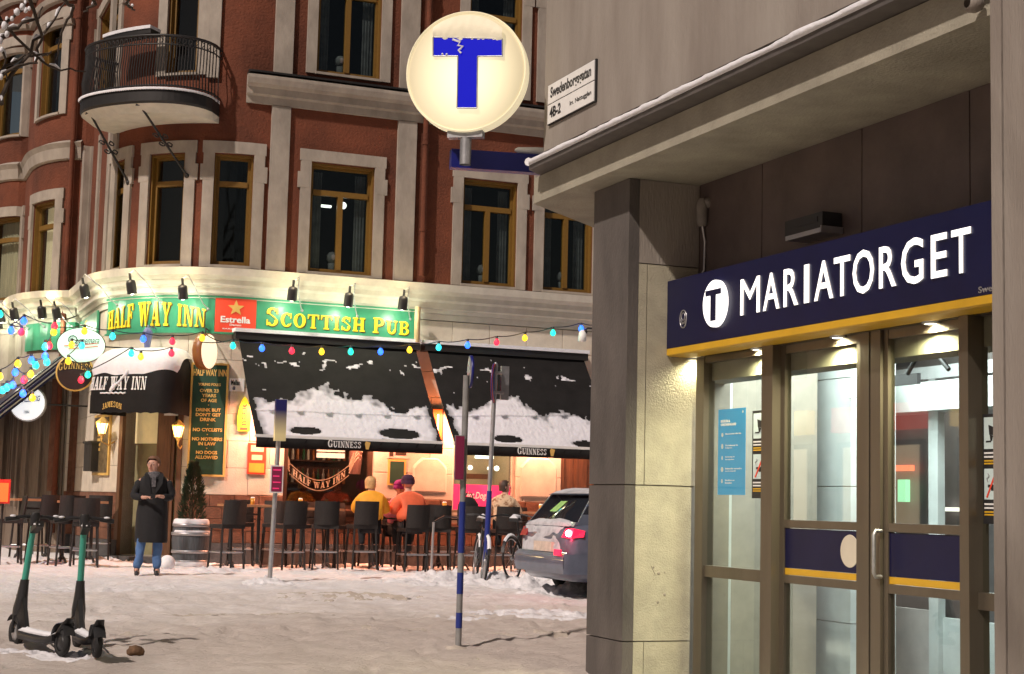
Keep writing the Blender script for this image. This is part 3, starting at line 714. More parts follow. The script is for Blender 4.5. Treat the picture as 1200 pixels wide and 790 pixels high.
def lets(word, xa, xb, zf, parent, arch=None, scales=None, gap=.12):
    a, b = sx(xa, 372, .1), sx(xb, 372, .1); H2 = H_
    z0 = sb_+H2*zf[0]; hh = H2*(zf[1]-zf[0])
    fn = lambda u, v, d: W(a+(b-a)*u, .1+d, z0+(arch(u, v)*hh if arch else v*hh))
    fsn = lambda u, v, d: W(a+(b-a)*u+.018, .1+d, z0-.018+(arch(u, v)*hh if arch else v*hh))
    mb = MB(); add_serif(mb, word, fsn, .006, gap=gap, scales=scales); mb.build('letter_shadow', 'shade_let', parent)
    mb = MB(); add_serif(mb, word, fn, .02, gap=gap, scales=scales); mb.build('yellow_lettering', 'yellow', parent)
arch = lambda u, v: (v*(.72+.42*math.sin(PI*min(1, max(0, u))))+.02*0)-.0
lets('HALF WAY INN', 128, 241, (.12, .78), sgn, arch=lambda u, v: .05*math.sin(PI*u)+v*(.80+.30*math.sin(PI*u)) if True else v)
lets('SCOTTISH', 311, 428, (.26, .68), sgn, scales=[1.3]+[1]*7); lets('PUB', 437, 480, (.25, .66), sgn, scales=[1.15, 1, 1])
# second green board round on the side street
mb = MB(); a0_, a1_ = sx(74, 380, .1), sx(113, 380, .1); fbox(mb, a0_-1.2, a1_, .052, .1, sb_-.05, st-.1)
side_sign = mb.build('side_signboard', 'green', None); tag(side_sign, 'green fascia board with slanting gold stripe on the side street wall', 'sign')
mb = MB(); a, b = sx(100, 380, .1), sx(112, 360, .1)
mb.loft([[W(a-.9+.1*i, .103, sb_+.02+.1*i*.5), W(a-.6+.1*i, .103, sb_+.02+.1*i*.5)] for i in range(10)], 0, False, False, close=False); mb.build('gold_stripe', 'yellow', side_sign)

# ================================================================ GOOSENECK LAMPS
def goose(s, n, z, label, on=True, power=14, arm_dz=-.35, group='gooseneck lamps over the pub sign', wn=.1, bright=False):
    P = W(s, n, z); t = thing('gooseneck_lamp', label, 'lamp', P, group)
    out = (W(s, 1, 0)-W(s, 0, 0)); along = wdir(s)
    mb = MB(); ax = (Vector((0, 0, -1))*.96-out*.26).normalized(); u = ax.orthogonal().normalized(); v = ax.cross(u)
    prof = [(.025, -.02), (.075, .0), (.088, .04), (.092, .24)]
    def T(p): return P+u*p.x+v*p.y+ax*p.z
    mb.lathe(prof, 14, 0, T); mb.lathe([(.001, -.02), (.03, -.02)], 14, 0, T); mb.lathe([(.085, .24), (.08, .2), (.07, .06), (.001, .05)], 14, 0, T)
    mb.tube([T(Vector((0, 0, -.02))), T(Vector((0, 0, -.14)))], .025, 8)
    mb.build('lamp_shade', 'black', t)
    mb = MB(); top = T(Vector((0, 0, -.12)))
    wall = W(s+.32, wn, z+arm_dz)
    mb.tube([top, top+Vector((0, 0, .08))+along*.1, top.lerp(wall, .5)+Vector((0, 0, .10)), top.lerp(wall, .8)+Vector((0, 0, .0)), wall], .011, 6)
    mb.sphere(wall, .03, 8); mb.build('lamp_arm', 'steel', t)
    mb = MB(); mb.sphere((0, 0, .20), .06, 10, T=T); mb.build('lamp_bulb', M['floodbulb'], t)
    if on: lamp('added_uplight', 'POINT', T(Vector((0, 0, -.2)))+out*.10, power*.65, (1, .80, .45), .06, t)  # added point light above the shade, for the glow up the wall
    if on: lamp('sign_lamp_light', 'POINT', T(Vector((0, 0, .34)))-Vector((0, 0, 0)), power, (.93, 1.0, .72), .07, t)
    return t
M['floodbulb'] = glow('flood_bulb', (1, 1, .88), 3.5)
names = ['first gooseneck lamp at the far left bend of the green sign', 'gooseneck lamp above the letters HALF WAY of the green sign', 'gooseneck lamp above the letter I of INN',
         'gooseneck lamp above the first T of SCOTTISH', 'gooseneck lamp above the last letters of SCOTTISH', 'gooseneck lamp above PUB at the right end of the sign']
for (x, y), nm in zip(((98, 334), (153, 329), (214, 335), (343.5, 337), (409.5, 344), (473, 348)), names):
    s, z = fs(x, y, .62); goose(s, .62, z, nm)
for i in range(7):
    x, y = 70-6.8*i, 352+6.4*i
    s, z = fs(72-(72-37)*i/6, 354+(394-354)*i/6, .75)
    s = sx(97, 350, .1)-.62*i-.25; 
    goose(s, .62, st+.16, 'gooseneck lamp '+['nearest the corner in the side street row','second from the corner in the side street row','third from the corner in the side street row','middle one of the side street row','fifth from the corner in the side street row','last but one of the side street row','farthest of the side street row'][i], i % 2 == 0, 12, group='gooseneck lamps along the side street sign')

# ================================================================ AWNINGS
def awning(xl, xr, zt, label, seed, holes, textx, gname):
    (xtl, ytl), (xtr, ytr), (xbl, ybl), (xbr, ybr) = xl[0], xr[0], xl[1], xr[1]
    n0, n1 = .22, 1.85
    a = at_y(xtl, ytl, YP-n0).x; b = at_y(xtr, ytr, YP-n0).x
    zb0 = zt[1]; z_t = zt[0]; zv = zt[2]
    t = thing('awning', label, 'awning', ((a+b)/2, YP-n0, z_t), 'black shop awnings over the pub windows')
    def S(u, v, h=0):   # surface point, slight sag; h normal lift
        nn = n0+(n1-n0)*v; z = z_t+(zb0-z_t)*v-.05*math.sin(PI*v)-.012*abs(math.sin(PI*u*3))
        return Vector((a+(b-a)*u+h*0, YP-nn-h*.8, z+h*.62))
    mb = MB(); mb.loft([[S(i/24, j/12) for j in range(13)] for i in range(25)], 0, False, True, close=False)
    mb.loft([[S(i/24, j/12, -.012) for j in range(13)] for i in range(25)], 0, False, True, close=False); mb.build('awning_cloth', 'fabric', t)
    mb = MB(); mb.box((a-.02, YP-n1-.03, zb0-.03), (b+.02, YP-n1+.03, zb0+.02)); mb.build('front_bar', 'white', t)
    mb = MB(); mb.loft([[Vector((a+(b-a)*i/30, YP-n1-.035-.012*math.sin(i*2.1), zb0-.03)), Vector((a+(b-a)*i/30, YP-n1-.035-.02*math.sin(i*2.1), zv)), Vector((a+(b-a)*i/30, YP-n1-.025-.02*math.sin(i*2.1), zv)), Vector((a+(b-a)*i/30, YP-n1-.025, zb0-.03))] for i in range(31)], 0, True, True); mb.build('valance', 'fabric', t)
    mb = MB(); mb.box((a-.08, YP-.30, z_t-.03), (b+.06, YP-.03, z_t+.10)); mb.build('awning_cassette', 'iron', t)
    mb = MB(); mb.box((a-.10, YP-.33, z_t+.103), (b+.08, YP-.03, z_t+.17)); mb.build('cassette_snow', 'snow', t)
    for u in (.08, .92):
        x = a+(b-a)*u; c = -1 if u > .5 else 1
        mb = MB(); mb.tube([(x, YP-.1, z_t-.15), (x+c*.5, YP-.9, (z_t+zb0)/2-.12), (x, YP-n1+.05, zb0-.04)], .025, 6); mb.build('folding_arm', 'iron', t)
    x0 = at_y(textx[0], 520, YP-n1).x; x1 = at_y(textx[1], 520, YP-n1).x; zm = (zb0+zv)/2
    mb = MB(); add_serif(mb, 'GUINNESS', lambda u, v, d: Vector((x0+(x1-x0)*u, YP-n1-.062-d, zm-.055+.11*v)), .004, gap=.1, scales=[1.2]+[1]*7); mb.build('valance_lettering', 'white', t)
    mb = MB(); mb.prism([(0, 0), (.05, 0), (.08, .12), (.0, .14), (-.02, .1)], (x1+.09, YP-n1-.062, zm-.07), (1, 0, 0), (0, 0, 1), (0, -1, 0), .004); mb.build('harp_badge', 'gold', t)
    # snow lying in torn patches
    NU, NV = 150, 74; hgt = {}
    for i in range(NU+1):
        for j in range(NV+1):
            u, v = i/NU, j/NV
            ud = u+.10*v; f = noise.noise(Vector((ud*5+seed, v*2.2, seed)))*.5+noise.noise(Vector((ud*15, v*8+seed, 3)))*.32+noise.noise(Vector((ud*40, v*24, seed+5)))*.20
            top = .60-.14*math.exp(-((u-.42)/.12)**2)-.03*math.sin(u*9+seed)
            m = (v-top)*4.5+f*1.25-.06
            m = min(m, 1.0)
            for (hu, hv, ru, rv) in holes: m = min(m, (math.hypot((u-hu)/(ru*.85), (v-hv)/(rv*.65))-1)*1.3+f*.5)
            m = min(m, (u-.035+f*.06)*9, (.975-u+f*.05)*9, (1.0-v+.01)*30+f)
            w1 = noise.noise(Vector((u*9+seed*2, v*15, 9)))+.6*noise.noise(Vector((u*30, v*40+seed, 4)))
            wv = math.exp(-((v-.22)/.08)**2)
            m2_ = (w1*1.1+wv*.55-.78)
            hgt[i, j] = max(m+.06, m2_+.05 if v < .55 else -1)
    vs = []; idx = {}; fcs = []
    def vid(i, j):
        if (i, j) not in idx:
            h = hgt[i, j]; lift = .003+.016*max(0, min(1, h*1.2))**.8+.008*noise.noise(Vector((i*.35, j*.35, seed)))*(1 if h > .1 else 0)
            idx[i, j] = len(vs); vs.append(S(i/NU, j/NV, max(.003, lift)))
        return idx[i, j]
    for i in range(NU):
        for j in range(NV):
            if min(hgt[i, j], hgt[i+1, j], hgt[i, j+1], hgt[i+1, j+1]) > -.0:
                fcs.append((vid(i, j), vid(i+1, j), vid(i+1, j+1), vid(i, j+1)))
    mb = MB(); mb.add(vs, fcs, 0, True); o = mb.build('awning_snow', 'awnsnow', t); o['kind'] = 'stuff'
    at = o.data.attributes.new('thickness', 'FLOAT', 'POINT'); inv = sorted(idx.items(), key=lambda q: q[1]); at.data.foreach_set('value', [max(0, min(1, hgt[k]*2.6+.08)) for k, _ in inv])
    return t
zt_ = at_y(380, 402, YP-.22).z; zb_ = at_y(400, 514, YP-1.85).z; zv_ = at_y(400, 528, YP-1.85).z
awning(((280, 396), (293, 507)), ((487, 410), (514, 520)), (zt_, zb_, zv_), 'black retractable awning with a torn sheet of snow left of the drainpipe', 1.3, [(.27, .93, .10, .055), (.78, .92, .12, .07)], (383, 422), 'a')
awning(((501, 412), (520, 520)), ((684, 423), (702, 530)), (zt_, zb_, zv_), 'black retractable awning with snow right of the drainpipe, behind the striped pole', 4.1, [(.33, .93, .10, .055), (.80, .95, .10, .055)], (605, 639), 'b')

# ================================================================ HEATER, SMALL SIGNS
def wallbox(name, label, cat, x0, y0, x1, y1, n0, n1, m_, part='panel', group=None):
    a, zt2 = fs(x0, y0, n1); b, zb2 = fs(x1, y1, n1)
    t = thing(name, label, cat, W((a+b)/2, n0, (zt2+zb2)/2), group)
    mb = MB(); fbox(mb, a, b, n0, n1, zb2, zt2); mb.build(part, m_, t)
    return t, a, b, zb2, zt2
t, a, b, z0, z1 = wallbox('patio_heater', 'glowing orange infrared heater on the wall between the two awnings', 'heater', 506, 478, 519, 517, .03, .14, M['black'], 'heater_body')
mb = MB(); fbox(mb, a+.03, b-.03, .141, .15, z0+.03, z1-.03); mb.build('heater_reflector', glow('heater_orange', (1, .13, .02), 1.1), t)
mb = MB(); mb.tube([W((a+b)/2, .17, z0+.05), W((a+b)/2, .17, z1-.12)], .018, 8); mb.build('heater_tube', glow('heater_tube_glow', (1, .5, .3), 6), t)
lamp('heater_light', 'POINT', W((a+b)/2, .45, (z0+z1)/2), 30, (1, .22, .06), .12, t)
# added heaters under each awning, put in to fill the terrace with orange light
for i, (u, lb) in enumerate(((7.1, 'heater bar under the left awning near the green board'), (8.9, 'heater bar under the left awning near the heater on the wall'), (10.9, 'heater bar under the right awning'), (12.6, 'heater bar under the right awning by the brown door'))):
    h = thing('added_heater_bar', 'added long '+lb, 'heater', (u, YP-.25, 2.95), 'added heater bars under the awnings')
    mb = MB(); mb.box((u-.4, YP-.3, 2.9), (u+.4, YP-.2, 3.0)); mb.build('bar_housing', 'iron', h)
    mb = MB(); mb.tube([(u-.36, YP-.31, 2.9), (u+.36, YP-.31, 2.9)], .02, 8); mb.build('bar_element', M['heater_tube_glow'] if 'heater_tube_glow' in M else glow('bar_element_glow', (1, .35, .12), 4), h)
    lamp('added_heater_light', 'AREA', (u, YP-.45, 2.88), 105, (1, .40, .23), .8, h, direction=(0, .25, -1), size_y=.3)
t, a, b, z0, z1 = wallbox('wall_poster', 'red and orange framed beer poster left of the dark bar window', 'poster', 291, 519, 311, 556, .03, .06, 'signred', 'poster_frame')
mb = MB(); fbox(mb, a+.03, b-.03, .06, .066, z0+.03, z0+(z1-z0)*.35, 0); fbox(mb, a+.05, b-.05, .06, .066, z0+(z1-z0)*.72, z1-.04, 1); fbox(mb, a+.07, b-.07, .06, .066, z0+(z1-z0)*.45, z0+(z1-z0)*.62, 1)
mb.build('poster_print', [mat('orange_print', (.85, .35, .05), .4, .1), mat('cream_print', (.8, .6, .4), .4, .1)], t)
t, a, b, z0, z1 = wallbox('street_plate', 'white enamel street name plate with black print beside the tall green board', 'sign', 269, 443, 286, 459, .03, .05, 'white', 'plate')
mb = MB(); add_text(mb, 'Mellan', band(a+.03, b-.08, z1-.13, z1-.03, .05), .004, .03); add_text(mb, '8', band(a+.06, a+.11, z0+.02, z1-.15, .05), .004, .03); mb.build('plate_print', 'black', t)
# bottle shaped yellow sign
sY, zY = fs(286, 486, .05); t = thing('bottle_sign', 'glowing yellow bottle shaped sign left of the first awning', 'sign', W(sY, .03, zY))
prof = [(-.10, -.30), (.10, -.30), (.12, -.05), (.09, .15), (.04, .28), (0, .33), (-.04, .28), (-.09, .15), (-.12, -.05)]
mb = MB(); vs = [W(sY+p[0], .03, zY+p[1]) for p in prof]+[W(sY+p[0], .09, zY+p[1]) for p in prof]; n_ = len(prof)
mb.add(vs, [tuple(range(n_, 2*n_))]+[(i, (i+1) % n_, n_+(i+1) % n_, n_+i) for i in range(n_)]); mb.build('bottle_face', mat('yellow_glow', (.8, .6, .03), .4, .1, emit=(1, .75, .03), estr=.55), t)
mb = MB(); add_text(mb, 'BEER', lambda u, v, d: W(sY+.04-.08*v, .091+d, zY-.2+.4*u), .004, .02); fbox(mb, sY-.07, sY+.07, .09, .094, zY-.28, zY-.23); mb.build('bottle_lettering', 'midwood', t)
# tall green board
t, a, b, z0, z1 = wallbox('house_rules_board', 'tall dark green gilt framed board of pub rules beside the entrance', 'sign', 224, 425, 263, 559, .03, .055, 'gold', 'board_frame')
a, b = sx(222, 490, .05), sx(266, 490, .05)
for c in list(t.children): bpy.data.objects.remove(c)
mb = MB(); 
fbox(mb, a, a+.035, .027, .075, z0, z1); fbox(mb, b-.035, b, .027, .075, z0, z1); fbox(mb, a+.035, b-.035, .027, .075, z1-.035, z1); fbox(mb, a+.035, b-.035, .027, .075, z0, z0+.035); mb.build('board_frame', 'gold', t)
mb = MB(); fbox(mb, a+.035, b-.035, .027, .06, z0+.035, z1-.035); mb.build('board_panel', 'dkgreen', t)
lines = [('HALF WAY INN', .085, .060, .88), ('YOUNG FOLKS', .19, .025, .6), ('OVER 23', .245, .030, .5), ('YEARS', .288, .030, .38), ('OF AGE', .331, .030, .42), ('o', .372, .010, .03), ('DRINK BUT', .415, .030, .66), ("DON'T GET", .457, .030, .66), ('DRINK', .50, .030, .42), ('o', .545, .010, .03),
         ('NO CYCLISTS', .59, .030, .78), ('o', .632, .010, .03), ('NO MOTHERS', .672, .030, .8), ('IN LAW', .713, .030, .46), ('o', .752, .010, .03), ('NO DOGS', .79, .030, .56), ('ALLOWED', .832, .030, .6)]
HH = z1-z0; WW = b-a; mb = MB()
for tx, yf, hf, wf in lines:
    c = (a+b)/2-.0; zc = z1-HH*yf
    add_text(mb, tx, band(c-WW*wf/2, c+WW*wf/2, zc-HH*hf/2, zc+HH*hf/2, .06), .005, .035)
mb.build('board_lettering', 'gold', t)
# double faced round projecting sign
s, z = fs(240, 412, .55); C0 = W(s, .55, z); t = thing('round_lightbox', 'round amber rimmed lightbox sign seen edge-on above the tall green board', 'sign', C0)
ax = wdir(s); ax = (ax*.93+(W(s, 1, 0)-W(s, 0, 0))*.36).normalized(); u = Vector((-ax.y, ax.x, 0)); v = Vector((0, 0, 1))
T = lambda p: C0+u*p.x+v*p.y+ax*p.z
mb = MB(); mb.lathe([(.31, -.09), (.33, -.075), (.33, .075), (.31, .09)], 28, 0, T); mb.build('sign_drum', mat('amber_drum', (.25, .09, .02), .4, .1), t)
mb = MB(); mb.lathe([(.001, .11), (.25, .105), (.31, .09)], 28, 0, T); mb.lathe([(.31, -.09), (.25, -.105), (.001, -.11)], 28, 0, T); mb.build('sign_face', glow('warm_face', (1, .83, .6), .75), t)
mb = MB(); mb.tube([C0+v*.33, C0+v*.42, W(s, .42, z+.42), W(s, .03, z+.42)], .015, 6); mb.build('sign_bracket', 'iron', t)
# oval and round signs at the corner
s, z = fs(95, 405, .9); C0 = W(s, .9, z); t = thing('oval_lightbox', 'pale green glowing oval sign with dark script and a red stroke on the corner', 'sign', C0)
nrm = (CAM-C0); nrm.z = 0; nrm.normalize(); u = Vector((-nrm.y, nrm.x, 0)); v = Vector((0, 0, 1)); 
T = lambda p: C0+u*p.x+v*p.y+nrm*p.z
mb = MB(); mb.lathe([(1, -.09), (1.02, -.05), (1.02, .05), (1, .07)], 32, 0, lambda p: T(Vector((p.x*.43, p.y*.32, p.z)))); mb.build('sign_rim', 'iron', t)
mb = MB(); mb.lathe([(.001, .10), (.8, .095), (1, .07)], 32, 0, lambda p: T(Vector((p.x*.42, p.y*.31, p.z)))); mb.build('sign_face', glow('mint_face', (.62, .95, .76), .62), t)
mb = MB(); mb.tube([T(Vector((-.15+.075*math.cos(k*.7), .09+.075*math.sin(k*.7), .11))) for k in range(10)], .010, 5); mb.build('script_initial', 'dkgreen', t)
mb = MB(); add_text(mb, 'onnemara', lambda a_, b_, d: T(Vector((-.10+.42*a_, .01+.03*a_+.09*b_, .11+d))), .005, .0, 0, .35); mb.build('script_lettering', 'dkgreen', t)
mb = MB(); mb.tube([T(Vector((-.3, -.03, .11))), T(Vector((0, .0, .11))), T(Vector((.3, .05, .11)))], .008, 5); mb.tube([T(Vector((-.22, -.08, .11))), T(Vector((.3, -.01, .11)))], .008, 5); mb.build('script_stroke', 'signred', t)
mb = MB(); mb.tube([C0+u*.4, C0+u*.75-nrm*.1, W(s+.7, .03, z)], .015, 6); mb.build('sign_bracket', 'iron', t)
s, z = fs(88, 437, .7); C0 = W(s, .7, z); t = thing('round_hanging_sign', 'dark round hanging sign with gold arched GUINNESS under the pale oval sign', 'sign', C0)
nrm = (CAM-C0); nrm.z = 0; nrm.normalize(); u = Vector((-nrm.y, nrm.x, 0))
T = lambda p, C0=C0, u=u, nrm=nrm: C0+u*p.x+v*p.y+nrm*p.z
mb = MB(); mb.lathe([(.001, -.06), (.34, -.06), (.35, .05), (.32, .06)], 28, 0, T); mb.build('sign_rim', 'gold', t)
mb = MB(); mb.lathe([(.32, .06), (.3, .055), (.001, .07)], 28, 0, T); mb.build('sign_face', mat('stout_face', (.035, .012, .012), .4, .2), t)
mb = MB(); add_serif(mb, 'GUINNESS', lambda a_, b_, d: T(Vector((-.30+.6*a_, .02+.05*math.sin(PI*a_)+.13*b_, .075+d))), .006); add_text(mb, 'TASTE', lambda a_, b_, d: T(Vector((-.05+.25*a_, .2+.07*b_, .075+d))), .005, .02); mb.build('sign_lettering', 'gold', t)
mb = MB(); mb.tube([C0+v*.34, C0+v*.5], .012, 6); mb.build('sign_hanger', 'iron', t)
C0 = at_y(33, 473, YS+1.2); t = thing('round_lit_sign', 'round white lit sign with blue lettering below the striped side awning', 'sign', C0)
nrm = (CAM-C0); nrm.z = 0; nrm.normalize(); nrm = (nrm+Vector((-.2, 0, 0))).normalized(); u = Vector((-nrm.y, nrm.x, 0))
T = lambda p, C0=C0, u=u, nrm=nrm: C0+u*p.x+v*p.y+nrm*p.z
mb = MB(); mb.lathe([(.33, -.08), (.355, -.05), (.355, .05), (.33, .06)], 28, 0, T); mb.build('sign_rim', 'steel', t)
mb = MB(); mb.lathe([(.33, .06), (.3, .075), (.001, .08)], 28, 0, T); mb.build('sign_face', glow('white_face', (.9, .95, 1), .6), t)
mb = MB(); add_text(mb, 'CARLSBERG', lambda a_, b_, d: T(Vector((-.2+.44*a_, .0+.05*a_+.11*b_, .085+d))), .005, .02, 0, .2); mb.build('sign_lettering', 'blue', t)
mb = MB(); add_text(mb, '1884', lambda a_, b_, d: T(Vector((-.05+.1*a_, -.2+.06*b_, .085+d))), .005, .0); mb.build('sign_date', 'black', t)
mb = MB(); mb.tube([C0-nrm*.05, C0-nrm*.05+Vector((XC-C0.x, 0, 0))], .02, 6); mb.build('sign_bracket', 'iron', t)

# ================================================================ ENTRANCE CANOPY
cs0, cs1 = sx(106, 470, .9), sx(216, 470, .45)
cs0 = sx(112, 470, .75)
zc0 = fs(160, 484, 1.0)[1]; zc1 = fs(160, 463, 1.0)[1]; zc2 = fs(160, 412, .3)[1]
cm = (cs0+cs1)/2; cw = (cs1-cs0)/2; ND = 1.05
t = thing('entrance_canopy', 'black domed canopy over the door with snow on its crown, lettered HALF WAY INN', 'canopy', W(cm, .05, zc1))
def dome(a, b, lift=0):   # a -1..1 across, b 0..1 up; quarter barrel with rounded ends
    th = b*PI/2; k = abs(a); e = max(0, (k-.62)/.38); er = math.sqrt(max(0, 1-e*e)) if k > .62 else 1
    n = (ND+lift)*math.cos(th)**.55*(.55+.45*er); z = zc1+(zc2-zc1+lift)*math.sin(th)**.9*(.55+.45*er if b > .3 else 1-(1-(.55+.45*er))*(b/.3))
    return W(cm+a*(cw+lift), .03+n, z)
mb = MB(); A = [-1+i/16 for i in range(33)]
mb.loft([[dome(a, j/12) for j in range(13)] for a in A], 0, False, True, close=False)
for a in (-1, 1): 
    fan = [dome(a, j/12) for j in range(13)]+[W(cm+a*cw, .03, zc1)]
    mb.add(fan, [tuple(range(14))])
mb.build('canopy_cloth', 'fabric', t)
def rim(a, z):
    k = abs(a); e = max(0, (k-.62)/.38); er = math.sqrt(max(0, 1-e*e)) if k > .62 else 1; return W(cm+a*cw, .03+ND*(.55+.45*er)+.01, z)
mb = MB(); mb.loft([[rim(a, zc1), rim(a, zc0+.01*math.sin(a*30))] for a in A], 0, False, True, close=False)
mb.add([W(cm-cw, .03, zc1), rim(-1, zc1), rim(-1, zc0), W(cm-cw, .03, zc0)], [(0, 1, 2, 3)]); mb.add([W(cm+cw, .03, zc1), rim(1, zc1), rim(1, zc0), W(cm+cw, .03, zc0)], [(0, 1, 2, 3)])
mb.build('canopy_valance', 'fabric', t)
mb = MB()
k0 = .26; AA = [-.93+i*1.86/40 for i in range(41)]
def edge(a): return k0+.05*noise.noise(Vector((a*3, 2, 1)))+(.22*max(0, a-.35)) 
mb.loft([[dome(a, edge(a)+(1-edge(a))*j/10, .03+.035*math.sin(PI*min(1, j/3+.05)/2)*(1-abs(a)**6)) if j > 0 else dome(a, edge(a), .004) for j in range(11)] for a in AA], 0, False, True, close=False)
mb.build('canopy_snow', 'snow', t)
mb = MB()
for k in range(26):
    f = k/25; a = -.05+.09*math.sin(f*5)-.25*max(0, f-.75)*2; b = .46-.42*f
    p = dome(a, max(.02, b), .015); mb.sphere(p, .045-.02*abs(math.sin(f*7)), 7)
mb.tube([rim(-.5+i*.05, zc1+.03+.01*math.sin(i*3)) for i in range(12)], .016, 6); mb.build('snow_streak', 'snow', t)
la, lb_ = sx(106, 453, 1.0), sx(174, 453, 1.0)
mb = MB(); Aa, Ab = -.77, .44
fnC = lambda u_, v_, d: dome(Aa+(Ab-Aa)*u_, .05+.17*v_, .012+d)
add_serif(mb, 'HALF WAY INN', fnC, .004, gap=.12); mb.build('canopy_lettering', 'white', t)
mb = MB(); add_serif(mb, 'JAMESON', lambda u_, v_, d: rim(-.44+.42*u_, zc0+.05+.1*v_+.05*math.sin(PI*u_))+Vector((0, -.012-d, 0)), .003); mb.build('valance_lettering', 'gold', t)

# ================================================================ LANTERNS
for (x, y, lb) in ((120, 501, 'brass wall lantern glowing warm left of the pub door'), (209, 505, 'brass wall lantern glowing warm between the pub door and the green board')):
    s, z = fs(x, y, .3); P = W(s, .3, z); t = thing('wall_lantern', lb, 'lantern', P, 'wall lanterns either side of the pub door')
    mb = MB(); mb.lathe([(.06, -.12), (.11, .08), (.12, .1), (.07, .15), (.02, .2)], 6, c=P, smooth=False); mb.lathe([(.015, -.2), (.06, -.12)], 6, c=P)
    mb2 = MB(); mb2.lathe([(.055, -.11), (.10, .075)], 6, c=P, smooth=False); mb2.build('lantern_glass', glow('lantern_glass_glow', (1, .80, .35), 3.0), t)
    mb = MB()
    for k in range(6):
        a = k*PI/3; mb.tube([P+Vector((.06*math.cos(a), .06*math.sin(a), -.12)), P+Vector((.11*math.cos(a), .11*math.sin(a), .08))], .008, 4)
    mb.lathe([(.12, .08), (.12, .1), (.07, .15), (.02, .2)], 6, c=P, smooth=False); mb.lathe([(.015, -.2), (.06, -.12)], 6, c=P)
    mb.tube([P-Vector((0, 0, .2)), P-Vector((0, 0, .26)), W(s, .15, z-.32), W(s, .03, z-.25)], .014, 6); mb.build('lantern_frame', 'gold', t)
    lamp('lantern_light', 'POINT', W(s, .48, z), 9, (1, .72, .3), .08, t)
# brass framed menu beside the door and its outdoor case
t, a, b, z0, z1 = wallbox('brass_menu_frame', 'tall brass framed mirror panel with oval gold crest left of the door', 'menu panel', 111, 487, 126, 557, .03, .07, 'gold', 'menu_frame_rim')
mb = MB(); fbox(mb, a+.04, b-.04, .07, .078, z0+.05, z1-.05); mb.build('menu_sheet', mat('menu_bronze', (.12, .09, .05), .4, .5, 12), t)
mb = MB(); cz_ = (z0+z1)/2+.05; cs_ = (a+b)/2
for k in range(4): fbox(mb, cs_-.07, cs_+.07, .078, .084, cz_-.16+k*.09, cz_-.11+k*.09)
mb.build('menu_lettering', 'gold', t)
t, a, b, z0, z1 = wallbox('menu_case', 'small black outdoor menu case with a sloping lid left of the brass panel', 'menu case', 99, 520, 106, 552, .03, .22, 'iron', 'case_body')
mb = MB(); fbox(mb, a-.02, b+.02, .02, .25, z1, z1+.04); mb.build('case_lid', 'iron', t)
# dark red pilaster strips with red reflections left of the door
for x0, x1 in ((62, 68), (83, 90)):
    mb = MB(); a, b = sx(x0, 500), sx(x1, 500); fbox(mb, a-.0, b+.05, .027, .10, PT+.0, 3.55); mb.build('tiled_strip', 'plinth', pub)

# ================================================================ FESTOON LIGHTS
PAL = {'g': (.02, .85, .55), 'b': (.03, .16, 1.0), 'r': (1.0, .03, .07), 'y': (1.0, .62, .03), 'c': (.04, .75, .9)}
for k, c in PAL.items(): M['bulb_'+k] = glow('bulb_'+k, tuple(.55*q+.25 for q in c) if False else c, 1.25 if k != 'b' else 2.0)
for k, c in PAL.items():
    M['bulb_'+k].node_tree.nodes['Principled BSDF'].inputs['Base Color'].default_value = (*[q*.5 for q in c], 1)
M['bulb_core'] = glow('bulb_core', (1, 1, 1), 4)
bulb_mesh = {}
def bulb(P, k, parent, r=.062):
    if k not in bulb_mesh:
        mb = MB(); mb.lathe([(.001, -.08), (.032, -.07), (.053, -.036), (.05, 0), (.022, .045)], 10); mb.lathe([(.025, .045), (.024, .09), (.001, .09)], 8, 1)
        me = bpy.data.meshes.new('bulb'); me.from_pydata(mb.v, [], mb.f); me.materials.append(M['bulb_'+k]); me.materials.append(M['black'])
        me.polygons.foreach_set('material_index', mb.mi); me.polygons.foreach_set('use_smooth', mb.sm); bulb_mesh[k] = me
    o = bpy.data.objects.new('bulb', bulb_mesh[k]); COL.objects.link(o); o.parent = parent; o.location = P-world_loc(parent)
    lamp('bulb_light', 'POINT', P+Vector((0, -.12, -.05)), 2.6, PAL[k], .06, parent)
    return o
def festoon(label, pts, group='festoons of coloured bulbs', ends=()):
    """pts: list of (world point, colour key)"""
    t = thing('festoon_lights', label, 'string lights', pts[len(pts)//2][0], group)
    full = [e for e in ends[:1]]+[p+Vector((0, 0, .09)) for p, _ in pts]+[e for e in ends[1:]]
    cab = []
    for p, q in zip(full, full[1:]):
        for k in range(6): f = k/6; cab.append(p.lerp(q, f)-Vector((0, 0, .03*math.sin(PI*f))))
    cab.append(full[-1]); mb = MB(); mb.tube(cab, .009, 5); mb.build('festoon_cable', 'black', t)
    for p, k in pts: bulb(p, k, t)
    return t
NF = YP-2.0
festoon('coloured bulbs strung in front of both black awnings towards the station corner',
    [(at_y(x, y, NF), k) for x, y, k in ((273, 404, 'g'), (307, 407, 'b'), (342, 410, 'r'), (377, 411, 'y'), (411, 411, 'g'), (446, 411, 'b'), (480, 409, 'y'), (514, 406, 'c'), (548, 403.5, 'b'), (582, 400, 'r'), (615, 395, 'y'), (648, 389, 'g'), (681, 384, 'b'))], ends=(at_y(236, 401, NF), at_y(700, 380, NF)))
festoon('coloured bulbs strung over the domed entrance canopy',
    [(at_y(x, y, NF+.3), k) for x, y, k in ((99, 387, 'y'), (132, 393, 'c'), (168, 396, 'b'), (202, 399, 'r'), (237, 395, 'y'))], ends=(at_y(64, 383, NF+.3), at_y(262, 401, NF+.3)))
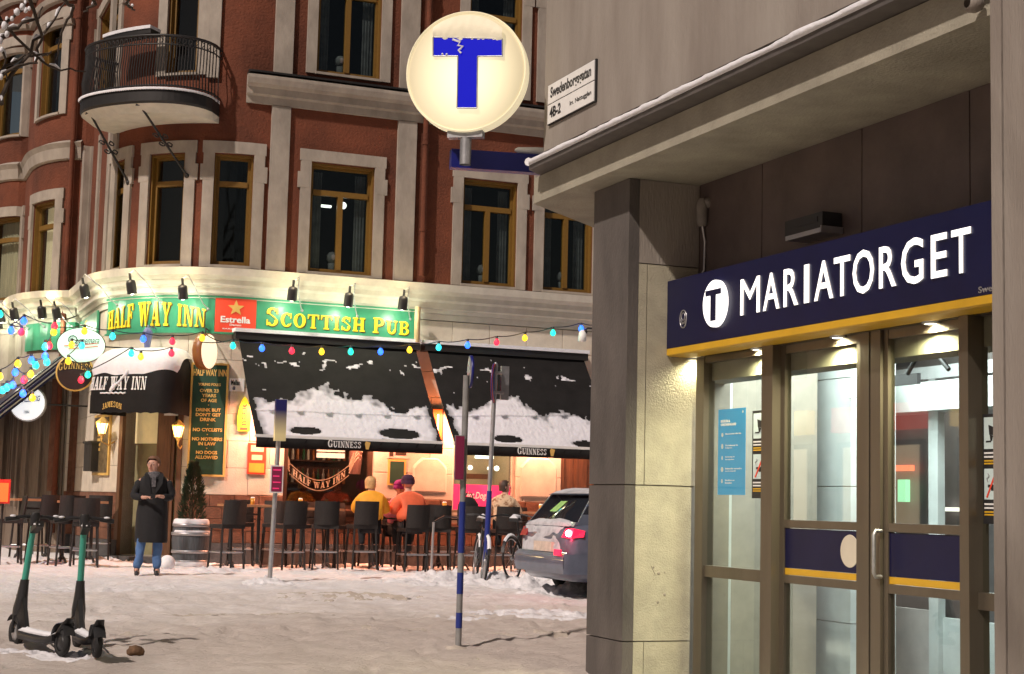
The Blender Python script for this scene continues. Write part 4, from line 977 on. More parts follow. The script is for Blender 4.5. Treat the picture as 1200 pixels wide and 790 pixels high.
festoon('short lower run of bulbs lying close to the snow of the domed canopy',
    [(at_y(x, y, NF+.7), k) for x, y, k in ((84, 403, 'y'), (96, 404, 'c'), (80, 422, 'y'), (103, 438, 'g'), (95, 444, 'r'), (154, 413, 'g'), (165, 417, 'y'), (201, 413, 'r'))])
festoon('festoon of bulbs sloping down to the left from the corner above the striped awning',
    [(at_y(x, y, NF-1), k) for x, y, k in ((64, 381, 'r'), (63, 388, 'y'), (58, 404, 'r'), (53, 405, 'c'), (53, 416, 'b'), (55, 423, 'c'), (42, 427, 'g'), (37, 421, 'b'), (21, 425, 'y'), (0, 440, 'y'))], ends=(at_y(90, 370, NF-1), at_y(-30, 450, NF-1)))
festoon('cluster of bulbs lying on the navy side awning',
    [(at_y(x, y, NF-.8), k) for x, y, k in ((36, 437, 'y'), (28, 444, 'r'), (18, 435, 'b'), (15, 450, 'b'), (8, 453, 'c'), (3, 456, 'c'), (27, 460, 'b'), (38, 465, 'y'))])
festoon('loose bulbs at the left edge over the side street',
    [(at_y(x, y, NF-.5), k) for x, y, k in ((28, 375, 'b'), (13, 386, 'b'), (25, 388, 'r'), (0, 367, 'g'))], ends=(at_y(60, 379, NF-.5),))
# little wall lantern above the canopy (blue lit) and the side awning
s, z = fs(173, 397, .35); P = W(s, .35, z); t = thing('carriage_lamp', 'small unlit carriage lamp on the wall above the domed canopy', 'lamp', P)
mb = MB(); mb.lathe([(.05, -.18), (.09, .1), (.09, .13), (.05, .2)], 6, c=P, smooth=False); mb.tube([P+Vector((0, 0, .18)), P+Vector((0, 0, .24)), W(s, .03, z+.2)], .012, 5); mb.build('lamp_housing', mat('grey_blue_glass', (.12, .14, .3), .3, .1), t)
mb = MB(); mb.lathe([(.001, -.24), (.09, -.22), (.11, -.18), (.05, -.17)], 8, c=P); mb.build('lamp_cap', 'snow', t)
# navy awning on the side street, seen from its end
q0, q1, q2, q3 = at_y(-45, 492, YS+3.5), at_y(88, 400, YS+1.3), at_y(88, 418, YS+1.0), at_y(-45, 520, YS+3.2)
t = thing('side_awning', 'navy awning with pale stripes sloping out over the side street at the left edge', 'awning', q1)
A0, A1 = Vector((XC-.1, YS+1.0, 4.15)), Vector((XC-.1, YS+8, 4.15)); 
e0_, e1_ = at_x(0, 478, 2.2), None
oz = fs(60, 440)[1]
P0 = at_y(92, 402, YS+.9); D0 = at_y(-30, 497, YS+.6)
Lh = Vector((0, 6.5, 0))
mb = MB(); n_ = 8
for k in range(n_):
    f0, f1 = k/n_, (k+1)/n_
    a, b = P0.lerp(D0, f0), P0.lerp(D0, f1)
    mb.add([a, b, b+Lh, a+Lh], [(0, 1, 2, 3)], k % 2 if False else 0)
mb.build('awning_cloth', 'navy', t)
mb = MB(); dn = Vector((0, 0, -.16))
for k in range(3): mb.add([P0+dn*(.2+k*.55)+Vector((0, -.01, 0)), D0+dn*(.2+k*.55)+Vector((0, -.01, 0)), D0+dn*(.42+k*.55)+Vector((0, -.01, 0)), P0+dn*(.42+k*.55)+Vector((0, -.01, 0))], [(0, 1, 2, 3)])
mb.build('awning_stripe', 'alu', t)
mb = MB(); mb.add([P0, D0, D0+dn*1.9, P0+dn*1.9], [(0, 1, 2, 3)]); mb.tube([P0+dn, D0+dn], .03, 6); mb.build('awning_edge', 'navy', t)
# white horn speaker on a bracket at the station end of the lights
C0 = at_y(683, 393, YP-2.2); t = thing('wall_camera', 'small white wall camera hanging beside the last blue bulb near the station pillar', 'camera', C0)
mb = MB(); mb.lathe([(.03, -.02), (.07, .02), (.08, .22), (.001, .24)], 12, 0, lambda p: C0+Vector((p.x-.25*p.z, p.y-.4*p.z, -p.z*.9+.08))); mb.build('camera_shell', 'white', t)
mb = MB(); mb.sphere(C0+Vector((.03, -.05, .06)), .04, 8); mb.tube([C0+Vector((0, 0, .08)), C0+Vector((.1, 0, .14)), C0+Vector((.6, 0, .14))], .018, 6); mb.build('camera_mount', 'black', t)
# ================================================================ METRO STATION BUILDING
ZF = -.42; XD = 6.8; YR = 12.26; ZS = 4.04; XP = 6.11; XF = 5.86; XU = 5.95; YE = 13.79; XPIL = 5.8
YQ = at_x(1163, 400, XPIL).y
ZL = 4.32
CH = Vector((.763, .647, 0))       # chamfered street corner
stn = thing('station_building', 'grey concrete corner building with a recessed metro entrance', 'building', (XU, YE, 0))
def cham(x0, y0, L): return (x0+CH.x*L, y0+CH.y*L)
def vprism(mb, poly, z0, z1, mi=0):
    n = len(poly); mb.add([(p[0], p[1], z0) for p in poly]+[(p[0], p[1], z1) for p in poly], [tuple(range(n-1, -1, -1)), tuple(range(n, 2*n))]+[(i, (i+1) % n, n+(i+1) % n, n+i) for i in range(n)], mi)
# upper wall, fascia beam, soffit
mb = MB(); c = cham(XU, YE, 6); vprism(mb, [(XU, -6), (XU, YE), c, (c[0]+6, -6)][::-1], 4.55, 10.5); mb.build('upper_wall', 'conc', stn)
mb = MB(); c = cham(XF, YE, 6); vprism(mb, [(XF, YQ-.3), (XF, YE), c, (14, c[1]), (14, YQ-.3)][::-1], ZS, 4.285); mb.build('fascia_beam', mat('fascia_concrete', (.31, .29, .23), .85, .2, 2.5, .4, 45), stn)
# sloped flashing with a dark edge
mb = MB()
def led(y0, y1):
    rings = [[Vector((XU+.05, y, 4.55)), Vector((5.70, y, 4.36)), Vector((5.70, y, 4.30)), Vector((XU, y, 4.288))] for y in (y0, y1)]
    mb.loft(rings, 0, True, False)
led(YQ-2, YE-.25)
e = [Vector((XU+.05, YE-.25, 4.55)), Vector((5.70, YE-.25, 4.36)), Vector((5.70, YE-.25, 4.30)), Vector((XU, YE-.25, 4.288))]
c = [p+Vector((CH.x*5, CH.y*5, 0)) for p in e]; mb.loft([e, c], 0, True, False)
mb.build('ledge_flashing', mat('ledge_metal', (.09, .08, .075), .6, .2, 6), stn)
mb = MB(); rings = []
for i in range(160):
    y = YQ-1.8+(YE-.28-YQ+1.8)*i/159; nn = noise.noise(Vector((y*2.3, 1, 2))); h = .016+.012*nn+.008*noise.noise(Vector((y*9, 4, 2)))
    o_ = .02+.03*noise.noise(Vector((y*1.3, 7, 2)))
    rings.append([Vector((5.69-h*.3, y, 4.345-h*.4)), Vector((5.68-h*.5, y, 4.37+h)), Vector((5.73+o_, y, 4.40+h*1.4)), Vector((5.78+o_, y, 4.43)), Vector((5.72, y, 4.365))])
mb.loft(rings, 0, True, True); mb.build('ledge_snow', 'snow', stn)
mb = MB(); 
mb.tube([Vector((5.69, YE-.25, 4.38)), Vector((5.69, YE-.25, 4.38))+CH*.1], [.04, .02], 8, 0); 
mb.build('ledge_snow', 'snow', stn)
# pillar at the corner: stone slabs, front face and reveal face
jz = [at_y(735, 752, YR).z, at_y(735, 568, YR).z, 2.55, ZS]
mb = MB(); c = cham(XP+.02, 12.96, 3); vprism(mb, [(XP+.04, YR+.04), (XP+.04, 12.96), c, (c[0], YR+.6), (XD+.35, YR+.6), (XD+.35, YR+.04)][::-1], -.7, ZS-.002); mb.build('pillar_core', 'joint', stn)
def slab(nm, a, b, m_='conc', ch=.012, g=.005):
    mb = MB(); x0, y0, z0 = a; x1, y1, z1 = b; mb.box((x0+g*0, y0+g*0, z0+g), (x1, y1, z1-g)); return mb.build(nm, m_, stn)
zz_ = [-.7]+[jz[0], jz[1], ZS]
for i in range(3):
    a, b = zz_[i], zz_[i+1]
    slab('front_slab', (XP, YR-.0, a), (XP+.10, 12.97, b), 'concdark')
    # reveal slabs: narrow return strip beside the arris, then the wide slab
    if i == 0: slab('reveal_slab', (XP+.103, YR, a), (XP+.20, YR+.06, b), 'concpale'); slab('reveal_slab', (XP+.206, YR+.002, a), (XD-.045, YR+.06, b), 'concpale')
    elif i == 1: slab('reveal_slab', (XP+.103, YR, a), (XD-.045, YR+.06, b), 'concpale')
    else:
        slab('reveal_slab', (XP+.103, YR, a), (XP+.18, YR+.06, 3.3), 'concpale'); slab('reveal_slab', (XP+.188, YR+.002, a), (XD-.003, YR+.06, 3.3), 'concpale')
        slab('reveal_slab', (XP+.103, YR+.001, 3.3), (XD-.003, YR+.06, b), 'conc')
# chips and bolt holes in the reveal
mb = MB()
for (x, y, r_) in ((766, 665, .012), (772, 672, .018), (779, 671, .01), (771, 706, .014), (779, 697, .016), (766, 679, .008)):
    p = at_y(x, y, YR); mb.sphere(p+Vector((0, .002, 0)), r_, 7, sc=(1, .4, 1))
p = [at_y(*q, YR-.002) for q in ((763, 663), (768, 674), (770, 683), (769, 692), (771, 704))]; mb.tube(p[:2], .003, 4)
mb.build('bolt_holes', 'joint', stn)
# right-hand front pillar close to the camera
mb = MB(); mb.box((XPIL, YQ-.09, -.7), (XPIL+.9, YQ, 8)); mb.box((XPIL+.006, YQ-4, -.7), (XPIL+.9, YQ-.1, 8)); mb.build('near_pillar', 'conc', stn)
mb = MB(); p = at_x(1150, 6, XF-.03); mb.lathe([(.03, 0), (.05, .03), (.055, .08), (.03, .1)], 10, 0, lambda q: p+Vector((-q.z, q.x, q.y))); mb.build('beam_bracket', 'conc', stn)
# inner wall panels above the sign
mb = MB(); mb.box((XD+.03, 4, 2.3), (XD+.3, YR+.05, ZS)); mb.build('inner_wall', 'joint', stn)
ys = [YR-.003, at_x(893, 250, XD).y, at_x(1010, 250, XD).y, at_x(1137, 250, XD).y, 6.6]
for a, b in zip(ys, ys[1:]):
    mb = MB(); mb.box((XD, b+.006, 2.5), (XD+.028, a-.006, ZS-.003)); mb.build('stone_panel', 'marble', stn)
# ---- glazed entrance screen
def dbox(mb, xa, xb, z0, z1, d0, d1, mi=0, pad=0):
    """box in the door plane between photo columns xa, xb (left is far)"""
    y0 = at_x(xa, 600, XD).y; y1 = at_x(xb, 600, XD).y
    mb.box((XD+d0, y1+pad, z0+pad), (XD+d1, y0-pad, z1-pad), mi)
zh = at_x(905, 407, XD).z
scr = thing('entrance_screen', 'bronze framed glazed double doors of the station entrance with side panes', 'entrance doors', (XD, 9.5, 0))
fr = MB()
ztr = at_x(860, 671, XD).z
dbox(fr, 820, 829, ZF, zh, -.05, .06); dbox(fr, 899, 904, ZF, zh, -.03, .06); dbox(fr, 829, 899, zh-.055, zh, -.04, .06); dbox(fr, 829, 899, ztr-.055, ztr+.04, -.03, .06); dbox(fr, 829, 899, ZF, ZF+.14, -.04, .06)
dbox(fr, 904, 917, ZF, zh+.05, -.10, .06)
dbox(fr, 820, 1166, zh+.05, zh+.14, -.07, .06); dbox(fr, 917, 1190, zh, zh+.05, -.05, .06)
dbox(fr, 1139, 1150, ZF, zh+.05, -.10, .06)
ztr2 = at_x(1157, 706, XD).z
dbox(fr, 1150, 1300, ztr2-.05, ztr2+.06, -.03, .06); dbox(fr, 1150, 1300, ZF, ZF+.14, -.04, .06)
fr.build('screen_frame', 'anod', scr)
def pane(parent, xa, xb, z0, z1, d=.0):
    mb = MB(); dbox(mb, xa, xb, z0, z1, d, d+.008, pad=.001); return mb.build('pane', 'doorglass', parent)
pane(scr, 829, 899, ztr+.04, zh-.055); pane(scr, 829, 899, ZF+.14, ztr-.055); pane(scr, 1150, 1300, ztr2+.06, zh, .01); pane(scr, 1150, 1300, ZF+.14, ztr2-.05, .01)
def leaf(xa, xb, st_, flip, nm):
    z = lambda y, x=xa: at_x(x+4, y, XD).z
    mb = MB(); g = at_x(918, 609, XD).z; zb1, zb0 = at_x(920, 619, XD).z, at_x(920, 665, XD).z; zy = at_x(920, 673, XD).z; zr = zy-.065
    sw = 5
    dbox(mb, xa, xa+sw, ZF+.02, zh-.002, -.025, .035); dbox(mb, xb-sw-2, xb, ZF+.02, zh-.002, -.025, .035)
    dbox(mb, xa+sw, xb-sw-2, zh-.07, zh-.002, -.02, .03); dbox(mb, xa+sw, xb-sw-2, zb1+.005, g, -.022, .03); dbox(mb, xa+sw, xb-sw-2, zr, zy-.003, -.022, .03); dbox(mb, xa+sw, xb-sw-2, ZF+.02, ZF+.16, -.02, .03)
    L = mb.build('door_leaf', 'anod', scr)
    pane(L, xa+sw, xb-sw-2, g, zh-.07); pane(L, xa+sw, xb-sw-2, ZF+.16, zr)
    m2 = MB(); dbox(m2, xa+sw, xb-sw-2, zb0, zb1, -.012, .008); m2.build('blue_band', 'navy', L)
    m2 = MB(); dbox(m2, xa+sw, xb-sw-2, zy, zb0-.003, -.012, .008); m2.build('yellow_stripe', 'signyel', L)
    return L, zb0, zb1
L1, zb0, zb1 = leaf(917, 1014, 0, 0, 'a'); L2, _, _ = leaf(1039, 1139, 0, 0, 'b')
# meeting stiles and pull handles
mb = MB(); dbox(mb, 1014.6, 1025, ZF+.02, zh-.002, -.05, .03); dbox(mb, 1027, 1038.4, ZF+.02, zh-.002, -.05, .03); mb.build('meeting_stile', 'anod', scr)
y_ = at_x(1026, 640, XD-.1).y; z1_, z0_ = at_x(1026, 622, XD-.1).z, at_x(1026, 676, XD-.1).z
mb = MB(); mb.tube([(XD-.05, y_, z1_), (XD-.10, y_, z1_), (XD-.115, y_, z1_-.03), (XD-.115, y_, z0_+.03), (XD-.10, y_, z0_), (XD-.05, y_, z0_)], .014, 8); mb.build('pull_handle', 'steel', scr)
# white oval on the band
p = at_x(996, 646, XD-.012); T = lambda q: p+Vector((-q.z, q.x, q.y))
mb = MB(); mb.lathe([(.001, .004), (.118, .004), (.12, .0)], 28, 0, T, sx=.98, smooth=False); mb.build('white_disc', mat('cream_disc', (.62, .57, .46), .5, .05), L1)
# CCTV and no-smoking stickers, blue poster
def sticker(xa, xb, yt, yb, label, d=-.004):
    zt2 = at_x((xa+xb)/2, yt, XD+d).z; zb2 = at_x((xa+xb)/2, yb, XD+d).z; Ya, Yb = at_x(xa, 500, XD+d).y, at_x(xb, 500, XD+d).y
    t = thing('warning_sticker', label, 'sticker', (XD+d, (Ya+Yb)/2, (zt2+zb2)/2), 'black warning sticker strips on the entrance glass')
    O = Vector((XD+d, Ya, zb2)); Wd = Ya-Yb; Hh = zt2-zb2
    f = lambda u, v, e=0: O+Vector((-e, -u*Wd, v*Hh))
    def rect(mb, u0, v0, u1, v1, e, mi=0): mb.hexa([f(u0, v0, 0), f(u1, v0, 0), f(u1, v0, e), f(u0, v0, e), f(u0, v1, 0), f(u1, v1, 0), f(u1, v1, e), f(u0, v1, e)], mi)
    mb = MB(); rect(mb, 0, 0, 1, 1, .002); mb.build('sticker_sheet', 'black', t)
    mb = MB(); rect(mb, .08, .68, .92, .97, .0035); rect(mb, .08, .22, .92, .50, .0035); mb.build('sticker_field', mat('pale_field', (.55, .68, .68), .4, .05), t)
    mb = MB()
    def poly(ps, e=.005): mb.add([f(u, v, e) for u, v in ps]+[f(u, v, .003) for u, v in ps], [tuple(range(len(ps)))]+[(i, (i+1) % len(ps), len(ps)+(i+1) % len(ps), len(ps)+i) for i in range(len(ps))])
    poly([(.35, .90), (.78, .87), (.84, .80), (.40, .81)]); poly([(.42, .81), (.62, .80), (.56, .75), (.46, .76)]); poly([(.2, .74), (.5, .74), (.5, .755), (.2, .755)]); poly([(.46, .755), (.5, .755), (.5, .78), (.46, .78)])
    poly([(.3, .33), (.84, .33), (.84, .355), (.3, .355)]); poly([(.48, .30), (.7, .30), (.7, .33), (.48, .33)]); mb.build('camera_pictogram', 'black', t)
    mb = MB(); mb.tube([f(.3, .38+.0, .005), f(.25, .41, .005), f(.38, .43, .005), f(.32, .46, .005)], .004, 5); mb.build('smoke_pictogram', 'steel', t)
    mb = MB(); 
    ps = [(.2, .24), (.28, .235), (.86, .48), (.78, .49)]; poly(ps, .007); mb.build('red_slash', 'signred', t)
    mb = MB()
    for v0 in (.635, .60, .17, .135): rect(mb, .08, v0, .92 if v0 in (.635, .17) else .8, v0+.016, .004)
    mb.build('white_print', 'white', t)
    mb = MB()
    for v0 in (.565, .54, .10, .075): rect(mb, .08, v0, .85, v0+.014, .004)
    mb.build('yellow_print', 'signyel', t)
sticker(882, 899, 481, 584, 'black sticker strip with camera and no smoking signs on the narrow left pane')
sticker(1152, 1172, 485, 614, 'black sticker strip with camera and no smoking signs beside the right pillar')
d = .012
zt2, zb2 = at_x(858, 479, XD+d).z, at_x(858, 580, XD+d).z; Ya, Yb = at_x(842, 500, XD+d).y, at_x(874, 500, XD+d).y
t = thing('info_poster', 'light blue information poster with white pictograms behind the narrow left pane', 'poster', (XD+d, Ya, zt2))
O = Vector((XD+d, Ya, zb2)); Wd = Ya-Yb; Hh = zt2-zb2; f = lambda u, v, e=0: O+Vector((-e+.0, -u*Wd, v*Hh))
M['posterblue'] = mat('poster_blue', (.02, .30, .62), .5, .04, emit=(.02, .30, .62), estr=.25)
mb = MB(); mb.hexa([f(0, 0, .0), f(1, 0, .0), f(1, 0, .002), f(0, 0, .002), f(0, 1, .0), f(1, 1, .0), f(1, 1, .002), f(0, 1, .002)]); mb.build('poster_sheet', 'posterblue', t)
mb = MB()
fn = lambda u0, v0, u1, v1: (lambda a, b, e: f(u0+(u1-u0)*a, v0+(v1-v0)*b, .002+e))
add_text(mb, 'REGLER &', fn(.10, .845, .44, .875), .002, .04); add_text(mb, 'ORDNINGAR?', fn(.10, .805, .66, .835), .002, .04)
for i, (l1, l2) in enumerate((('Resenarer ska ha', ''), ('Du behover ha', 'biljett'), ('Rokning ar', 'forbjuden'), ('Behandla varandra', 'med respekt'), ('Stallet ar', 'bevakat'))):
    v = .70-.135*i
    add_text(mb, l1, fn(.28, v, .28+.035*len(l1), v+.018), .002, .01)
    if l2: add_text(mb, l2, fn(.28, v-.03, .28+.035*len(l2), v-.012), .002, .01)
for i in range(5):
    v = .70-.135*i
    mb.lathe([(.001, .002), (.018+.004*(i % 2), .002)], 10, 0, lambda q, v=v: f(.16, v, 0)+Vector((-.003, q.x, q.y)), sx=1-.3*(i % 3)*.5)
mb.lathe([(.001, .002), (.012, .002)], 10, 0, lambda q: f(.9, .955, 0)+Vector((-.003, q.x, q.y)))
mb.build('poster_print', 'white', t)
# ---- the sign band
XSG = at_y(782, 335, YR).x
ztop, zbot = at_y(782, 330, YR).z, at_y(782, 409, YR).z
zlow = at_y(782, 418, YR).z
YS1 = 6.6
band_ = thing('station_sign', 'long navy sign box with glowing letters MARIATORGET over the entrance', 'sign', (XSG, YR, ztop))
mb = MB(); mb.box((XSG, YS1, zbot), (XD-.004, YR-.005, ztop)); mb.build('sign_box', 'navy', band_)
mb = MB()
mb.loft([[Vector((XSG, y, zbot-.003)), Vector((XSG, y, zlow+.01)), Vector((XSG+.03, y, zlow)), Vector((XD-.08, y, zlow)), Vector((XD-.08, y, zbot-.003))] for y in (YS1, YR-.006)], 0, True, False); mb.build('yellow_underside', 'signyel', band_)
LD = []
M['dl'] = glow('downlight_lens', (1, .95, .72), 14)
for i, (x, y) in enumerate(((812, 416), (889, 404), (983, 390), (1092, 375))):
    p = at_z(x, y, zlow)
    px_ = XSG+.27; d_ = ray(x, y); p = CAM+d_*((px_)/d_.x); 
    P = Vector((px_, p.y, zlow-.001))
    mb = MB(); mb.lathe([(.001, -.012), (.052, -.012)], 16, c=P); o = mb.build('downlight_lens', 'dl', band_)
    mb = MB(); mb.lathe([(.052, -.002), (.052, -.016), (.068, -.012), (.07, .0)], 16, c=P); mb.build('downlight_rim', 'steel', band_)
    lamp('downlight', 'SPOT', P+Vector((0, 0, -.03)), 210, (1, .93, .58), .05, band_, direction=(.0, .0, -1), spot=R(165), blend=.7)
# letters
def sgnfn(xa, ya_top, ya_bot, xb, yb_top, yb_bot):
    A1, A0 = at_x(xa, ya_top, XSG), at_x(xa, ya_bot, XSG); B1, B0 = at_x(xb, yb_top, XSG), at_x(xb, yb_bot, XSG)
    z0, z1 = (A0.z+B0.z)/2, (A1.z+B1.z)/2
    return lambda u, v, e: Vector((XSG-e, A0.y+(B0.y-A0.y)*u, z0+(z1-z0)*v))
mb = MB(); fn = sgnfn(869, 325, 371, 1139, 266, 321)
z_a = (at_x(869, 371, XSG).z, at_x(869, 325, XSG).z, at_x(1139, 321, XSG).z, at_x(1139, 266, XSG).z)
M['letterglow'] = glow('letter_glow', (1.0, .98, .95), 1.2)
x_l = [869, 900, 932, 960, 970, 985.5, 1003, 1032, 1061, 1093, 1115, 1139]
spans = [('M', 869.5, 892), ('A', 896, 915), ('R', 920, 937), ('I', 944, 950), ('A', 956, 978), ('T', 979, 998), ('O', 1001, 1026), ('R', 1032, 1052), ('G', 1058, 1084), ('E', 1093, 1112), ('T', 1117, 1140)]
zl0 = sum((at_x(883, 368.5, XSG).z, at_x(1128, 319, XSG).z))/2; zl1 = sum((at_x(883, 326, XSG).z, at_x(1128, 267, XSG).z))/2
for ch, xa, xb in spans:
    ya, yb = at_x(xa, 340, XSG).y, at_x(xb, 340, XSG).y; ov = .012 if ch in 'OG' else 0
    mb = MB(); add_text(mb, ch, lambda u, v, e: Vector((XSG-.006-e, ya+(yb-ya)*u, zl0-ov+(zl1-zl0+2*ov)*v)), .008, 0.0 if ch == 'M' else .009, side_mi=1); mb.build('letter', ['letterglow', 'white'], band_)
# T roundel on the sign
p1 = at_x(840.5, 356, XSG); hr = (at_x(840, 329, XSG).z-at_x(840, 384, XSG).z)/2; wr = (at_x(827.5, 350, XSG).y-at_x(853.5, 350, XSG).y)/2
T = lambda q: p1+Vector((-q.z, -q.x, q.y))
mb = MB(); mb.lathe([(.001, .035), (hr*.97, .035), (hr, .03), (hr, .0)], 36, 0, T, sx=wr/hr); rd = mb.build('white_roundel', 'letterglow', band_)
mb = MB(); k = wr/hr
for r_ in ((-.115, .06, .115, .10), (-.038, -.125, .038, .06)): mb.box((r_[0]*k*1.15, r_[1]*hr/.17, .036), (r_[2]*k*1.15, r_[3]*hr/.17, .042), 0, T)
mb.build('roundel_letter', 'navy', rd)
# outlined emblem at the sign's far end: nested ovals
p2 = at_x(801, 374, XSG); T2 = lambda q: p2+Vector((-q.z-.003, -q.x, q.y)); mb = MB()
mb.tube([T2(Vector((.058*math.cos(i*.3), .075*math.sin(i*.3)-.0, 0))) for i in range(22)], .006, 5)
mb.tube([T2(Vector((.03*math.cos(i*.4), .032*math.sin(i*.4)+.02, 0))) for i in range(17)], .005, 5)
mb.tube([T2(Vector((-.055+.11*i/8, -.02-.02*math.sin(PI*i/8), 0))) for i in range(9)], .005, 5); mb.tube([T2(Vector((-.05+.1*i/8, .0-.03*math.sin(PI*i/8), 0))) for i in range(9)], .004, 5)
mb.build('line_emblem', 'alu', band_)
mb = MB(); fa = sgnfn(1147, 337, 344, 1168, 332, 340); add_text(mb, 'Swed', lambda u, v, e: fa(u, v, e), .004, .01); mb.build('small_lettering', 'alu', band_)
# sensor box above the sign and the old lamp bracket in the corner
C0 = at_x(957, 266, XD-.06); t = thing('door_sensor', 'black sensor box on a grey bracket above the sign', 'sensor', C0)
mb = MB(); mb.box(C0+Vector((-.12, -.26, -.05)), C0+Vector((.05, .26, .07))); mb.box(C0+Vector((-.125, -.2, .0)), C0+Vector((-.12, .1, .04))); mb.build('sensor_body', 'black', t)
mb = MB(); mb.box(C0+Vector((-.14, -.26, -.09)), C0+Vector((.055, .22, -.055))); mb.box(C0+Vector((-.14, -.275, -.09)), C0+Vector((.055, -.265, -.04))); mb.build('sensor_bracket', 'alu', t)
C0 = at_y(823, 250, YR-.12); t = thing('corner_fitting', 'pale plastic camera stub with a drooping cable in the dark corner above the sign', 'camera', C0)
mb = MB(); mb.lathe([(.02, -.12), (.05, -.1), (.055, .08), (.03, .13)], 10, c=C0); mb.sphere(C0+Vector((.04, -.03, .09)), .05, 8); mb.tube([C0+Vector((0, 0, .08)), C0+Vector((.1, .1, .1))], .02, 6); mb.build('camera_stub', mat('grimy_plastic', (.22, .2, .18), .7, .2), t)
mb = MB(); mb.tube([C0+Vector((0, 0, -.1)), C0+Vector((.03, 0, -.25)), C0+Vector((.025, 0, -.5)), C0+Vector((-.05, 0, -.62)), C0+Vector((-.16, .05, -.66))], .012, 6); mb.build('drooping_cable', M['grimy_plastic'] if 'grimy_plastic' in M else 'alu', t)
# ---- vestibule behind the glass
M['vwall'] = mat('vestibule_stone', (.54, .57, .56), .6, .12, 3, .1, 30)
M['vceil'] = mat('vestibule_ceiling', (.42, .45, .44), .8, .1)
mb = MB(); vprism(mb, [(6.21, 12.99), cham(6.21, 12.99, 7), cham(6.36, 12.81, 7), (6.36, 12.81)], -.7, ZS-.004); mb.build('chamfer_wall', 'conc', stn)
mb = MB(); vprism(mb, [(7.1, 13.44), cham(7.1, 13.44, 5.5), cham(7.16, 13.37, 5.5), (7.16, 13.37)], ZF, 3.2); mb.box((XD+.3, YR+.08, ZF), (XD+.4, 13.6, 3.2)); mb.build('vestibule_wall', 'vwall', stn); mb = MB(); mb.box((10.6, 4, ZF), (10.8, 16.3, 3.1)); mb.build('vestibule_back_wall', mat('dark_reflection_wall', (.30, .27, .27), .5, .4, .8, col2=(.14, .12, .12)), stn)  # back wall colour darkened and mottled to stand in for reflections in the glass
VP = [(7.1, 4), (10.8, 4), (10.8, 16.4), (7.2, 13.45), (7.1, 13.3)]; mb = MB(); vprism(mb, VP, 3.15, 3.3); mb.build('vestibule_ceiling', 'vceil', stn)
mb = MB(); mb.box((XP+.2, YQ, ZF-.3), (7.1, YR+.05, ZF)); vprism(mb, VP, ZF-.03, ZF); mb.build('vestibule_floor', mat('wet_stone_floor', (.16, .16, .155), .25, .3, 3), stn)
def vb(nm, xa, xb, X, z0, z1, th, m_, parent=stn):
    ya, yb = at_x(xa, 560, X).y, at_x(xb, 560, X).y; mb = MB(); mb.box((X, min(ya, yb), z0), (X+th, max(ya, yb), z1)); return mb.build(nm, m_, parent)
# inner stone pier seen through the left leaf, in two courses
z_j = at_x(950, 570, 8.6).z; zj2 = at_x(950, 725, 8.6).z
for a, b in ((ZF, zj2), (zj2, z_j), (z_j, at_x(950, 447, 8.6).z), (at_x(950, 447, 8.6).z, 3.15)):
    vb('pier_slab', 926, 997, 8.6, a+.004, b-.004, .5, 'vwall')
# inner frames and glazed leaves
INF = MB(); Xi = 9.6
for xa, xb in ((996, 1004), (1088, 1096), (1150, 1158)):
    ya, yb = at_x(xa, 560, Xi).y, at_x(xb, 560, Xi).y; INF.box((Xi, yb, ZF), (Xi+.06, ya, 2.55))
INF.box((Xi-.02, 5, 2.5), (Xi+.08, 15.0, 2.62)); INF.build('inner_frame', 'alu', stn)
vb('door_operator', 1040, 1075, 8.95, 2.38, 2.48, .04, 'black')
vb('dark_unit', 1048, 1130, 8.2, 2.55, 2.8, .3, 'iron')
mb = MB(); q = at_x(1085, 415, 8.2); mb.tube([q+Vector((0, .25, -.15)), q+Vector((0, 0, .12)), q+Vector((0, -.3, -.15))], .02, 6); mb.tube([q+Vector((0, 0, .12)), q+Vector((0, 0, .35))], .015, 6); mb.build('ceiling_bracket', 'iron', stn)
vb('wall_switch_box', 991, 1004, 8.5, at_x(1000, 466, 8.5).z, at_x(1000, 449, 8.5).z, .06, 'white')
vb('header_panel', 1001, 1180, 9.3, at_x(1090, 481, 9.3).z, at_x(1090, 447, 9.3).z, .3, 'vwall')
vb('inner_post', 1088, 1099, 9.45, ZF, at_x(1090, 481, 9.3).z, .08, 'vwall')
vb('inner_post', 998, 1003, 9.45, ZF, at_x(1090, 481, 9.3).z, .08, 'anod')
vb('warm_reflection', 1000, 1012, 10.5, at_x(1006, 560, 10.5).z, at_x(1006, 490, 10.5).z, .05, mat('rust_reflection', (.45, .16, .06), .5, .2, 6))  # rust strip paints a warm reflection behind the left leaf
vb('snow_reflection_panel', 1003, 1088, 9.5, ZF, .3, .05, mat('snow_grey_panel', (.5, .46, .44), .6, .15, 3))  # pale panel stands in for snow reflected low in the glass
vb('pale_reflection_panel', 1099, 1180, 9.5, ZF, .25, .05, 'vwall')  # same reflected snow, right of the post
t = thing('reflected_lights', 'small red, yellow and green glow panels standing in for lights reflected in the right door leaf', 'shop display', at_x(1060, 560, 10.55))
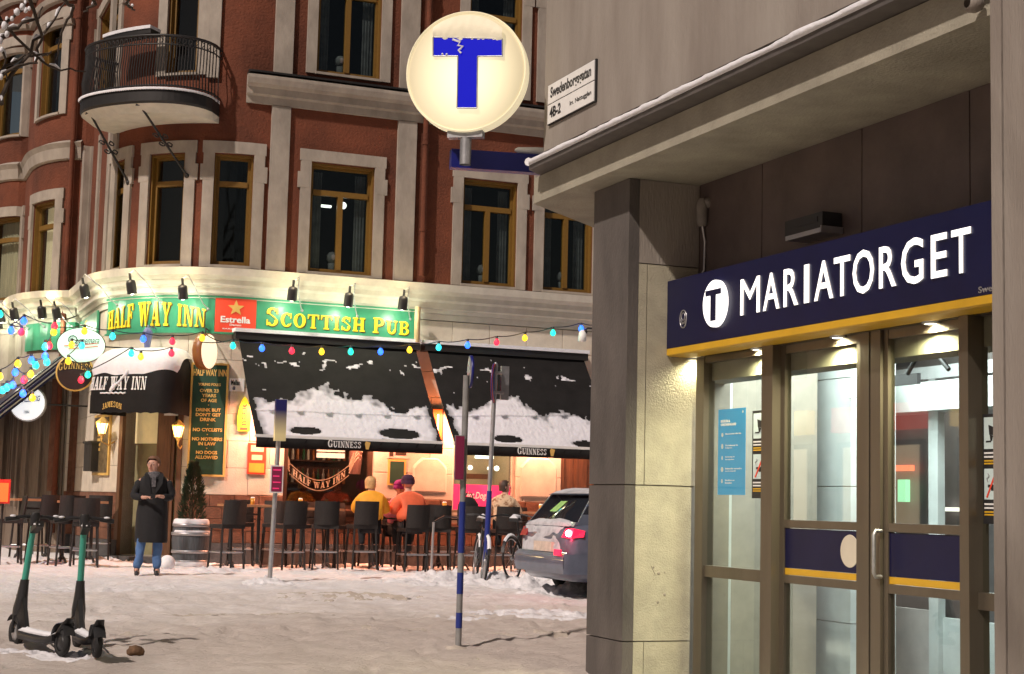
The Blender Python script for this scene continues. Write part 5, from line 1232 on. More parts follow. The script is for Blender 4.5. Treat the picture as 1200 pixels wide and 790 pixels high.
for (x0, x1, y0, y1, c, s_, nm) in ((1040, 1066, 545, 552, (1, .12, .05), 1.6, 'red_strip'), (1000, 1012, 550, 558, (1, .5, .05), 1.4, 'yellow_strip'), (1052, 1061, 562, 588, (.3, .9, .5), .8, 'green_panel'), (1125, 1138, 546, 560, (.7, .85, 1), 1.3, 'white_panel'), (1104, 1138, 595, 599, (1, .95, .85), 1.2, 'white_strip')):  # glowing panels put in for the coloured lights mirrored by the glass
    a, b = at_x(x0, y1, 10.5), at_x(x1, y0, 10.5); mb = MB(); mb.box((10.5, min(a.y, b.y), a.z), (10.56, max(a.y, b.y), b.z)); mb.build(nm, glow(nm+'_glow', c, s_), t)
# solid blue band standing in for the door band reflected in the side pane
ya = at_x(829, 600, 7.7).y; yb = at_x(874, 600, 7.7).y
mb = MB(); mb.box((7.7, yb, zb0), (7.72, ya, zb1)); il = mb.build('reflected_band', mat('reflected_band_blue', (.05, .06, .3), .4, .05), stn)
mb = MB(); mb.box((7.7, yb, zb0-.06), (7.72, ya, zb0-.003)); mb.build('reflected_stripe', 'signyel', stn)
q = at_x(830, 626, 7.69); mb = MB(); mb.lathe([(.001, .004), (.13, .004), (.13, 0)], 20, 0, lambda p: q+Vector((-p.z, p.x, p.y))); mb.build('reflected_disc', 'white', stn)
lamp('vestibule_tube', 'AREA', (8.3, 11.6, 3.08), 215, (.88, .98, 1.0), 2.0, stn, direction=(0, 0, -1), size_y=2.0)
lamp('vestibule_tube', 'AREA', (9.9, 12.6, 3.08), 50, (.93, 1.0, .95), 2.0, stn, direction=(0, 0, -1), size_y=.5)
for (X, Y_) in ((8.3, 11.6), (9.9, 12.6)):
    mb = MB(); mb.box((X-.12, Y_-1.2, 3.11), (X+.12, Y_+1.2, 3.149)); mb.build('ceiling_tube', glow('tube_glow', (.85, 1, .95), 2.5), stn)

# ================================================================ STREET NAME SIGN
A, B, Cc, D = [at_x(x, y, XU-.03) for x, y in ((643, 97), (696, 74), (696, 118), (641, 146))]
y0, y1 = (A.y+D.y)/2, (B.y+Cc.y)/2; zt2, zb2 = (A.z+B.z)/2, (Cc.z+D.z)/2
t = thing('street_name_sign', 'white street name sign with black print on the concrete wall', 'sign', (XU, y0, zt2))
f = lambda u, v, e=0: Vector((XU-.03-e, y0+(y1-y0)*u, zb2+(zt2-zb2)*v))
mb = MB()
for v0, v1 in ((0, .485), (.515, 1)): mb.hexa([f(0, v0, -.028), f(1, v0, -.028), f(1, v0, 0), f(0, v0, 0), f(0, v1, -.028), f(1, v1, -.028), f(1, v1, 0), f(0, v1, 0)])
mb.build('enamel_plate', 'white', t)
mb = MB(); mb.hexa([f(-.015, -.02, -.028), f(1.015, -.02, -.028), f(1.015, -.02, -.008), f(-.015, -.02, -.008), f(-.015, 1.02, -.028), f(1.015, 1.02, -.028), f(1.015, 1.02, -.008), f(-.015, 1.02, -.008)]); mb.build('plate_backing', 'black', t)
mb = MB(); fn = lambda u0, v0, u1, v1: (lambda a, b, e: f(u0+(u1-u0)*a, v0+(v1-v0)*b, e))
add_text(mb, 'Swedenborgsgatan', fn(.06, .56, .94, .92), .003, .02); add_text(mb, '4B-2', fn(.05, .13, .3, .40), .003, .03); add_text(mb, 'kv. Nattugglan', fn(.5, .15, .95, .30), .003, .005); mb.build('plate_lettering', 'black', t)

# ================================================================ T SIGN ON ITS ARM
TT = 15.2; C0 = at_t(548, 86, TT); RAD = 72*TT/F
nrm = Vector((-.56, -.83, 0)).normalized(); u = Vector((-nrm.y, nrm.x, 0)); u = u if u.dot(RT) > 0 else -u; v = Vector((0, 0, 1))
t = thing('metro_roundel', 'glowing cream metro disc with a big blue T and snow inside its top rim', 'metro sign', C0)
T = lambda q: C0+u*q.x+v*q.y+nrm*q.z
dth = .17
M['opal'] = bpy.data.materials.new('opal_lit_disc'); m_ = M['opal']; m_.use_nodes = True; ntt = m_.node_tree; bb = ntt.nodes['Principled BSDF']
bb.inputs['Base Color'].default_value = (.42, .36, .24, 1); bb.inputs['Roughness'].default_value = .3
tc = ntt.nodes.new('ShaderNodeTexCoord'); gr = ntt.nodes.new('ShaderNodeVectorMath'); gr.operation = 'LENGTH'; sc_ = ntt.nodes.new('ShaderNodeMapping'); sc_.inputs['Scale'].default_value = (1.0, 1.0, .85); sc_.inputs['Location'].default_value = (0, 0, .06)
rmp = ntt.nodes.new('ShaderNodeMapRange'); rmp.inputs['From Min'].default_value = .12; rmp.inputs['From Max'].default_value = .55; rmp.inputs['To Min'].default_value = 1.15; rmp.inputs['To Max'].default_value = .36
ntt.links.new(tc.outputs['Object'], sc_.inputs[0]); ntt.links.new(sc_.outputs[0], gr.inputs[0]); ntt.links.new(gr.outputs['Value'], rmp.inputs[0]); ntt.links.new(rmp.outputs[0], bb.inputs['Emission Strength']); bb.inputs['Emission Color'].default_value = (1.0, .86, .55, 1)
mb = MB(); mb.lathe([(.001, dth*.5+.04), (RAD*.6, dth*.5+.03), (RAD*.93, dth*.5), (RAD*.965, dth*.5-.02)], 56, 0, T); mb.lathe([(RAD*.965, -dth*.5+.02), (RAD*.93, -dth*.5), (RAD*.6, -dth*.5-.03), (.001, -dth*.5-.04)], 56, 0, T); mb.build('lit_face', 'opal', t)
M['rimgold'] = mat('cream_rim', (.55, .48, .32), .4, .1, emit=(1, .85, .55), estr=.5)
mb = MB(); mb.lathe([(RAD*.965, dth*.5-.02), (RAD*.985, dth*.5+.005), (RAD, dth*.5-.01), (RAD, -dth*.5+.01), (RAD*.985, -dth*.5-.005), (RAD*.965, -dth*.5+.02)], 56, 0, T); mb.build('disc_rim', 'rimgold', t)
def tdisc(x, y): # photo px on disc plane -> local u, v
    d_ = ray(x, y); tt = (C0+nrm*(dth*.5+.04)-CAM).dot(nrm)/d_.dot(nrm); P = CAM+d_*tt; q = P-C0; return q.dot(u), q.dot(v)
poly = [tdisc(*q) for q in ((508, 44), (589, 46), (589, 66), (560, 66.5), (559, 127), (536, 127), (537, 66), (508, 66))]
M['tblue'] = mat('translucent_blue', (.002, .003, .16), .6, .05, spec=.15, emit=(.004, .008, .75), estr=.5)
mb = MB(); mb.prism([(a, b) for a, b in poly], C0+nrm*(dth*.5+.030), u, v, nrm, .022); mb.build('blue_letter', 'tblue', t)
mb = MB(); pl = poly+[poly[0]]
for a, b in zip(pl, pl[1:]): mb.tube([C0+u*a[0]+v*a[1]+nrm*(dth*.5+.052), C0+u*b[0]+v*b[1]+nrm*(dth*.5+.052)], .007, 5)
mb.build('letter_outline', 'steel', t)
mb = MB(); rings = []
for i in range(40):
    f_ = i/39; x = -.34+.68*f_; x0_, y0_ = tdisc(508+81*f_, 44+2*f_); wv = .02*noise.noise(Vector((f_*9, 2, 5)))+.014*noise.noise(Vector((f_*24, 1, 5)))
    xx = x0_; yl = y0_-.012+wv; yt = min(math.sqrt(max(.01, (RAD*.90)**2-xx*xx)), .56)
    rings.append([T(Vector((xx, yl+(yt-yl)*j/6, dth*.5+.05+.03*math.sin(PI*j/6)+.012*noise.noise(Vector((f_*14, j, 8)))))) for j in range(7)])
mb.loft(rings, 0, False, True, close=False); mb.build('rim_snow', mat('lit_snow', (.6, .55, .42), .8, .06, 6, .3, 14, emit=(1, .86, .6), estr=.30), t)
mb = MB(); pts = [tdisc(*q) for q in ((531, 47), (540, 50), (537, 54), (543, 55), (538, 60), (541, 63))]; mb.tube([T(Vector((a, b, dth*.5+.06))) for a, b in pts], .012, 6)
for q in ((519, 64), (524, 64.3)): a, b = tdisc(*q); mb.sphere(T(Vector((a, b, dth*.5+.055))), .012, 6)
mb.build('snow_streak', 'snow', t)
bot = T(Vector((0, -RAD, 0)))
mb = MB(); mb.box((-.17, -RAD-.045, -.05), (.17, -RAD+.02, .05), 0, T); mb.lathe([(.055, -RAD-.30), (.055, -RAD-.04)], 10, 0, lambda q: C0+Vector((q.x, q.y, q.z))); mb.build('disc_foot', 'steel', t)
# arm: horizontal blue beam from the chamfered corner
zA = at_t(548, 172, TT).z
Lend = at_t(528, 183, TT+.1); Rend = Vector((XU, YE, 0))+CH*.25
dirA = Vector((Lend.x-Rend.x, Lend.y-Rend.y, 0)).normalized()
t2 = thing('sign_beam', 'dark blue steel beam carrying the metro disc out from the building corner', 'beam', (Rend.x, Rend.y, zA-.1))
sd = Vector((-dirA.y, dirA.x, 0))*.06; l0 = Vector((Lend.x, Lend.y, 0)); r0 = Vector((Rend.x, Rend.y, 0))
zb_r = at_t(637, 193, 14.6).z
mb = MB(); mb.hexa([l0-sd+Vector((0, 0, zA-.19)), r0-sd+Vector((0, 0, zA-.19)), r0+sd+Vector((0, 0, zA-.19)), l0+sd+Vector((0, 0, zA-.19)), l0-sd+Vector((0, 0, zA-.01)), r0-sd+Vector((0, 0, zA-.01)), r0+sd+Vector((0, 0, zA-.01)), l0+sd+Vector((0, 0, zA-.01))]); mb.build('arm_beam', 'blue', t2)
mb = MB(); pa = r0.lerp(l0, .02)+Vector((0, 0, zA+.03)); pb = r0.lerp(l0, .36)+Vector((0, 0, zA+.03)); mb.tube([pa, pa.lerp(pb, .5), pb, pb+dirA*.03], [.045, .042, .03, .01], 8); mb.build('arm_snow', 'snow', t2)
# ================================================================ GROUND
M['street'] = bpy.data.materials.new('trodden_snow'); m_ = M['street']; m_.use_nodes = True; t_ = m_.node_tree; b_ = t_.nodes['Principled BSDF']; N = t_.nodes.new; L = t_.links.new
b_.inputs['Roughness'].default_value = .7
tc = N('ShaderNodeTexCoord'); sp = N('ShaderNodeSeparateXYZ'); L(tc.outputs['Object'], sp.inputs[0])
n1 = N('ShaderNodeTexNoise'); n1.inputs['Scale'].default_value = .35; n1.inputs['Detail'].default_value = 6; mp = N('ShaderNodeMapping'); mp.inputs['Scale'].default_value = (.5, 1.3, 1); L(tc.outputs['Object'], mp.inputs[0]); L(mp.outputs[0], n1.inputs['Vector'])
n2 = N('ShaderNodeTexNoise'); n2.inputs['Scale'].default_value = 5; n2.inputs['Detail'].default_value = 8; n2.inputs['Roughness'].default_value = .7; L(mp.outputs[0], n2.inputs['Vector'])
# clean pavement snow beyond y about 19 m, sanded road nearer
mr = N('ShaderNodeMapRange'); mr.inputs['From Min'].default_value = 16; mr.inputs['From Max'].default_value = 21.5; L(sp.outputs['Y'], mr.inputs[0])
a1 = N('ShaderNodeMath'); a1.operation = 'MULTIPLY_ADD'; a1.inputs[1].default_value = 1.5; a1.inputs[2].default_value = -.75; L(n1.outputs['Fac'], a1.inputs[0])
a2 = N('ShaderNodeMath'); a2.operation = 'ADD'; L(a1.outputs[0], a2.inputs[0]); L(mr.outputs[0], a2.inputs[1])
a3 = N('ShaderNodeMath'); a3.operation = 'MULTIPLY_ADD'; a3.inputs[1].default_value = 1.1; L(n2.outputs['Fac'], a3.inputs[0]); a4 = N('ShaderNodeMath'); a4.operation = 'SUBTRACT'; a4.inputs[1].default_value = .55; L(a2.outputs[0], a4.inputs[0]); L(a4.outputs[0], a3.inputs[2])
rp = N('ShaderNodeValToRGB'); e_ = rp.color_ramp.elements; e_[0].position = 0; e_[0].color = (.64, .565, .52, 1); e_[1].position = 1; e_[1].color = (.90, .88, .90, 1)
x_ = rp.color_ramp.elements.new(.35); x_.color = (.75, .69, .65, 1); x_ = rp.color_ramp.elements.new(.6); x_.color = (.82, .77, .75, 1)
L(a3.outputs[0], rp.inputs[0]); L(rp.outputs[0], b_.inputs['Base Color'])
n3 = N('ShaderNodeTexNoise'); n3.inputs['Scale'].default_value = 9; n3.inputs['Detail'].default_value = 9; n3.inputs['Roughness'].default_value = .75; L(mp.outputs[0], n3.inputs['Vector'])
bp = N('ShaderNodeBump'); bp.inputs['Strength'].default_value = 1.0; bp.inputs['Distance'].default_value = .06; L(n3.outputs['Fac'], bp.inputs['Height']); L(bp.outputs[0], b_.inputs['Normal'])
_fp = {}
_rf = random.Random(21)
for _k in range(26):      # tracks of footprints crossing the street, and scattered scuffs
    fx, fy, fa = _rf.uniform(-1, 13), _rf.uniform(9.5, 26), _rf.uniform(-.5, .5)+(0 if _rf.random() < .6 else 1.4)
    for st in range(_rf.randrange(5, 16)):
        q_ = (fx+math.cos(fa)*st*.66+math.sin(fa)*(.1 if st % 2 else -.1)+_rf.uniform(-.05, .05), fy+math.sin(fa)*st*.66-math.cos(fa)*(.1 if st % 2 else -.1)+_rf.uniform(-.05, .05), fa+_rf.uniform(-.15, .15), _rf.uniform(.035, .065))
        _fp.setdefault((int(q_[0]//.5), int(q_[1]//.5)), []).append(q_)
def prints(x, y):
    d = 0; i, j = int(x//.5), int(y//.5)
    for a in (i-1, i, i+1):
        for b in (j-1, j, j+1):
            for (px, py, an, dp) in _fp.get((a, b), ()):
                u = (x-px)*math.cos(an)+(y-py)*math.sin(an); v = -(x-px)*math.sin(an)+(y-py)*math.cos(an)
                q = (u/.17)**2+(v/.085)**2
                if q < 2.6: d += -dp*math.exp(-q*q*1.2)+dp*.35*math.exp(-((q-1.7)/.5)**2)
    return d
def gz(x, y):
    d = 0
    if 8 < y < 33 and -6 < x < 22:
        fade = min(1, (y-8)/2, (33-y)/3, (x+6)/2, (22-x)/2)
        d = (.045*noise.noise(Vector((x*.5, y*1.7, 0)))+.034*noise.noise(Vector((x*2.2, y*3.1, 4)))+.022*(.5-abs(noise.noise(Vector((x*4.5, y*6, 9))))*2)+.016*noise.noise(Vector((x*10, y*12, 2))))*fade
        d += prints(x, y)*fade
        for yc, w_, h_ in ((13.2, .2, .05), (14.8, .22, .06), (16.4, .25, .07), (18.0, .2, .05), (19.6, .3, -.04)):
            yy = y-yc-.25*math.sin(x*.3+yc)-.06*x*0
            d -= h_*math.exp(-(yy/w_)**2)*fade*(.6+.8*noise.noise(Vector((x*.6, yc, 2))))
    if x > 6.25 and y < 13.4: d -= .35*min(1, (x-6.25)/.1)
    return d-.005+slope(y)
xs = [-60, -30, -15, -8, -5]+[-3+i*.06 for i in range(300)]+[17, 22, 26, 35, 60, 110]
ys = [-25, -5, 4, 7]+[8+i*.07 for i in range(340)]+[36, 45, 60, 100, 160]
vs = [(x, y, gz(x, y)) for y in ys for x in xs]; nx = len(xs)
fc = [(j*nx+i, j*nx+i+1, (j+1)*nx+i+1, (j+1)*nx+i) for j in range(len(ys)-1) for i in range(nx-1)]
mb = MB(); mb.add(vs, fc, 0, True); g = mb.build('ground', 'street'); g['kind'] = 'structure'
# ploughed snow: rough heaps raised over the trodden sheet
def heap(name, blobs, res, seed, m_='snow', rough=.5):
    x0 = min(b[0]-b[2] for b in blobs)-.1; x1 = max(b[0]+b[2] for b in blobs)+.1; y0 = min(b[1]-b[3] for b in blobs)-.1; y1 = max(b[1]+b[3] for b in blobs)+.1
    nx_, ny_ = int((x1-x0)/res)+1, int((y1-y0)/res)+1; h = {}
    for i in range(nx_+1):
        for j in range(ny_+1):
            x, y = x0+i*res, y0+j*res; v = 0
            for (bx, by, rx, ry, hh) in blobs:
                q = ((x-bx)/rx)**2+((y-by)/ry)**2
                if q < 1: v = max(v, hh*(1-q)**.8)
            n_ = noise.noise(Vector((x*3.2+seed, y*3.2, 0)))*.9+(.6-abs(noise.noise(Vector((x*8, y*8+seed, 3))))*2.2)*.55+noise.noise(Vector((x*22, y*22, seed)))*.5
            h[i, j] = v*.78*(.5+rough*n_*1.8)-.012 if v > 0 else -.05
    vs = []; id_ = {}; fc_ = []
    def vid(i, j):
        if (i, j) not in id_:
            id_[i, j] = len(vs); x, y = x0+i*res, y0+j*res; vs.append((x, y, gz(x, y)+h[i, j]))
        return id_[i, j]
    for i in range(nx_):
        for j in range(ny_):
            if max(h[i, j], h[i+1, j], h[i, j+1], h[i+1, j+1]) > 0: fc_.append((vid(i, j), vid(i+1, j), vid(i+1, j+1), vid(i, j+1)))
    mb = MB(); mb.add(vs, fc_, 0, True); o = mb.build(name, m_); o['kind'] = 'stuff'; return o
def blob(x, y, rx, ry, h): p = at_z(x, y); return (p.x, p.y, rx, ry, h)
M['snow2'] = mat('greyish_snow', (0.70, 0.69, 0.72), 0.8, 0.12, 5, 0.8, 18)
heap('ploughed_snow', [blob(x, y, rx, ry, h) for x, y, rx, ry, h in ((500, 684, .8, .7, .10), (530, 680, .9, .7, .2), (562, 683, .9, .8, .22), (600, 684, 1.0, .8, .24), (640, 688, 1.0, .8, .22), (680, 694, 1.0, .7, .2), (470, 680, .7, .4, .07))], .045, 3, 'snow2')
heap('ploughed_snow', [blob(x, y, rx, ry, h) for x, y, rx, ry, h in ((585, 716, .7, .35, .05), (630, 715, .8, .35, .06), (672, 722, .8, .4, .07), (550, 722, .5, .25, .035))], .045, 8, 'snow2')
heap('kerb_snow', [blob(x, y, rx, ry, h) for x, y, rx, ry, h in ((40, 658, 1.2, .9, .10), (100, 660, 1.0, .9, .12), (150, 658, .9, .9, .12), (205, 670, .5, .4, .10), (240, 670, .5, .4, .12), (285, 669, .6, .3, .08), (345, 671, .8, .3, .05), (410, 672, .8, .3, .05), (460, 674, .8, .3, .06))], .05, 5, 'snow2')
heap('pole_snow', [blob(x, y, rx, ry, h) for x, y, rx, ry, h in ((311, 684, .35, .4, .12), (322, 685, .6, .25, .05), (300, 686, .3, .2, .05))], .03, 6, 'snow2')
heap('scooter_snow', [blob(x, y, rx, ry, h) for x, y, rx, ry, h in ((5, 764, .3, .28, .06), (30, 768, .3, .2, .06), (60, 772, .22, .18, .05), (92, 772, .2, .25, .08), (108, 770, .2, .25, .09), (-20, 768, .3, .2, .05))], .02, 9, 'snow2')
heap('road_slush', [blob(538, 757, .22, .14, .03), blob(525, 757, .12, .08, .02), blob(640, 740, 1.2, .35, .025), blob(300, 720, 1.4, .5, .03), blob(180, 740, 1.0, .35, .022), blob(450, 735, 1.0, .3, .02), blob(420, 700, 1.5, .5, .03), blob(560, 772, .5, .15, .015)], .04, 12, mat('slush', (.50, .44, .38), .85, .2, 6, .6, 30))
p = at_z(158, 767); mb = MB(); mb.sphere(p+Vector((0, 0, .03)), .06, 7, sc=(1.25, 1, .75)); mb.sphere(p+Vector((.05, .02, .02)), .045, 6); mb.sphere(p+Vector((-.045, -.02, .02)), .035, 5)
mb.v = [q+Vector((noise.noise(q*30), noise.noise(q*31+Vector((5, 0, 0))), noise.noise(q*29)))*.025 for q in mb.v]
lump = mb.build('dirty_snow_lump', mat('dirty_lump', (.16, .09, .05), .9, .4, 20, .6, 40)); tag(lump, 'small brown frozen clod on the snow right of the scooters', 'clod')
p = at_z(197, 668); mb = MB(); mb.sphere(p+Vector((0, .1, .11)), .13, 12); o = mb.build('snow_ball', 'snow'); tag(o, 'rounded white snow lump between the standing man and the barrel', 'snow lump')

# ================================================================ ADDED UNSEEN SHOP (gives the station door glass something to reflect)
sh = thing('added_shop', 'unseen low shop with red and yellow lit fronts added for the door glass to reflect', 'building', (-8, 30, 0))
mb = MB(); mb.box((-13, 20, -.1), (-5, 44, 6.2)); mb.build('shop_wall', 'ashlar', sh)
mb = MB(); mb.box((-13.2, 19.8, 6.2), (-4.8, 44.2, 6.5)); mb.build('flat_roof', 'snow', sh)
M['shopwin'] = glow('shop_window_light', (1, .8, .5), 1.3); M['redfas'] = glow('red_fascia_light', (1, .08, .04), 1.3); M['yelfas'] = glow('yellow_fascia_light', (1, .6, .08), 1.3)
for i in range(6):
    y = 21+i*3.8
    mb = MB(); mb.box((-5.0, y, .7), (-4.95, y+2.6, 2.5)); wn_ = mb.build('shop_window', 'shopwin', sh)
    mb = MB(); mb.box((-4.95, y-.1, .6), (-4.88, y, 2.6)); mb.box((-4.95, y+2.6, .6), (-4.88, y+2.7, 2.6)); mb.box((-4.95, y-.1, 2.5), (-4.88, y+2.7, 2.6)); mb.box((-4.95, y+1.25, .7), (-4.9, y+1.35, 2.5)); mb.build('window_frame', 'iron', wn_)
    mb = MB(); mb.box((-5.0, y-.1, 2.8), (-4.8, y+2.8, 3.3)); mb.build('fascia', 'redfas' if i % 2 else 'yelfas', sh)
    mb = MB(); mb.box((-5.0, y+.2, 4.0), (-4.96, y+1.2, 5.5)); mb.box((-5.0, y+1.6, 4.0), (-4.96, y+2.5, 5.5)); mb.build('upper_pane', 'dark', sh)
# ================================================================ STOOLS AND TABLES
def make_stool():
    t = thing('bar_stool', 'x', 'stool')
    sw, sd, sh, bh = .43, .42, .76, 1.16
    mb = MB(); mb.loft([[Vector((-sw/2, -sd/2, z)), Vector((sw/2, -sd/2, z)), Vector((sw/2, sd/2, z)), Vector((-sw/2, sd/2, z))] for z in (sh-.07, sh)], 0, True, False); mb.build('seat', 'wicker', t, local=True)
    mb = MB(); R_ = []
    for i in range(7):
        f_ = i/6; z = sh+.0+(bh-sh)*f_; y = -sd/2-.02-.05*f_; w_ = sw/2*(1-.02*f_)
        R_.append([Vector((-w_, y+.018, z)), Vector((0, y-.02, z)), Vector((w_, y+.018, z)), Vector((w_, y+.048, z)), Vector((0, y+.012, z)), Vector((-w_, y+.048, z))])
    mb.loft(R_, 0, True, True); mb.build('backrest', 'wicker', t, local=True)
    for sx_ in (-1, 1):
        for sy_ in (-1, 1):
            mb = MB(); mb.tube([(sx_*(sw/2-.025), sy_*(sd/2-.03), sh-.07), (sx_*(sw/2+.005), sy_*(sd/2+.0), 0)], .019, 6, smooth=False); mb.build('leg', 'wicker', t, local=True)
    mb = MB()
    for (a, b) in (((-1, -1), (1, -1)), ((1, -1), (1, 1)), ((1, 1), (-1, 1)), ((-1, 1), (-1, -1))):
        mb.tube([(a[0]*(sw/2-.01), a[1]*(sd/2-.01), .30), (b[0]*(sw/2-.01), b[1]*(sd/2-.01), .30)], .014, 6)
    mb.build('footrest', 'alu', t, local=True); return t
def make_table():
    t = thing('bar_table', 'x', 'table')
    mb = MB(); mb.box((-.42, -.36, 1.03), (.42, .36, 1.07)); mb.build('table_top', 'orange', t, local=True)
    mb = MB()
    for s_ in (-1, 1): mb.tube([(s_*.24, 0, 1.03), (s_*.24, 0, .06)], .03, 8)
    mb.tube([(-.24, 0, .9), (.24, 0, .9)], .018, 6); mb.build('pedestal', 'iron', t, local=True)
    for s_ in (-1, 1):
        mb = MB(); mb.tube([(s_*.24, -.28, .01), (s_*.24, -.2, .08), (s_*.24, 0, .12), (s_*.24, .2, .08), (s_*.24, .28, .01)], .022, 6)
        mb.tube([(s_*.24, -.1, .13), (s_*.24, 0, .35), (s_*.24, .1, .13)], .012, 5); mb.build('foot', 'iron', t, local=True)
    return t
stool0 = make_stool(); table0 = make_table(); used = {'s': False, 't': False}
def put(kind, x, y, rz, label, group, z=None):
    base = stool0 if kind == 's' else table0
    o = base if not used[kind] else copy_tree(base); used[kind] = True
    o.location = (x, y, gz(x, y)+.004 if z is None else z); o.rotation_euler = (0, 0, rz); o['label'] = label; o['group'] = group; return o
GS = 'black wicker bar stools on the pub terrace'; GT = 'high bar tables on the pub terrace'
front = [(267, 668, 'black wicker bar stool by the barrel planter, first of the front row'), (340, 668, 'black wicker bar stool just right of the leaning metal pole'), (384, 669, 'empty black wicker bar stool left of the woman in the yellow jacket'),
         (425, 671, 'black wicker bar stool under the woman in the yellow jacket'), (484, 672, 'black wicker bar stool under the person in the orange coat'), (516, 673, 'black stool beside a bright metal post, left of the striped pole'), (549, 673, 'black wicker bar stool with a black bag on it, behind the first bicycle'),
         (591, 674, 'black wicker bar stool under the person in the pale fur coat')]
SP = {}
for i, (x, y, lb) in enumerate(front):
    p = at_z(x, y); Y0 = 26.6+.03*(p.x-6); q = at_y(x, 600, Y0); SP[i] = (q.x, Y0)
    put('s', q.x, Y0+(0 if i in (3, 4, 7) else (rnd.random()-.5)*.3), (rnd.random()-.5)*(.2 if i in (3, 4, 7) else .7), lb, GS)
for i, (x, lb) in enumerate(((288, 'bar table beside the barrel planter under the menu of rules'), (370, 'bar table before the dark bar window, two empty stools at it'), (455, 'bar table where the yellow, purple and orange clad people sit'), (530, 'bar table left of the bright pink poster'), (625, 'bar table where the person in the fur coat sits'))):
    q = at_y(x, 590, 27.45); put('t', q.x, 27.45, 0, lb, GT)
for i, (x, lb) in enumerate(((283, 'far stool against the wall by the tall green board'), (322, 'far stool seen behind the leaning metal pole'), (362, 'far stool below the dark bar window, left one'), (398, 'far stool below the dark bar window, right one'), (440, 'far stool between the yellow and purple clad people'), (462, 'far stool under the child in the purple hat'), (520, 'far stool left of the pink poster'), (612, 'far stool behind the person in the fur coat'), (645, 'far stool nearest the snowy car'))):
    q = at_y(x, 600, 28.25); put('s', q.x, 28.2, PI+(rnd.random()-.5)*.7, 'black wicker '+lb, GS)
# glasses and a candle on the tables
for i, (x, lb) in enumerate(((352, 'amber beer glass on the table before the dark bar window'), (445, 'amber beer glass on the table before the woman in the yellow jacket'), (470, 'amber beer glass beside the person in the orange coat'), (521, 'amber beer glass on the table left of the pink poster'), (634, 'amber beer glass on the table of the person in the fur coat'), (296, 'amber beer glass on the table beside the barrel planter'))):
    q = at_y(x, 590, 27.4); t = thing('beer_glass', lb, 'glass', (q.x, 27.4, 1.075), 'glasses on the terrace tables')
    mb = MB(); mb.lathe([(.03, .001), (.036, .05), (.040, .13), (.036, .125), (.03, .01), (.001, .008)], 12, c=(q.x, 27.4, 1.07)); mb.build('glass_body', mat('beer_amber', (.6, .28, .04), .15, 0), t)
    mb = MB(); mb.lathe([(.039, .13), (.03, .15), (.001, .152)], 12, c=(q.x, 27.4, 1.07)); mb.build('foam', 'white', t)
# left terrace round the corner
for i, (x, Y0, rz, lb) in enumerate(((10, 28.5, 1.6, 'black wicker bar stool cut off by the left edge of the photo'), (78, 27.6, .2, 'black wicker bar stool behind the handlebar of the left scooter'), (100, 27.5, -.1, 'black wicker bar stool directly behind the right scooter'), (52, 28.6, .4, 'black wicker bar stool deep on the dim left terrace'), (115, 29.8, 2.9, 'black wicker bar stool against the stone corner plinth'), (32, 30.2, 2.6, 'black wicker bar stool farthest back on the left terrace'))):
    q = at_y(x, 620, Y0); put('s', q.x, Y0, rz, lb, GS)
for i, (x, Y0, lb) in enumerate(((92, 28.6, 'bar table with red lit edge behind the two scooters'), (40, 29.4, 'bar table with red lit edge farther left behind the scooters'))):
    q = at_y(x, 600, Y0); put('t', q.x, Y0, .1, lb, GT)
q = at_y(4, 576, 27.8); t = thing('lit_back_box', 'glowing box standing in for a stool back lit red and orange at the left edge', 'heater', q)
mb = MB(); mb.box(q+Vector((-.14, -.1, -.2)), q+Vector((.10, .1, .2))); mb.build('box_case', mat('red_plastic', (.55, .04, .03), .4, .1), t)  # box with its own glow, in place of a stool back lit red
mb = MB(); mb.box(q+Vector((-.12, -.108, -.17)), q+Vector((.07, -.101, .14))); mb.build('box_glow', glow('red_glow', (1, .10, .02), 1.4), t)
mb = MB(); mb.tube([q+Vector((0, 0, -.2)), Vector((q.x, q.y, 0))], .02, 6); mb.build('box_post', 'iron', t)
lamp('left_terrace_glow', 'POINT', q+Vector((.3, -.5, .5)), 16, (1, .12, .05), .15, t)
# bright metal post by stool
p = at_z(505, 674); q = at_y(508, 612, p.y); t = thing('terrace_post', 'thin bright metal post with a short top bar at the terrace edge', 'post', (p.x, p.y, 0))
mb = MB(); mb.tube([(p.x, p.y, 0), (p.x+.02, p.y, q.z)], .022, 8); mb.build('post_tube', 'alu', t); mb = MB(); mb.tube([(p.x+.02, p.y, q.z), (p.x+.25, p.y+.1, q.z+.1), (p.x+.6, p.y+.3, q.z+.08)], .018, 6); mb.build('post_arm', 'black', t)

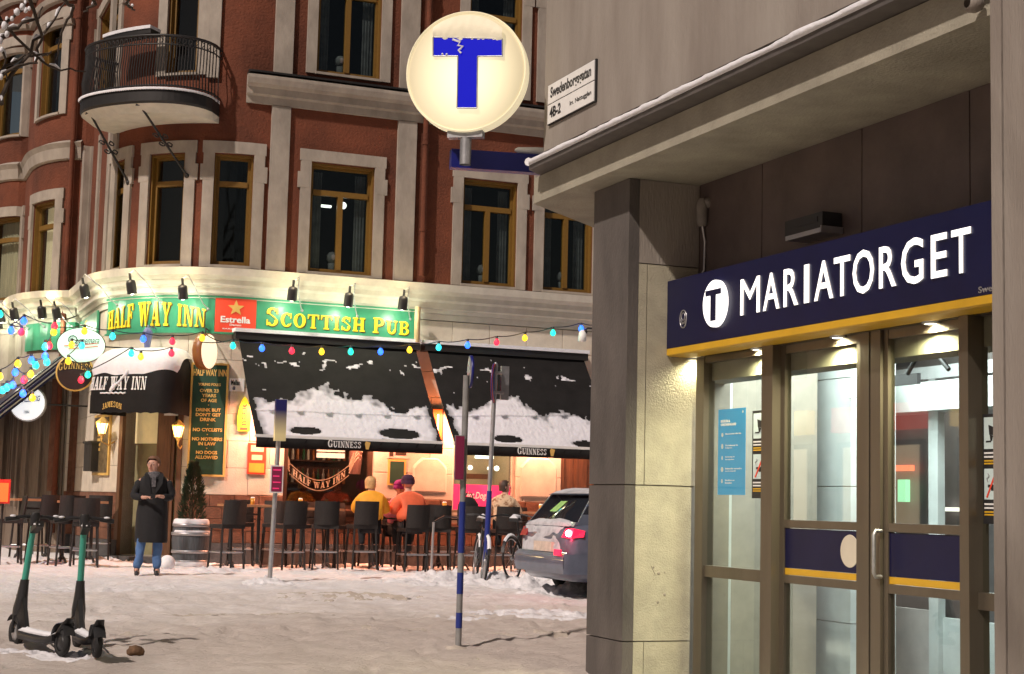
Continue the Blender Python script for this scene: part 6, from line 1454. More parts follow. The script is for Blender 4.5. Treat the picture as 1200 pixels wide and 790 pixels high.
# ================================================================ BARREL PLANTERS WITH CONIFER
def barrel(x, y, lb, shrub):
    p = at_z(x, y); t = thing('barrel_planter', lb, 'planter', (p.x, p.y, 0), 'barrel planters by the entrance')
    prof = [(.27, 0), (.29, .12), (.315, .33), (.325, .45), (.315, .6), (.30, .72), (.285, .80), (.25, .80), (.24, .74), (.001, .74)]
    mb = MB(); mb.lathe(prof, 20, c=(p.x, p.y, 0)); mb.build('staves', mat('weathered_barrel', (.075, .085, .095), .6, .4, 3, .3, 30, stretch=(14, 14, .5)), t)
    for z, r_ in ((.09, .292), (.26, .316), (.56, .326), (.71, .312)):
        mb = MB(); mb.lathe([(r_-.01, z-.028), (r_+.01, z-.025), (r_+.01, z+.025), (r_-.01, z+.028)], 20, c=(p.x, p.y, 0)); mb.build('hoop', 'steel', t)
    mb = MB(); mb.lathe([(.325, .585), (.335, .60), (.312, .625)], 20, c=(p.x, p.y, 0), a0=-2.8, a1=.2); mb.lathe([(.315, .735), (.30, .80), (.27, .82), (.2, .79)], 20, c=(p.x, p.y, 0)); mb.lathe([(.30, .0), (.33, .03), (.30, .09)], 20, c=(p.x, p.y, 0)); mb.build('barrel_snow', 'snow', t)
    if shrub:
        s_ = thing('conifer_shrub', 'dark clipped conifer standing in the barrel by the pub door', 'shrub', (p.x, p.y, .74))
        mb = MB(); mb.tube([(p.x, p.y, .7), (p.x, p.y, 1.75)], [.03, .008], 6); mb.build('trunk', 'wood', s_)
        mb = MB(); r2 = random.Random(3)
        for k in range(2600):
            h = r2.random()**.8; rad = .27*(1-h)**.55*(.75+.35*noise.noise(Vector((h*6, k*.001, 1))))+.02
            a = r2.random()*2*PI; rr = rad*(.6+.45*r2.random()); c = Vector((p.x+rr*math.cos(a), p.y+rr*math.sin(a), .78+h*1.0))
            d = Vector((math.cos(a), math.sin(a), .9+r2.random())).normalized(); sd_ = d.orthogonal().normalized()*.012; l_ = .05+.05*r2.random()
            mb.add([c-sd_, c+sd_, c+d*l_], [(0, 1, 2)])
        o = mb.build('crown', mat('conifer_needles', (.018, .05, .022), .8, .5, 12), s_)
barrel(222, 664, 'grey weathered barrel planter with snow on its hoops holding a dark conifer', True)
barrel(200, 658, 'barrel planter half hidden behind the barrel with the conifer', False)

# ================================================================ PEOPLE
def skinmesh(verts, edges, radii, sub=2):
    me = bpy.data.meshes.new('sk'); me.from_pydata([Vector(v) for v in verts], edges, [])
    o = bpy.data.objects.new('sk', me); COL.objects.link(o)
    md = o.modifiers.new('s', 'SKIN'); md.use_smooth_shade = True
    for i, r_ in enumerate(radii):
        rr = (r_, r_) if not isinstance(r_, tuple) else r_
        me.skin_vertices[0].data[i].radius = rr
    me.skin_vertices[0].data[0].use_root = True
    sb = o.modifiers.new('b', 'SUBSURF'); sb.levels = sub; sb.render_levels = sub
    ev = bpy.data.meshes.new_from_object(o.evaluated_get(bpy.context.evaluated_depsgraph_get()))
    vs = [v.co.copy() for v in ev.vertices]; fs_ = [tuple(p.vertices) for p in ev.polygons]
    bpy.data.objects.remove(o); bpy.data.meshes.remove(me); bpy.data.meshes.remove(ev)
    return vs, fs_
class Graph:
    def __init__(s): s.v = []; s.e = []; s.r = []
    def pt(s, p, r, link=None):
        s.v.append(Vector(p)); s.r.append(r)
        if link is not None: s.e.append((link, len(s.v)-1))
        return len(s.v)-1
    def chain(s, pts, start):
        for p, r in pts: start = s.pt(p, r, start)
        return start
def head_parts(mb, c, fwd, up, sc=1.0):
    """face features: eyes, nose, mouth, ears placed on a head of radius ~.1"""
    f = Vector(fwd).normalized(); u = Vector(up).normalized(); r_ = f.cross(u).normalized()
    P = lambda a, b, d: c+r_*a*sc+u*b*sc+f*d*sc
    mb.loft([[P(-.014, .02, .088), P(0, .025, .098), P(.014, .02, .088), P(0, .018, .085)], [P(-.02, -.022, .09), P(0, -.02, .122), P(.02, -.022, .09), P(0, -.03, .09)]], 0, True, True)
    for s_ in (-1, 1):
        mb.sphere(P(s_*.034, .016, .080), .0095*sc, 8, 1); mb.sphere(P(s_*.034, .016, .086), .0075*sc, 6, 2)
        mb.tube([P(s_*.015, .038, .092), P(s_*.034, .043, .092), P(s_*.055, .034, .082)], .003*sc, 5, 2)
        mb.sphere(P(s_*.088, .0, .0), .024*sc, 8, 0, (.5, 1, 1.2))
    mb.tube([P(-.026, -.052, .084), P(0, -.05, .094), P(.026, -.052, .084)], .007*sc, 6, 3)
def person(label, base, face, pose, skincol, group=None):
    """pose dict in local coords (x right of the person, y forward, z up) turned by face (rotation about z)"""
    cz_, sz_ = math.cos(face), math.sin(face); B = Vector(base)
    Wd = lambda p: B+Vector((p[0]*cz_-p[1]*sz_, p[0]*sz_+p[1]*cz_, p[2]))
    t = thing('person', label, 'person', base, group); J = pose['J']
    g = Graph(); a = g.pt(J['pel'], .12); ch = g.chain([(J['wai'], .105), (J['che'], .13)], a); nk = g.chain([(J['nec'], .055)], ch)
    hf = Vector(J['hf']).normalized(); hc = Vector(J['hea']); g.chain([(hc+Vector((0, 0, -.065))+hf*.02, .066), (hc+Vector((0, 0, .02)), .092), (hc+Vector((0, 0, .075))-hf*.01, .07)], nk)
    for s_ in (-1, 1):
        k = 'R' if s_ > 0 else 'L'
        sh, el, wr = J['sh'+k], J['el'+k], J['wr'+k]; w_ = g.chain([(sh, .055), (el, .042), (wr, .027)], ch)
        hd = Vector(J['ha'+k]).normalized(); wv = Vector(wr); side = Vector((0, 0, 1)).cross(hd); side = (side if side.length > .1 else Vector((1, 0, 0))).normalized()
        pm = g.pt(wv+hd*.055, (.03, .018), w_); dn = Vector((0, 0, -1)); 
        for q in range(4):
            o_ = (q-1.5)*.019; L_ = (.9, 1.0, .96, .8)[q]
            g.chain([(wv+hd*.09+side*o_, .0105), (wv+hd*(.09+.034*L_)+side*o_+dn*.012, .0095), (wv+hd*(.09+.05*L_)+side*o_+dn*.034, .0085)], pm)
        g.chain([(wv+hd*.05-side*s_*.035, .0115), (wv+hd*.082-side*s_*.042+dn*.008, .0095)], pm)
        hi, kn, an = J['hi'+k], J['kn'+k], J['an'+k]; q_ = g.chain([(hi, .085), (kn, .058), (an, .04)], a)
        fd = Vector(J['ft']).normalized(); g.chain([(Vector(an)+fd*.05+Vector((0, 0, -.05)), .018)], q_)
    vs, fs_ = skinmesh(g.v, g.e, g.r); mb = MB(); mb.add([Wd(v) for v in vs], fs_, 0, True)
    fw = Wd(hf)-B; head_parts(mb, Wd(hc), fw, (0, 0, 1))
    mb.build('body', [skincol, 'white', 'black', mat('lips', (.45, .14, .11), .5, 0)], t)
    def cloth(nm, spec, m_, sub=2):
        g = Graph(); ids = {}
        for key, p, r_, link in spec: ids[key] = g.pt(p, r_, ids.get(link))
        vs, fs_ = skinmesh(g.v, g.e, g.r, sub); mb = MB()
        out = []
        for v in vs:
            nz = noise.noise(v*8)*.022+(.5-abs(noise.noise(v*16)))*.012+noise.noise(v*30)*.004; q = Wd(v); c_ = (Vector((v.x, v.y, 0))); out.append(q+(c_.normalized()*nz if c_.length > .01 else Vector()))
        mb.add(out, fs_, 0, True); return mb.build(nm, m_, t)
    return t, J, Wd, cloth
def J_sit(hf=(0, 1, 0), lean=.1, arms='table', hip=.80):
    h = hip
    return dict(pel=(0, 0, h), wai=(0, .02, h+.2), che=(0, lean, h+.42), nec=(0, lean+.06, h+.575), hea=(0, lean+.11, h+.70), hf=hf,
        shR=(.175, lean+.02, h+.44), shL=(-.175, lean+.02, h+.44), elR=(.27, lean+.06, h+.23), elL=(-.27, lean+.06, h+.23), wrR=(.10, lean+.30, h+.30), wrL=(-.10, lean+.30, h+.30), haR=(-.5, .8, 0), haL=(.5, .8, 0),
        hiR=(.10, .03, h-.02), hiL=(-.10, .03, h-.02), knR=(.13, .44, h-.02), knL=(-.13, .44, h-.02), anR=(.12, .36, h-.42), anL=(-.12, .36, h-.42), ft=(0, 1, 0))
def dress_sit(P, coat, legs, boots, puff=1.0):
    t, J, Wd, cloth = P
    V = Vector
    spec = [('p', V(J['pel'])+V((0, 0, .02)), (.20*puff, .16*puff), None), ('w', J['wai'], (.19*puff, .15*puff), 'p'), ('c', V(J['che'])+V((0, 0, .0)), (.205*puff, .155*puff), 'w'), ('u', V(J['nec'])+V((0, -.045, -.075)), (.15*puff, .105*puff), 'c'), ('n', V(J['nec'])+V((0, -.01, .0)), .085, 'u')]
    for k in 'RL': spec += [('s'+k, J['sh'+k], .095*puff, 'c'), ('m'+k, (V(J['sh'+k])+V(J['el'+k]))/2+V((.01 if k == 'R' else -.01, 0, 0)), .085*puff, 's'+k), ('e'+k, J['el'+k], .075*puff, 'm'+k), ('r'+k, V(J['wr'+k])*.85+V(J['el'+k])*.15, .055*puff, 'e'+k)]
    cloth('coat', spec, coat)
    spec = [('p', V(J['pel'])+V((0, .0, -.03)), .145, None)]
    for k in 'RL': spec += [('h'+k, J['hi'+k], .11, 'p'), ('k'+k, J['kn'+k], .082, 'h'+k), ('a'+k, V(J['an'+k])+V((0, 0, .04)), .055, 'k'+k)]
    cloth('trousers', spec, legs)
    for k in 'RL':
        a = V(J['an'+k]); cloth('boot', [('a', a+V((0, 0, .08)), .058, None), ('b', a+V((0, -.01, -.02)), .055, 'a'), ('c', a+V((0, .12, -.05)), .045, 'b'), ('d', a+V((0, .17, -.06)), .03, 'c')], boots)
def hat(P, m_, kind='beanie'):
    t, J, Wd, cloth = P; hc = Vector(J['hea']); c = Wd(hc+Vector((0, 0, .03))-Vector(J['hf']).normalized()*.008); mb = MB(); pr = []
    if kind == 'beanie':
        mb.lathe([(.114, -.015), (.118, .01), (.115, .045), (.122, .05), (.108, .1), (.07, .142), (.001, .155)], 16, c=c); mb.lathe([(.118, -.02), (.122, .0), (.121, .045), (.110, .052)], 16, c=c)
    return mb.build('hat', m_, t)
def hair(P, m_, long=0.0):
    t, J, Wd, cloth = P; hc = Vector(J['hea']); hf = Vector(J['hf']).normalized(); mb = MB(); vs = []; A, Bn = 20, 9
    for j in range(Bn+1):
        for i in range(A):
            th = 2*PI*i/A; d = Vector((math.cos(th), math.sin(th), 0)); fr = max(0, d.dot(hf)); low = -.05-long+(.0 if fr < .25 else (.125+long)*min(1, (fr-.25)/.35))
            z = .118-(.118-low)*(j/Bn); rr = .108*math.sqrt(max(.02, 1-max(0, (z-.01)/.115)**2)) if z > .01 else .106-.02*min(1, -z*4)
            rr *= (.93 if fr > .3 and z < .085 else 1)*(1+.05*noise.noise(Vector((th*3, z*20, 3)))); vs.append(Wd(hc+Vector((0, 0, .015))+d*rr-hf*.012+Vector((0, 0, z))))
    fs_ = [(j*A+i, j*A+(i+1) % A, (j+1)*A+(i+1) % A, (j+1)*A+i) for j in range(Bn) for i in range(A)]+[tuple(range(A))]
    mb.add(vs, fs_, 0, True); return mb.build('hair', m_, t)
M['yjack'] = mat('yellow_jacket_cloth', (.85, .36, .02), .7, .12, 7, .3, 20); M['ojack'] = mat('orange_jacket_cloth', (.75, .13, .05), .7, .12, 7, .3, 20)
M['dcloth'] = mat('dark_cloth', (.007, .007, .009), .85, .2, 9); M['purple'] = mat('purple_knit', (.28, .02, .26), .85, .15, 30, .4, 80); M['pinkc'] = mat('pink_coat', (.55, .16, .2), .8, .1, 8)
M['fur'] = mat('pale_fur_coat', (.62, .45, .30), .9, .2, 10, 1.0, 40, col2=(.25, .12, .06), thresh=(.5, .62)); M['blond'] = mat('blond_hair', (.6, .35, .15), .7, .2, 30, .3, 60); M['dhair'] = mat('dark_hair', (.04, .022, .015), .6, .3, 30, .3, 60)
M['denim'] = mat('blue_denim', (.07, .15, .33), .85, .15, 12, .2, 60)
sx4, sy4 = SP[3]; P = person('woman in a yellow jacket with fair hair seated with her back to the street', (sx4+.16, sy4+.03, .0), -.25, dict(J=J_sit((.75, .6, 0), .08)), 'skin'); dress_sit(P, 'yjack', 'dcloth', 'black', 1.3); P[3]('hood', [('a', Vector(P[1]['nec'])+Vector((0, -.05, -.03)), (.12, .08), None), ('b', Vector(P[1]['nec'])+Vector((0, -.11, -.10)), (.09, .06), 'a')], 'yjack'); hair(P, 'blond', .05)
sx5, sy5 = SP[4]; P = person('person in a bulky orange coat and dark knit hat seated with back to the street', (sx5-.02, sy5+.03, .0), .05, dict(J=J_sit((.25, .9, -.05), .10)), 'skin'); dress_sit(P, 'ojack', 'dcloth', 'black', 1.42); P[3]('hood', [('a', Vector(P[1]['nec'])+Vector((0, -.06, -.03)), (.13, .08), None), ('b', Vector(P[1]['nec'])+Vector((0, -.12, -.12)), (.10, .06), 'a')], 'ojack'); hat(P, mat('dark_plum_knit', (.05, .015, .04), .9, .2, 20)); 
q = at_y(463, 600, 28.15); P = person('child in a purple knit hat and scarf facing the street across the table', (q.x, 28.1, -.0), PI+.1, dict(J=J_sit((.05, 1, -.1), .05, hip=.72)), 'skin'); dress_sit(P, 'pinkc', 'dcloth', 'black', .95); hat(P, 'purple'); P[3]('scarf', [('a', Vector(P[1]['nec'])+Vector((0, 0, .02)), .11, None), ('b', Vector(P[1]['nec'])+Vector((0, .06, -.07)), .09, 'a'), ('c', Vector(P[1]['nec'])+Vector((.03, .1, -.2)), .05, 'b')], 'purple')
sx7, sy7 = SP[7]; P = person('dark haired person in a mottled pale fur coat looking to the right', (sx7+.0, sy7+.05, .0), -.5, dict(J=J_sit((.95, .25, 0), .08)), 'skin'); dress_sit(P, 'fur', 'dcloth', 'black', 1.12); hair(P, 'dhair', .03)
sx6, sy6 = SP[6]; bz_ = at_y(549, 603, sy6).z; t = thing('black_bag', 'rounded black bag on the stool behind the first bicycle', 'bag', (sx6, sy6, .76))
mb = MB(); mb.loft([[Vector((sx6+.20*s_*math.cos(a), sy6+.02+.13*s_*math.sin(a), .765+z)) for a in [k*PI/6 for k in range(12)]] for z, s_ in ((0, .8), (.05, 1), (.28, 1.05), (.42, .95), (.52, .6), (.55, .2))], 0, True, True); mb.build('bag_body', 'dcloth', t)
mb = MB(); mb.tube([(sx6-.08, sy6, 1.3), (sx6-.04, sy6, 1.38), (sx6+.04, sy6, 1.38), (sx6+.08, sy6, 1.3)], .012, 6); mb.build('bag_handle', 'black', t)
# standing man
pm_ = at_z(175, 675); pm_ = Vector((pm_.x, pm_.y, 0)); S_ = 1.0
fc_ = math.atan2(-(CAM.x-pm_.x), (CAM.y-pm_.y))
J = dict(pel=(0, 0, .95), wai=(0, 0, 1.10), che=(0, .0, 1.32), nec=(0, .01, 1.50), hea=(.02, .03, 1.665), hf=(.45, .88, -.04),
    shR=(.19, 0, 1.44), shL=(-.19, 0, 1.44), elR=(.29, .03, 1.18), elL=(-.28, .03, 1.17), wrR=(.13, .22, 1.17), wrL=(-.12, .22, 1.19), haR=(-.75, .6, .1), haL=(.75, .6, .1),
    hiR=(.10, 0, .92), hiL=(-.10, 0, .92), knR=(.15, .06, .50), knL=(-.10, .01, .50), anR=(.19, .06, .10), anL=(-.11, -.03, .10), ft=(.1, 1, 0))
P = person('man standing in a long black coat and blue jeans with hands joined at the waist', pm_, fc_, dict(J=J), 'skin'); t, J, Wd, cloth = P; V = Vector
for k in 'RL':
    cloth('boot', [('a', V(J['an'+k])+V((0, 0, .04)), .06, None), ('b', V(J['an'+k])+V((0, -.02, -.05)), .055, 'a'), ('c', V(J['an'+k])+V((0, .12, -.06)), .042, 'b'), ('d', V(J['an'+k])+V((0, .17, -.065)), .03, 'c')], 'black')
spec = [('p', (0, 0, .90), .12, None)]
for k in 'RL': spec += [('h'+k, J['hi'+k], .085, 'p'), ('k'+k, J['kn'+k], .078, 'h'+k), ('a'+k, V(J['an'+k])+V((0, 0, -.01)), .068, 'k'+k)]
cloth('jeans', spec, 'denim')
mb = MB(); rings = []
for z, rx, ry in ((.50, .255, .185), (.53, .262, .19), (.75, .255, .18), (.95, .25, .17), (1.10, .235, .16), (1.25, .245, .165), (1.38, .25, .165), (1.45, .225, .14), (1.50, .15, .11), (1.54, .09, .085)):
    rings.append([Wd((rx*.93*math.cos(a)*(1+.07*noise.noise(V((a*2, z*3, 1)))), ry*math.sin(a)*(1+.16*noise.noise(V((math.cos(a)*3.5, math.sin(a)*3.5, z*1.5)))), z)) for a in [k*2*PI/28 for k in range(28)]])
mb.loft(rings, 0, True, True)
for s_ in (-1, 1):   # lapels
    mb.loft([[Wd((s_*.02, .176, 1.22)), Wd((s_*.03, .186, 1.22))], [Wd((s_*.05, .172, 1.36)), Wd((s_*.13, .176, 1.38))], [Wd((s_*.07, .12, 1.50)), Wd((s_*.14, .11, 1.52))], [Wd((s_*.08, .02, 1.56)), Wd((s_*.12, .0, 1.55))]], 0, False, True, close=False)
mb.build('coat', 'dcloth', t)
for k in 'RL': cloth('sleeve', [('s', V(J['sh'+k])+V((0, 0, .0)), .09, None), ('m', (V(J['sh'+k])+V(J['el'+k]))/2, .08, 's'), ('e', J['el'+k], .072, 'm'), ('r', V(J['wr'+k])*.9+V(J['el'+k])*.1, .055, 'e')], 'dcloth')
mb = MB(); mb.loft([[Wd((.06+rr_*math.cos(a) if False else rr_*math.cos(a), .03+rr_*math.sin(a)*.95, z)) for a in [k*PI/8 for k in range(16)]] for z, rr_ in ((1.46, .10), (1.50, .105), (1.545, .09), (1.565, .07))], 0, False, True)
mb.loft([[Wd((-.03, .17, z)), Wd((.03, .17, z)), Wd((.03, .185, z)), Wd((-.03, .185, z))] for z in (1.5, 1.42, 1.33)], 0, True, False); mb.build('scarf', mat('grey_check_scarf', (.04, .04, .05), .9, .3, 40, col2=(.16, .15, .16)), t)
hair(P, mat('brown_hair', (.16, .075, .04), .7, .2, 30, .3, 60), -.02)
ph = Wd((.0, .32, 1.185)); t2 = thing('phone', 'small dark phone held in the hands of the standing man', 'phone', ph); mb = MB(); mb.box(ph-V((.035, .006, .03)), ph+V((.035, .006, .035))); mb.build('phone_body', 'black', t2); mb = MB(); mb.box(ph+V((-.03, .0065, -.025)), ph+V((.03, .0075, .03))); mb.build('phone_screen', 'navy', t2)

# ================================================================ POLES AND ROAD SIGNS
p = at_z(316, 681); tp = at_y(326.5, 512, p.y); t = thing('sign_pole', 'leaning thin metal pole with a purple parking plate and an edge-on sign', 'pole', (p.x, p.y, 0))
mb = MB(); mb.tube([(p.x, p.y, -.02), tp, tp+(tp-Vector((p.x, p.y, 0))).normalized()*.55], .034, 10); mb.build('pole_tube', 'steel', t)
a, b = at_y(323, 468, p.y-.05), at_y(334, 517, p.y-.05)
mb = MB(); mb.box((a.x, a.y-.04, b.z), (b.x, a.y+.04, a.z)); o = mb.build('edge_sign', bpy.data.materials.new('gradient_sign'), t)
gm = o.data.materials[0]; gm.use_nodes = True; T_ = gm.node_tree; pb = T_.nodes['Principled BSDF']; tg = T_.nodes.new('ShaderNodeTexCoord'); sg = T_.nodes.new('ShaderNodeSeparateXYZ'); rg = T_.nodes.new('ShaderNodeValToRGB')
T_.links.new(tg.outputs['Generated'], sg.inputs[0]); T_.links.new(sg.outputs['Z'], rg.inputs[0]); T_.links.new(rg.outputs[0], pb.inputs['Base Color']); rg.color_ramp.elements[0].color = (.75, .66, .35, 1); rg.color_ramp.elements[0].position = .15; rg.color_ramp.elements[1].color = (.02, .02, .12, 1); rg.color_ramp.elements[1].position = .75; pb.inputs['Roughness'].default_value = .3  # cream to navy ramp paints the sign's reflection into its colour
a, b = at_y(317, 545, p.y-.06), at_y(331, 578, p.y-.06)
mb = MB(); mb.box((a.x, a.y-.015, b.z), (b.x, a.y, a.z)); pl_ = mb.build('parking_plate', 'white', t)
M['plum'] = mat('plum_plate', (.22, .02, .07), .4, .1)
mb = MB(); mb.box((a.x+.02, a.y-.019, b.z+.02), (b.x-.02, a.y-.0155, a.z-.02)); mb.build('plate_field', 'plum', pl_)
mb = MB(); 
for k in range(4): mb.box((a.x+.04, a.y-.022, a.z-.08-.09*k), (b.x-.04-.02*(k % 2), a.y-.0195, a.z-.06-.09*k))
mb.build('plate_print', 'pink', pl_)
# striped pole
p = at_z(537, 756); top = at_y(546.5, 440, p.y); B0 = Vector((p.x, p.y, p.z-.02)); ax = (top-B0); 
t = thing('striped_pole', 'straight pole banded blue and grey standing in the snowy road', 'pole', B0)
def at_py(y): # height fraction for photo row y
    lo, hi = 0.0, 1.3
    for _ in range(40):
        m = (lo+hi)/2; P_ = B0+ax*m; v_ = P_-CAM; py = 395-F*v_.dot(UP)/v_.dot(FW)
        if py > y: lo = m
        else: hi = m
    return lo
rows = [(757, 736, 's'), (736, 718, 'b'), (718, 696, 's'), (696, 671, 'b'), (671, 648, 's'), (648, 588, 'b'), (588, 440, 's')]
M['poleblue'] = mat('pole_blue_paint', (.015, .03, .20), .35, .1, 6); M['polegrey'] = mat('pole_grey_paint', (.22, .22, .22), .5, .25, 6)
for y0_, y1_, k in rows:
    a, b = B0+ax*at_py(y0_), B0+ax*at_py(y1_); mb = MB(); mb.tube([a, b], .031 if k == 's' else .033, 14); mb.build('pole_band', 'polegrey' if k == 's' else 'poleblue', t)
a = at_y(548.5, 415, p.y-.02); b = at_y(546, 446, p.y-.02)
mb = MB(); c = (a+b)/2; h = (a.z-b.z)/2+.03
mb.lathe([(.001, -.012), (h, -.012), (h, .012), (.001, .012)], 28, 0, lambda q: c+Vector((.04, 0, -.04))+Vector((.22, .97, 0))*q.x+Vector((0, 0, 1))*q.y+Vector((.97, -.22, 0))*q.z); ds = mb.build('round_road_sign', 'blue', t)
mb = MB(); mb.lathe([(.001, .014), (h*.9, .014), (h*.9, .013)], 24, 0, lambda q: c+Vector((.04, 0, -.04))+Vector((.22, .97, 0))*q.x+Vector((0, 0, 1))*q.y+Vector((.97, -.22, 0))*-q.z); mb.build('sign_front', 'steel', ds)
a, b = at_y(534.5, 511, p.y-.06), at_y(542.5, 562, p.y-.06)
mb = MB(); mb.box((a.x, a.y-.01, b.z), (b.x+.002, a.y+.004, a.z)); pl_ = mb.build('tow_plate', 'plum', t)
mb = MB(); mb.box((a.x-.008, a.y+.005, b.z-.008), (b.x+.008, a.y+.012, a.z+.008)); mb.build('plate_rim', 'alu', pl_)
# far pole with round sign seen obliquely
p = at_z(568, 684); top = at_y(581, 428, p.y); B0 = Vector((p.x, p.y, 0)); t = thing('sign_post', 'thin metal post with an obliquely seen round blue sign before the right awning', 'pole', B0)
ax = top-B0; f1, f2 = .10, .42
mb = MB(); mb.tube([B0, B0+ax*f1], .036, 10); mb.tube([B0+ax*f2, top], .034, 10); mb.build('post_tube', 'steel', t)
mb = MB(); mb.tube([B0+ax*f1, B0+ax*f2], .042, 10); mb.build('blue_sleeve', 'poleblue', t)
C0 = at_y(579, 449, p.y-.05); dv = Vector((C0.x, C0.y-0, 0)).normalized(); sn = Vector((-dv.y, dv.x, 0)); ex = (dv*.97+Vector((dv.y, -dv.x, 0))*.13).normalized(); ez = Vector((ex.y, -ex.x, 0))
TS = lambda q: C0+ex*q.x+Vector((0, 0, 1))*q.y-ez*q.z
mb = MB(); mb.lathe([(.001, -.008), (.30, -.008), (.305, .008), (.001, .008)], 30, 0, TS); rs = mb.build('round_sign', 'poleblue', t)
mb = MB(); mb.lathe([(.25, .011), (.30, .011), (.303, .0085)], 30, 0, TS); mb.lathe([(.25, -.011), (.30, -.011), (.303, -.0085)], 30, 0, TS); mb.build('red_ring', 'signred', rs)
mb = MB()
for dz in (-.14, .16): mb.box(C0+Vector((-.02, -.03, dz-.02)), C0+Vector((.16, .03, dz+.02)))
mb.lathe([(.001, 0), (.035, .01), (.02, .04), (.001, .05)], 8, c=top); mb.build('sign_clamps', 'alu', t)
mb = MB(); q = at_y(591, 449, p.y+.1); mb.box(q+Vector((-.06, -.02, -.26)), q+Vector((.07, .02, .26))); mb.build('rear_plate', 'steel', t)

# ================================================================ E-SCOOTERS
def scooter(pf, pr, label, lean):
    d = (pr-pf); d.z = 0; d.normalize(); sd = Vector((-d.y, d.x, 0)); upv = (Vector((0, 0, 1))+sd*lean).normalized(); B = Vector((pf.x, pf.y, pf.z-.01))
    T = lambda q: B+d*q[0]+sd*q[1]+upv*q[2]
    t = thing('kick_scooter', label, 'scooter', B, 'rental scooters standing in the snow')
    def wheel(x, r_):
        mb = MB(); mb.lathe([(r_*.62, -.022), (r_*.9, -.03), (r_, -.012), (r_, .012), (r_*.9, .03), (r_*.62, .022)], 24, 0, lambda q: T((x+q.x, q.z, r_+q.y))); o = mb.build('wheel', 'tyre', t)
        mb = MB(); mb.lathe([(.001, -.03), (r_*.3, -.03), (r_*.62, -.018), (r_*.62, .018), (r_*.3, .03), (.001, .03)], 16, 0, lambda q: T((x+q.x, q.z, r_+q.y))); mb.build('hub', 'alu' if x < .5 else 'black', o)
    wheel(0, .125); wheel(1.02, .115)
    mb = MB(); rings = []
    for x, z, w_, h_ in ((.10, .20, .045, .05), (.16, .15, .06, .05), (.25, .135, .085, .045), (.6, .13, .09, .045), (.85, .14, .085, .045), (.93, .17, .06, .05)):
        rings.append([Vector(T((x, -w_, z-h_))), Vector(T((x, w_, z-h_))), Vector(T((x, w_, z))), Vector(T((x, w_*.9, z+.01))), Vector(T((x, -w_*.9, z+.01))), Vector(T((x, -w_, z)))])
    mb.loft(rings, 0, True, True); mb.build('deck', 'black', t)
    def fender(x, r_, a0, a1, w_):
        mb = MB(); rg_ = []
        for k in range(9):
            a = a0+(a1-a0)*k/8; rg_.append([Vector(T((x+(r_+.02)*math.cos(a), s_*w_, r_+(r_+.02)*math.sin(a)+(.012 if abs(s_) < .5 else 0)))) for s_ in (-1, 0, 1)])
        mb.loft(rg_, 0, False, True, close=False); mb.build('fender', 'black', t)
    fender(0, .135, .2, 2.6, .045); fender(1.02, .13, .3, 2.9, .05)
    mb = MB(); mb.loft([[Vector(T((.93, -.05, .16))), Vector(T((.93, .05, .16))), Vector(T((1.0, .05, .2))), Vector(T((1.0, -.05, .2)))], [Vector(T((1.06, -.045, .27))), Vector(T((1.06, .045, .27))), Vector(T((1.12, .04, .30))), Vector(T((1.12, -.04, .30)))], [Vector(T((1.14, -.03, .33))), Vector(T((1.14, .03, .33))), Vector(T((1.18, .03, .33))), Vector(T((1.18, -.03, .33)))]], 0, True, True); mb.build('rear_mudguard', 'black', t)
    mb = MB()    # fork shroud and lower black stem
    s0, s1 = (.0, 0, .14), (.20, 0, 1.14); st = lambda f: tuple(s0[i]+(s1[i]-s0[i])*f for i in range(3))
    for s_ in (-1, 1): mb.tube([T((0, s_*.045, .125)), T((.03, s_*.045, .27)), T((.05, s_*.03, .34))], .016, 6)
    def ring(f, wx, wy): c_ = st(f); return [Vector(T((c_[0]+wx*math.cos(a), wy*math.sin(a), c_[2]))) for a in [k*PI/5 for k in range(10)]]
    mb.loft([ring(.14, .075, .06), ring(.2, .08, .062), ring(.30, .06, .05), ring(.42, .048, .04), ring(.46, .042, .038)], 0, True, True); mb.build('lower_stem', 'black', t)
    mb = MB(); mb.loft([[Vector(T((.02, -.05, .24))), Vector(T((.02, .05, .24))), Vector(T((.14, .04, .2))), Vector(T((.14, -.04, .2)))], [Vector(T((.07, -.035, .42))), Vector(T((.07, .035, .42))), Vector(T((.19, .03, .17))), Vector(T((.19, -.03, .17)))], [Vector(T((.09, -.02, .5))), Vector(T((.09, .02, .5))), Vector(T((.26, .02, .14))), Vector(T((.26, -.02, .14)))]], 0, True, True); mb.build('neck_cowl', 'black', t)
    mb = MB(); mb.tube([T((.02, .0, .42)), T((-.035, 0, .40)), T((-.05, 0, .36))], .018, 6); mb.sphere(T((-.015, 0, .45)), .025, 8); mb.build('lock_bracket', 'black', t)
    mb = MB(); mb.loft([ring(.46, .030, .030), ring(.94, .028, .028)], 0, True, True); mb.build('stem', mat('teal_paint', (.05, .33, .25), .35, .08, 5), t)
    mb = MB(); c_ = st(.97); mb.loft([ring(.94, .034, .036), ring(1.03, .045, .05), ring(1.06, .03, .04)], 0, True, True)
    mb.tube([T((c_[0]-.01, -.25, c_[2]+.03)), T((c_[0], -.1, c_[2]+.055)), T((c_[0], .1, c_[2]+.055)), T((c_[0]-.01, .25, c_[2]+.03))], .015, 8)
    for s_ in (-1, 1): mb.tube([T((c_[0]-.01, s_*.14, c_[2]+.045)), T((c_[0]-.012, s_*.265, c_[2]+.028))], .021, 8); mb.tube([T((c_[0]-.03, s_*.12, c_[2]+.04)), T((c_[0]-.06, s_*.2, c_[2]+.03))], .007, 5)
    mb.build('handlebar', 'black', t)
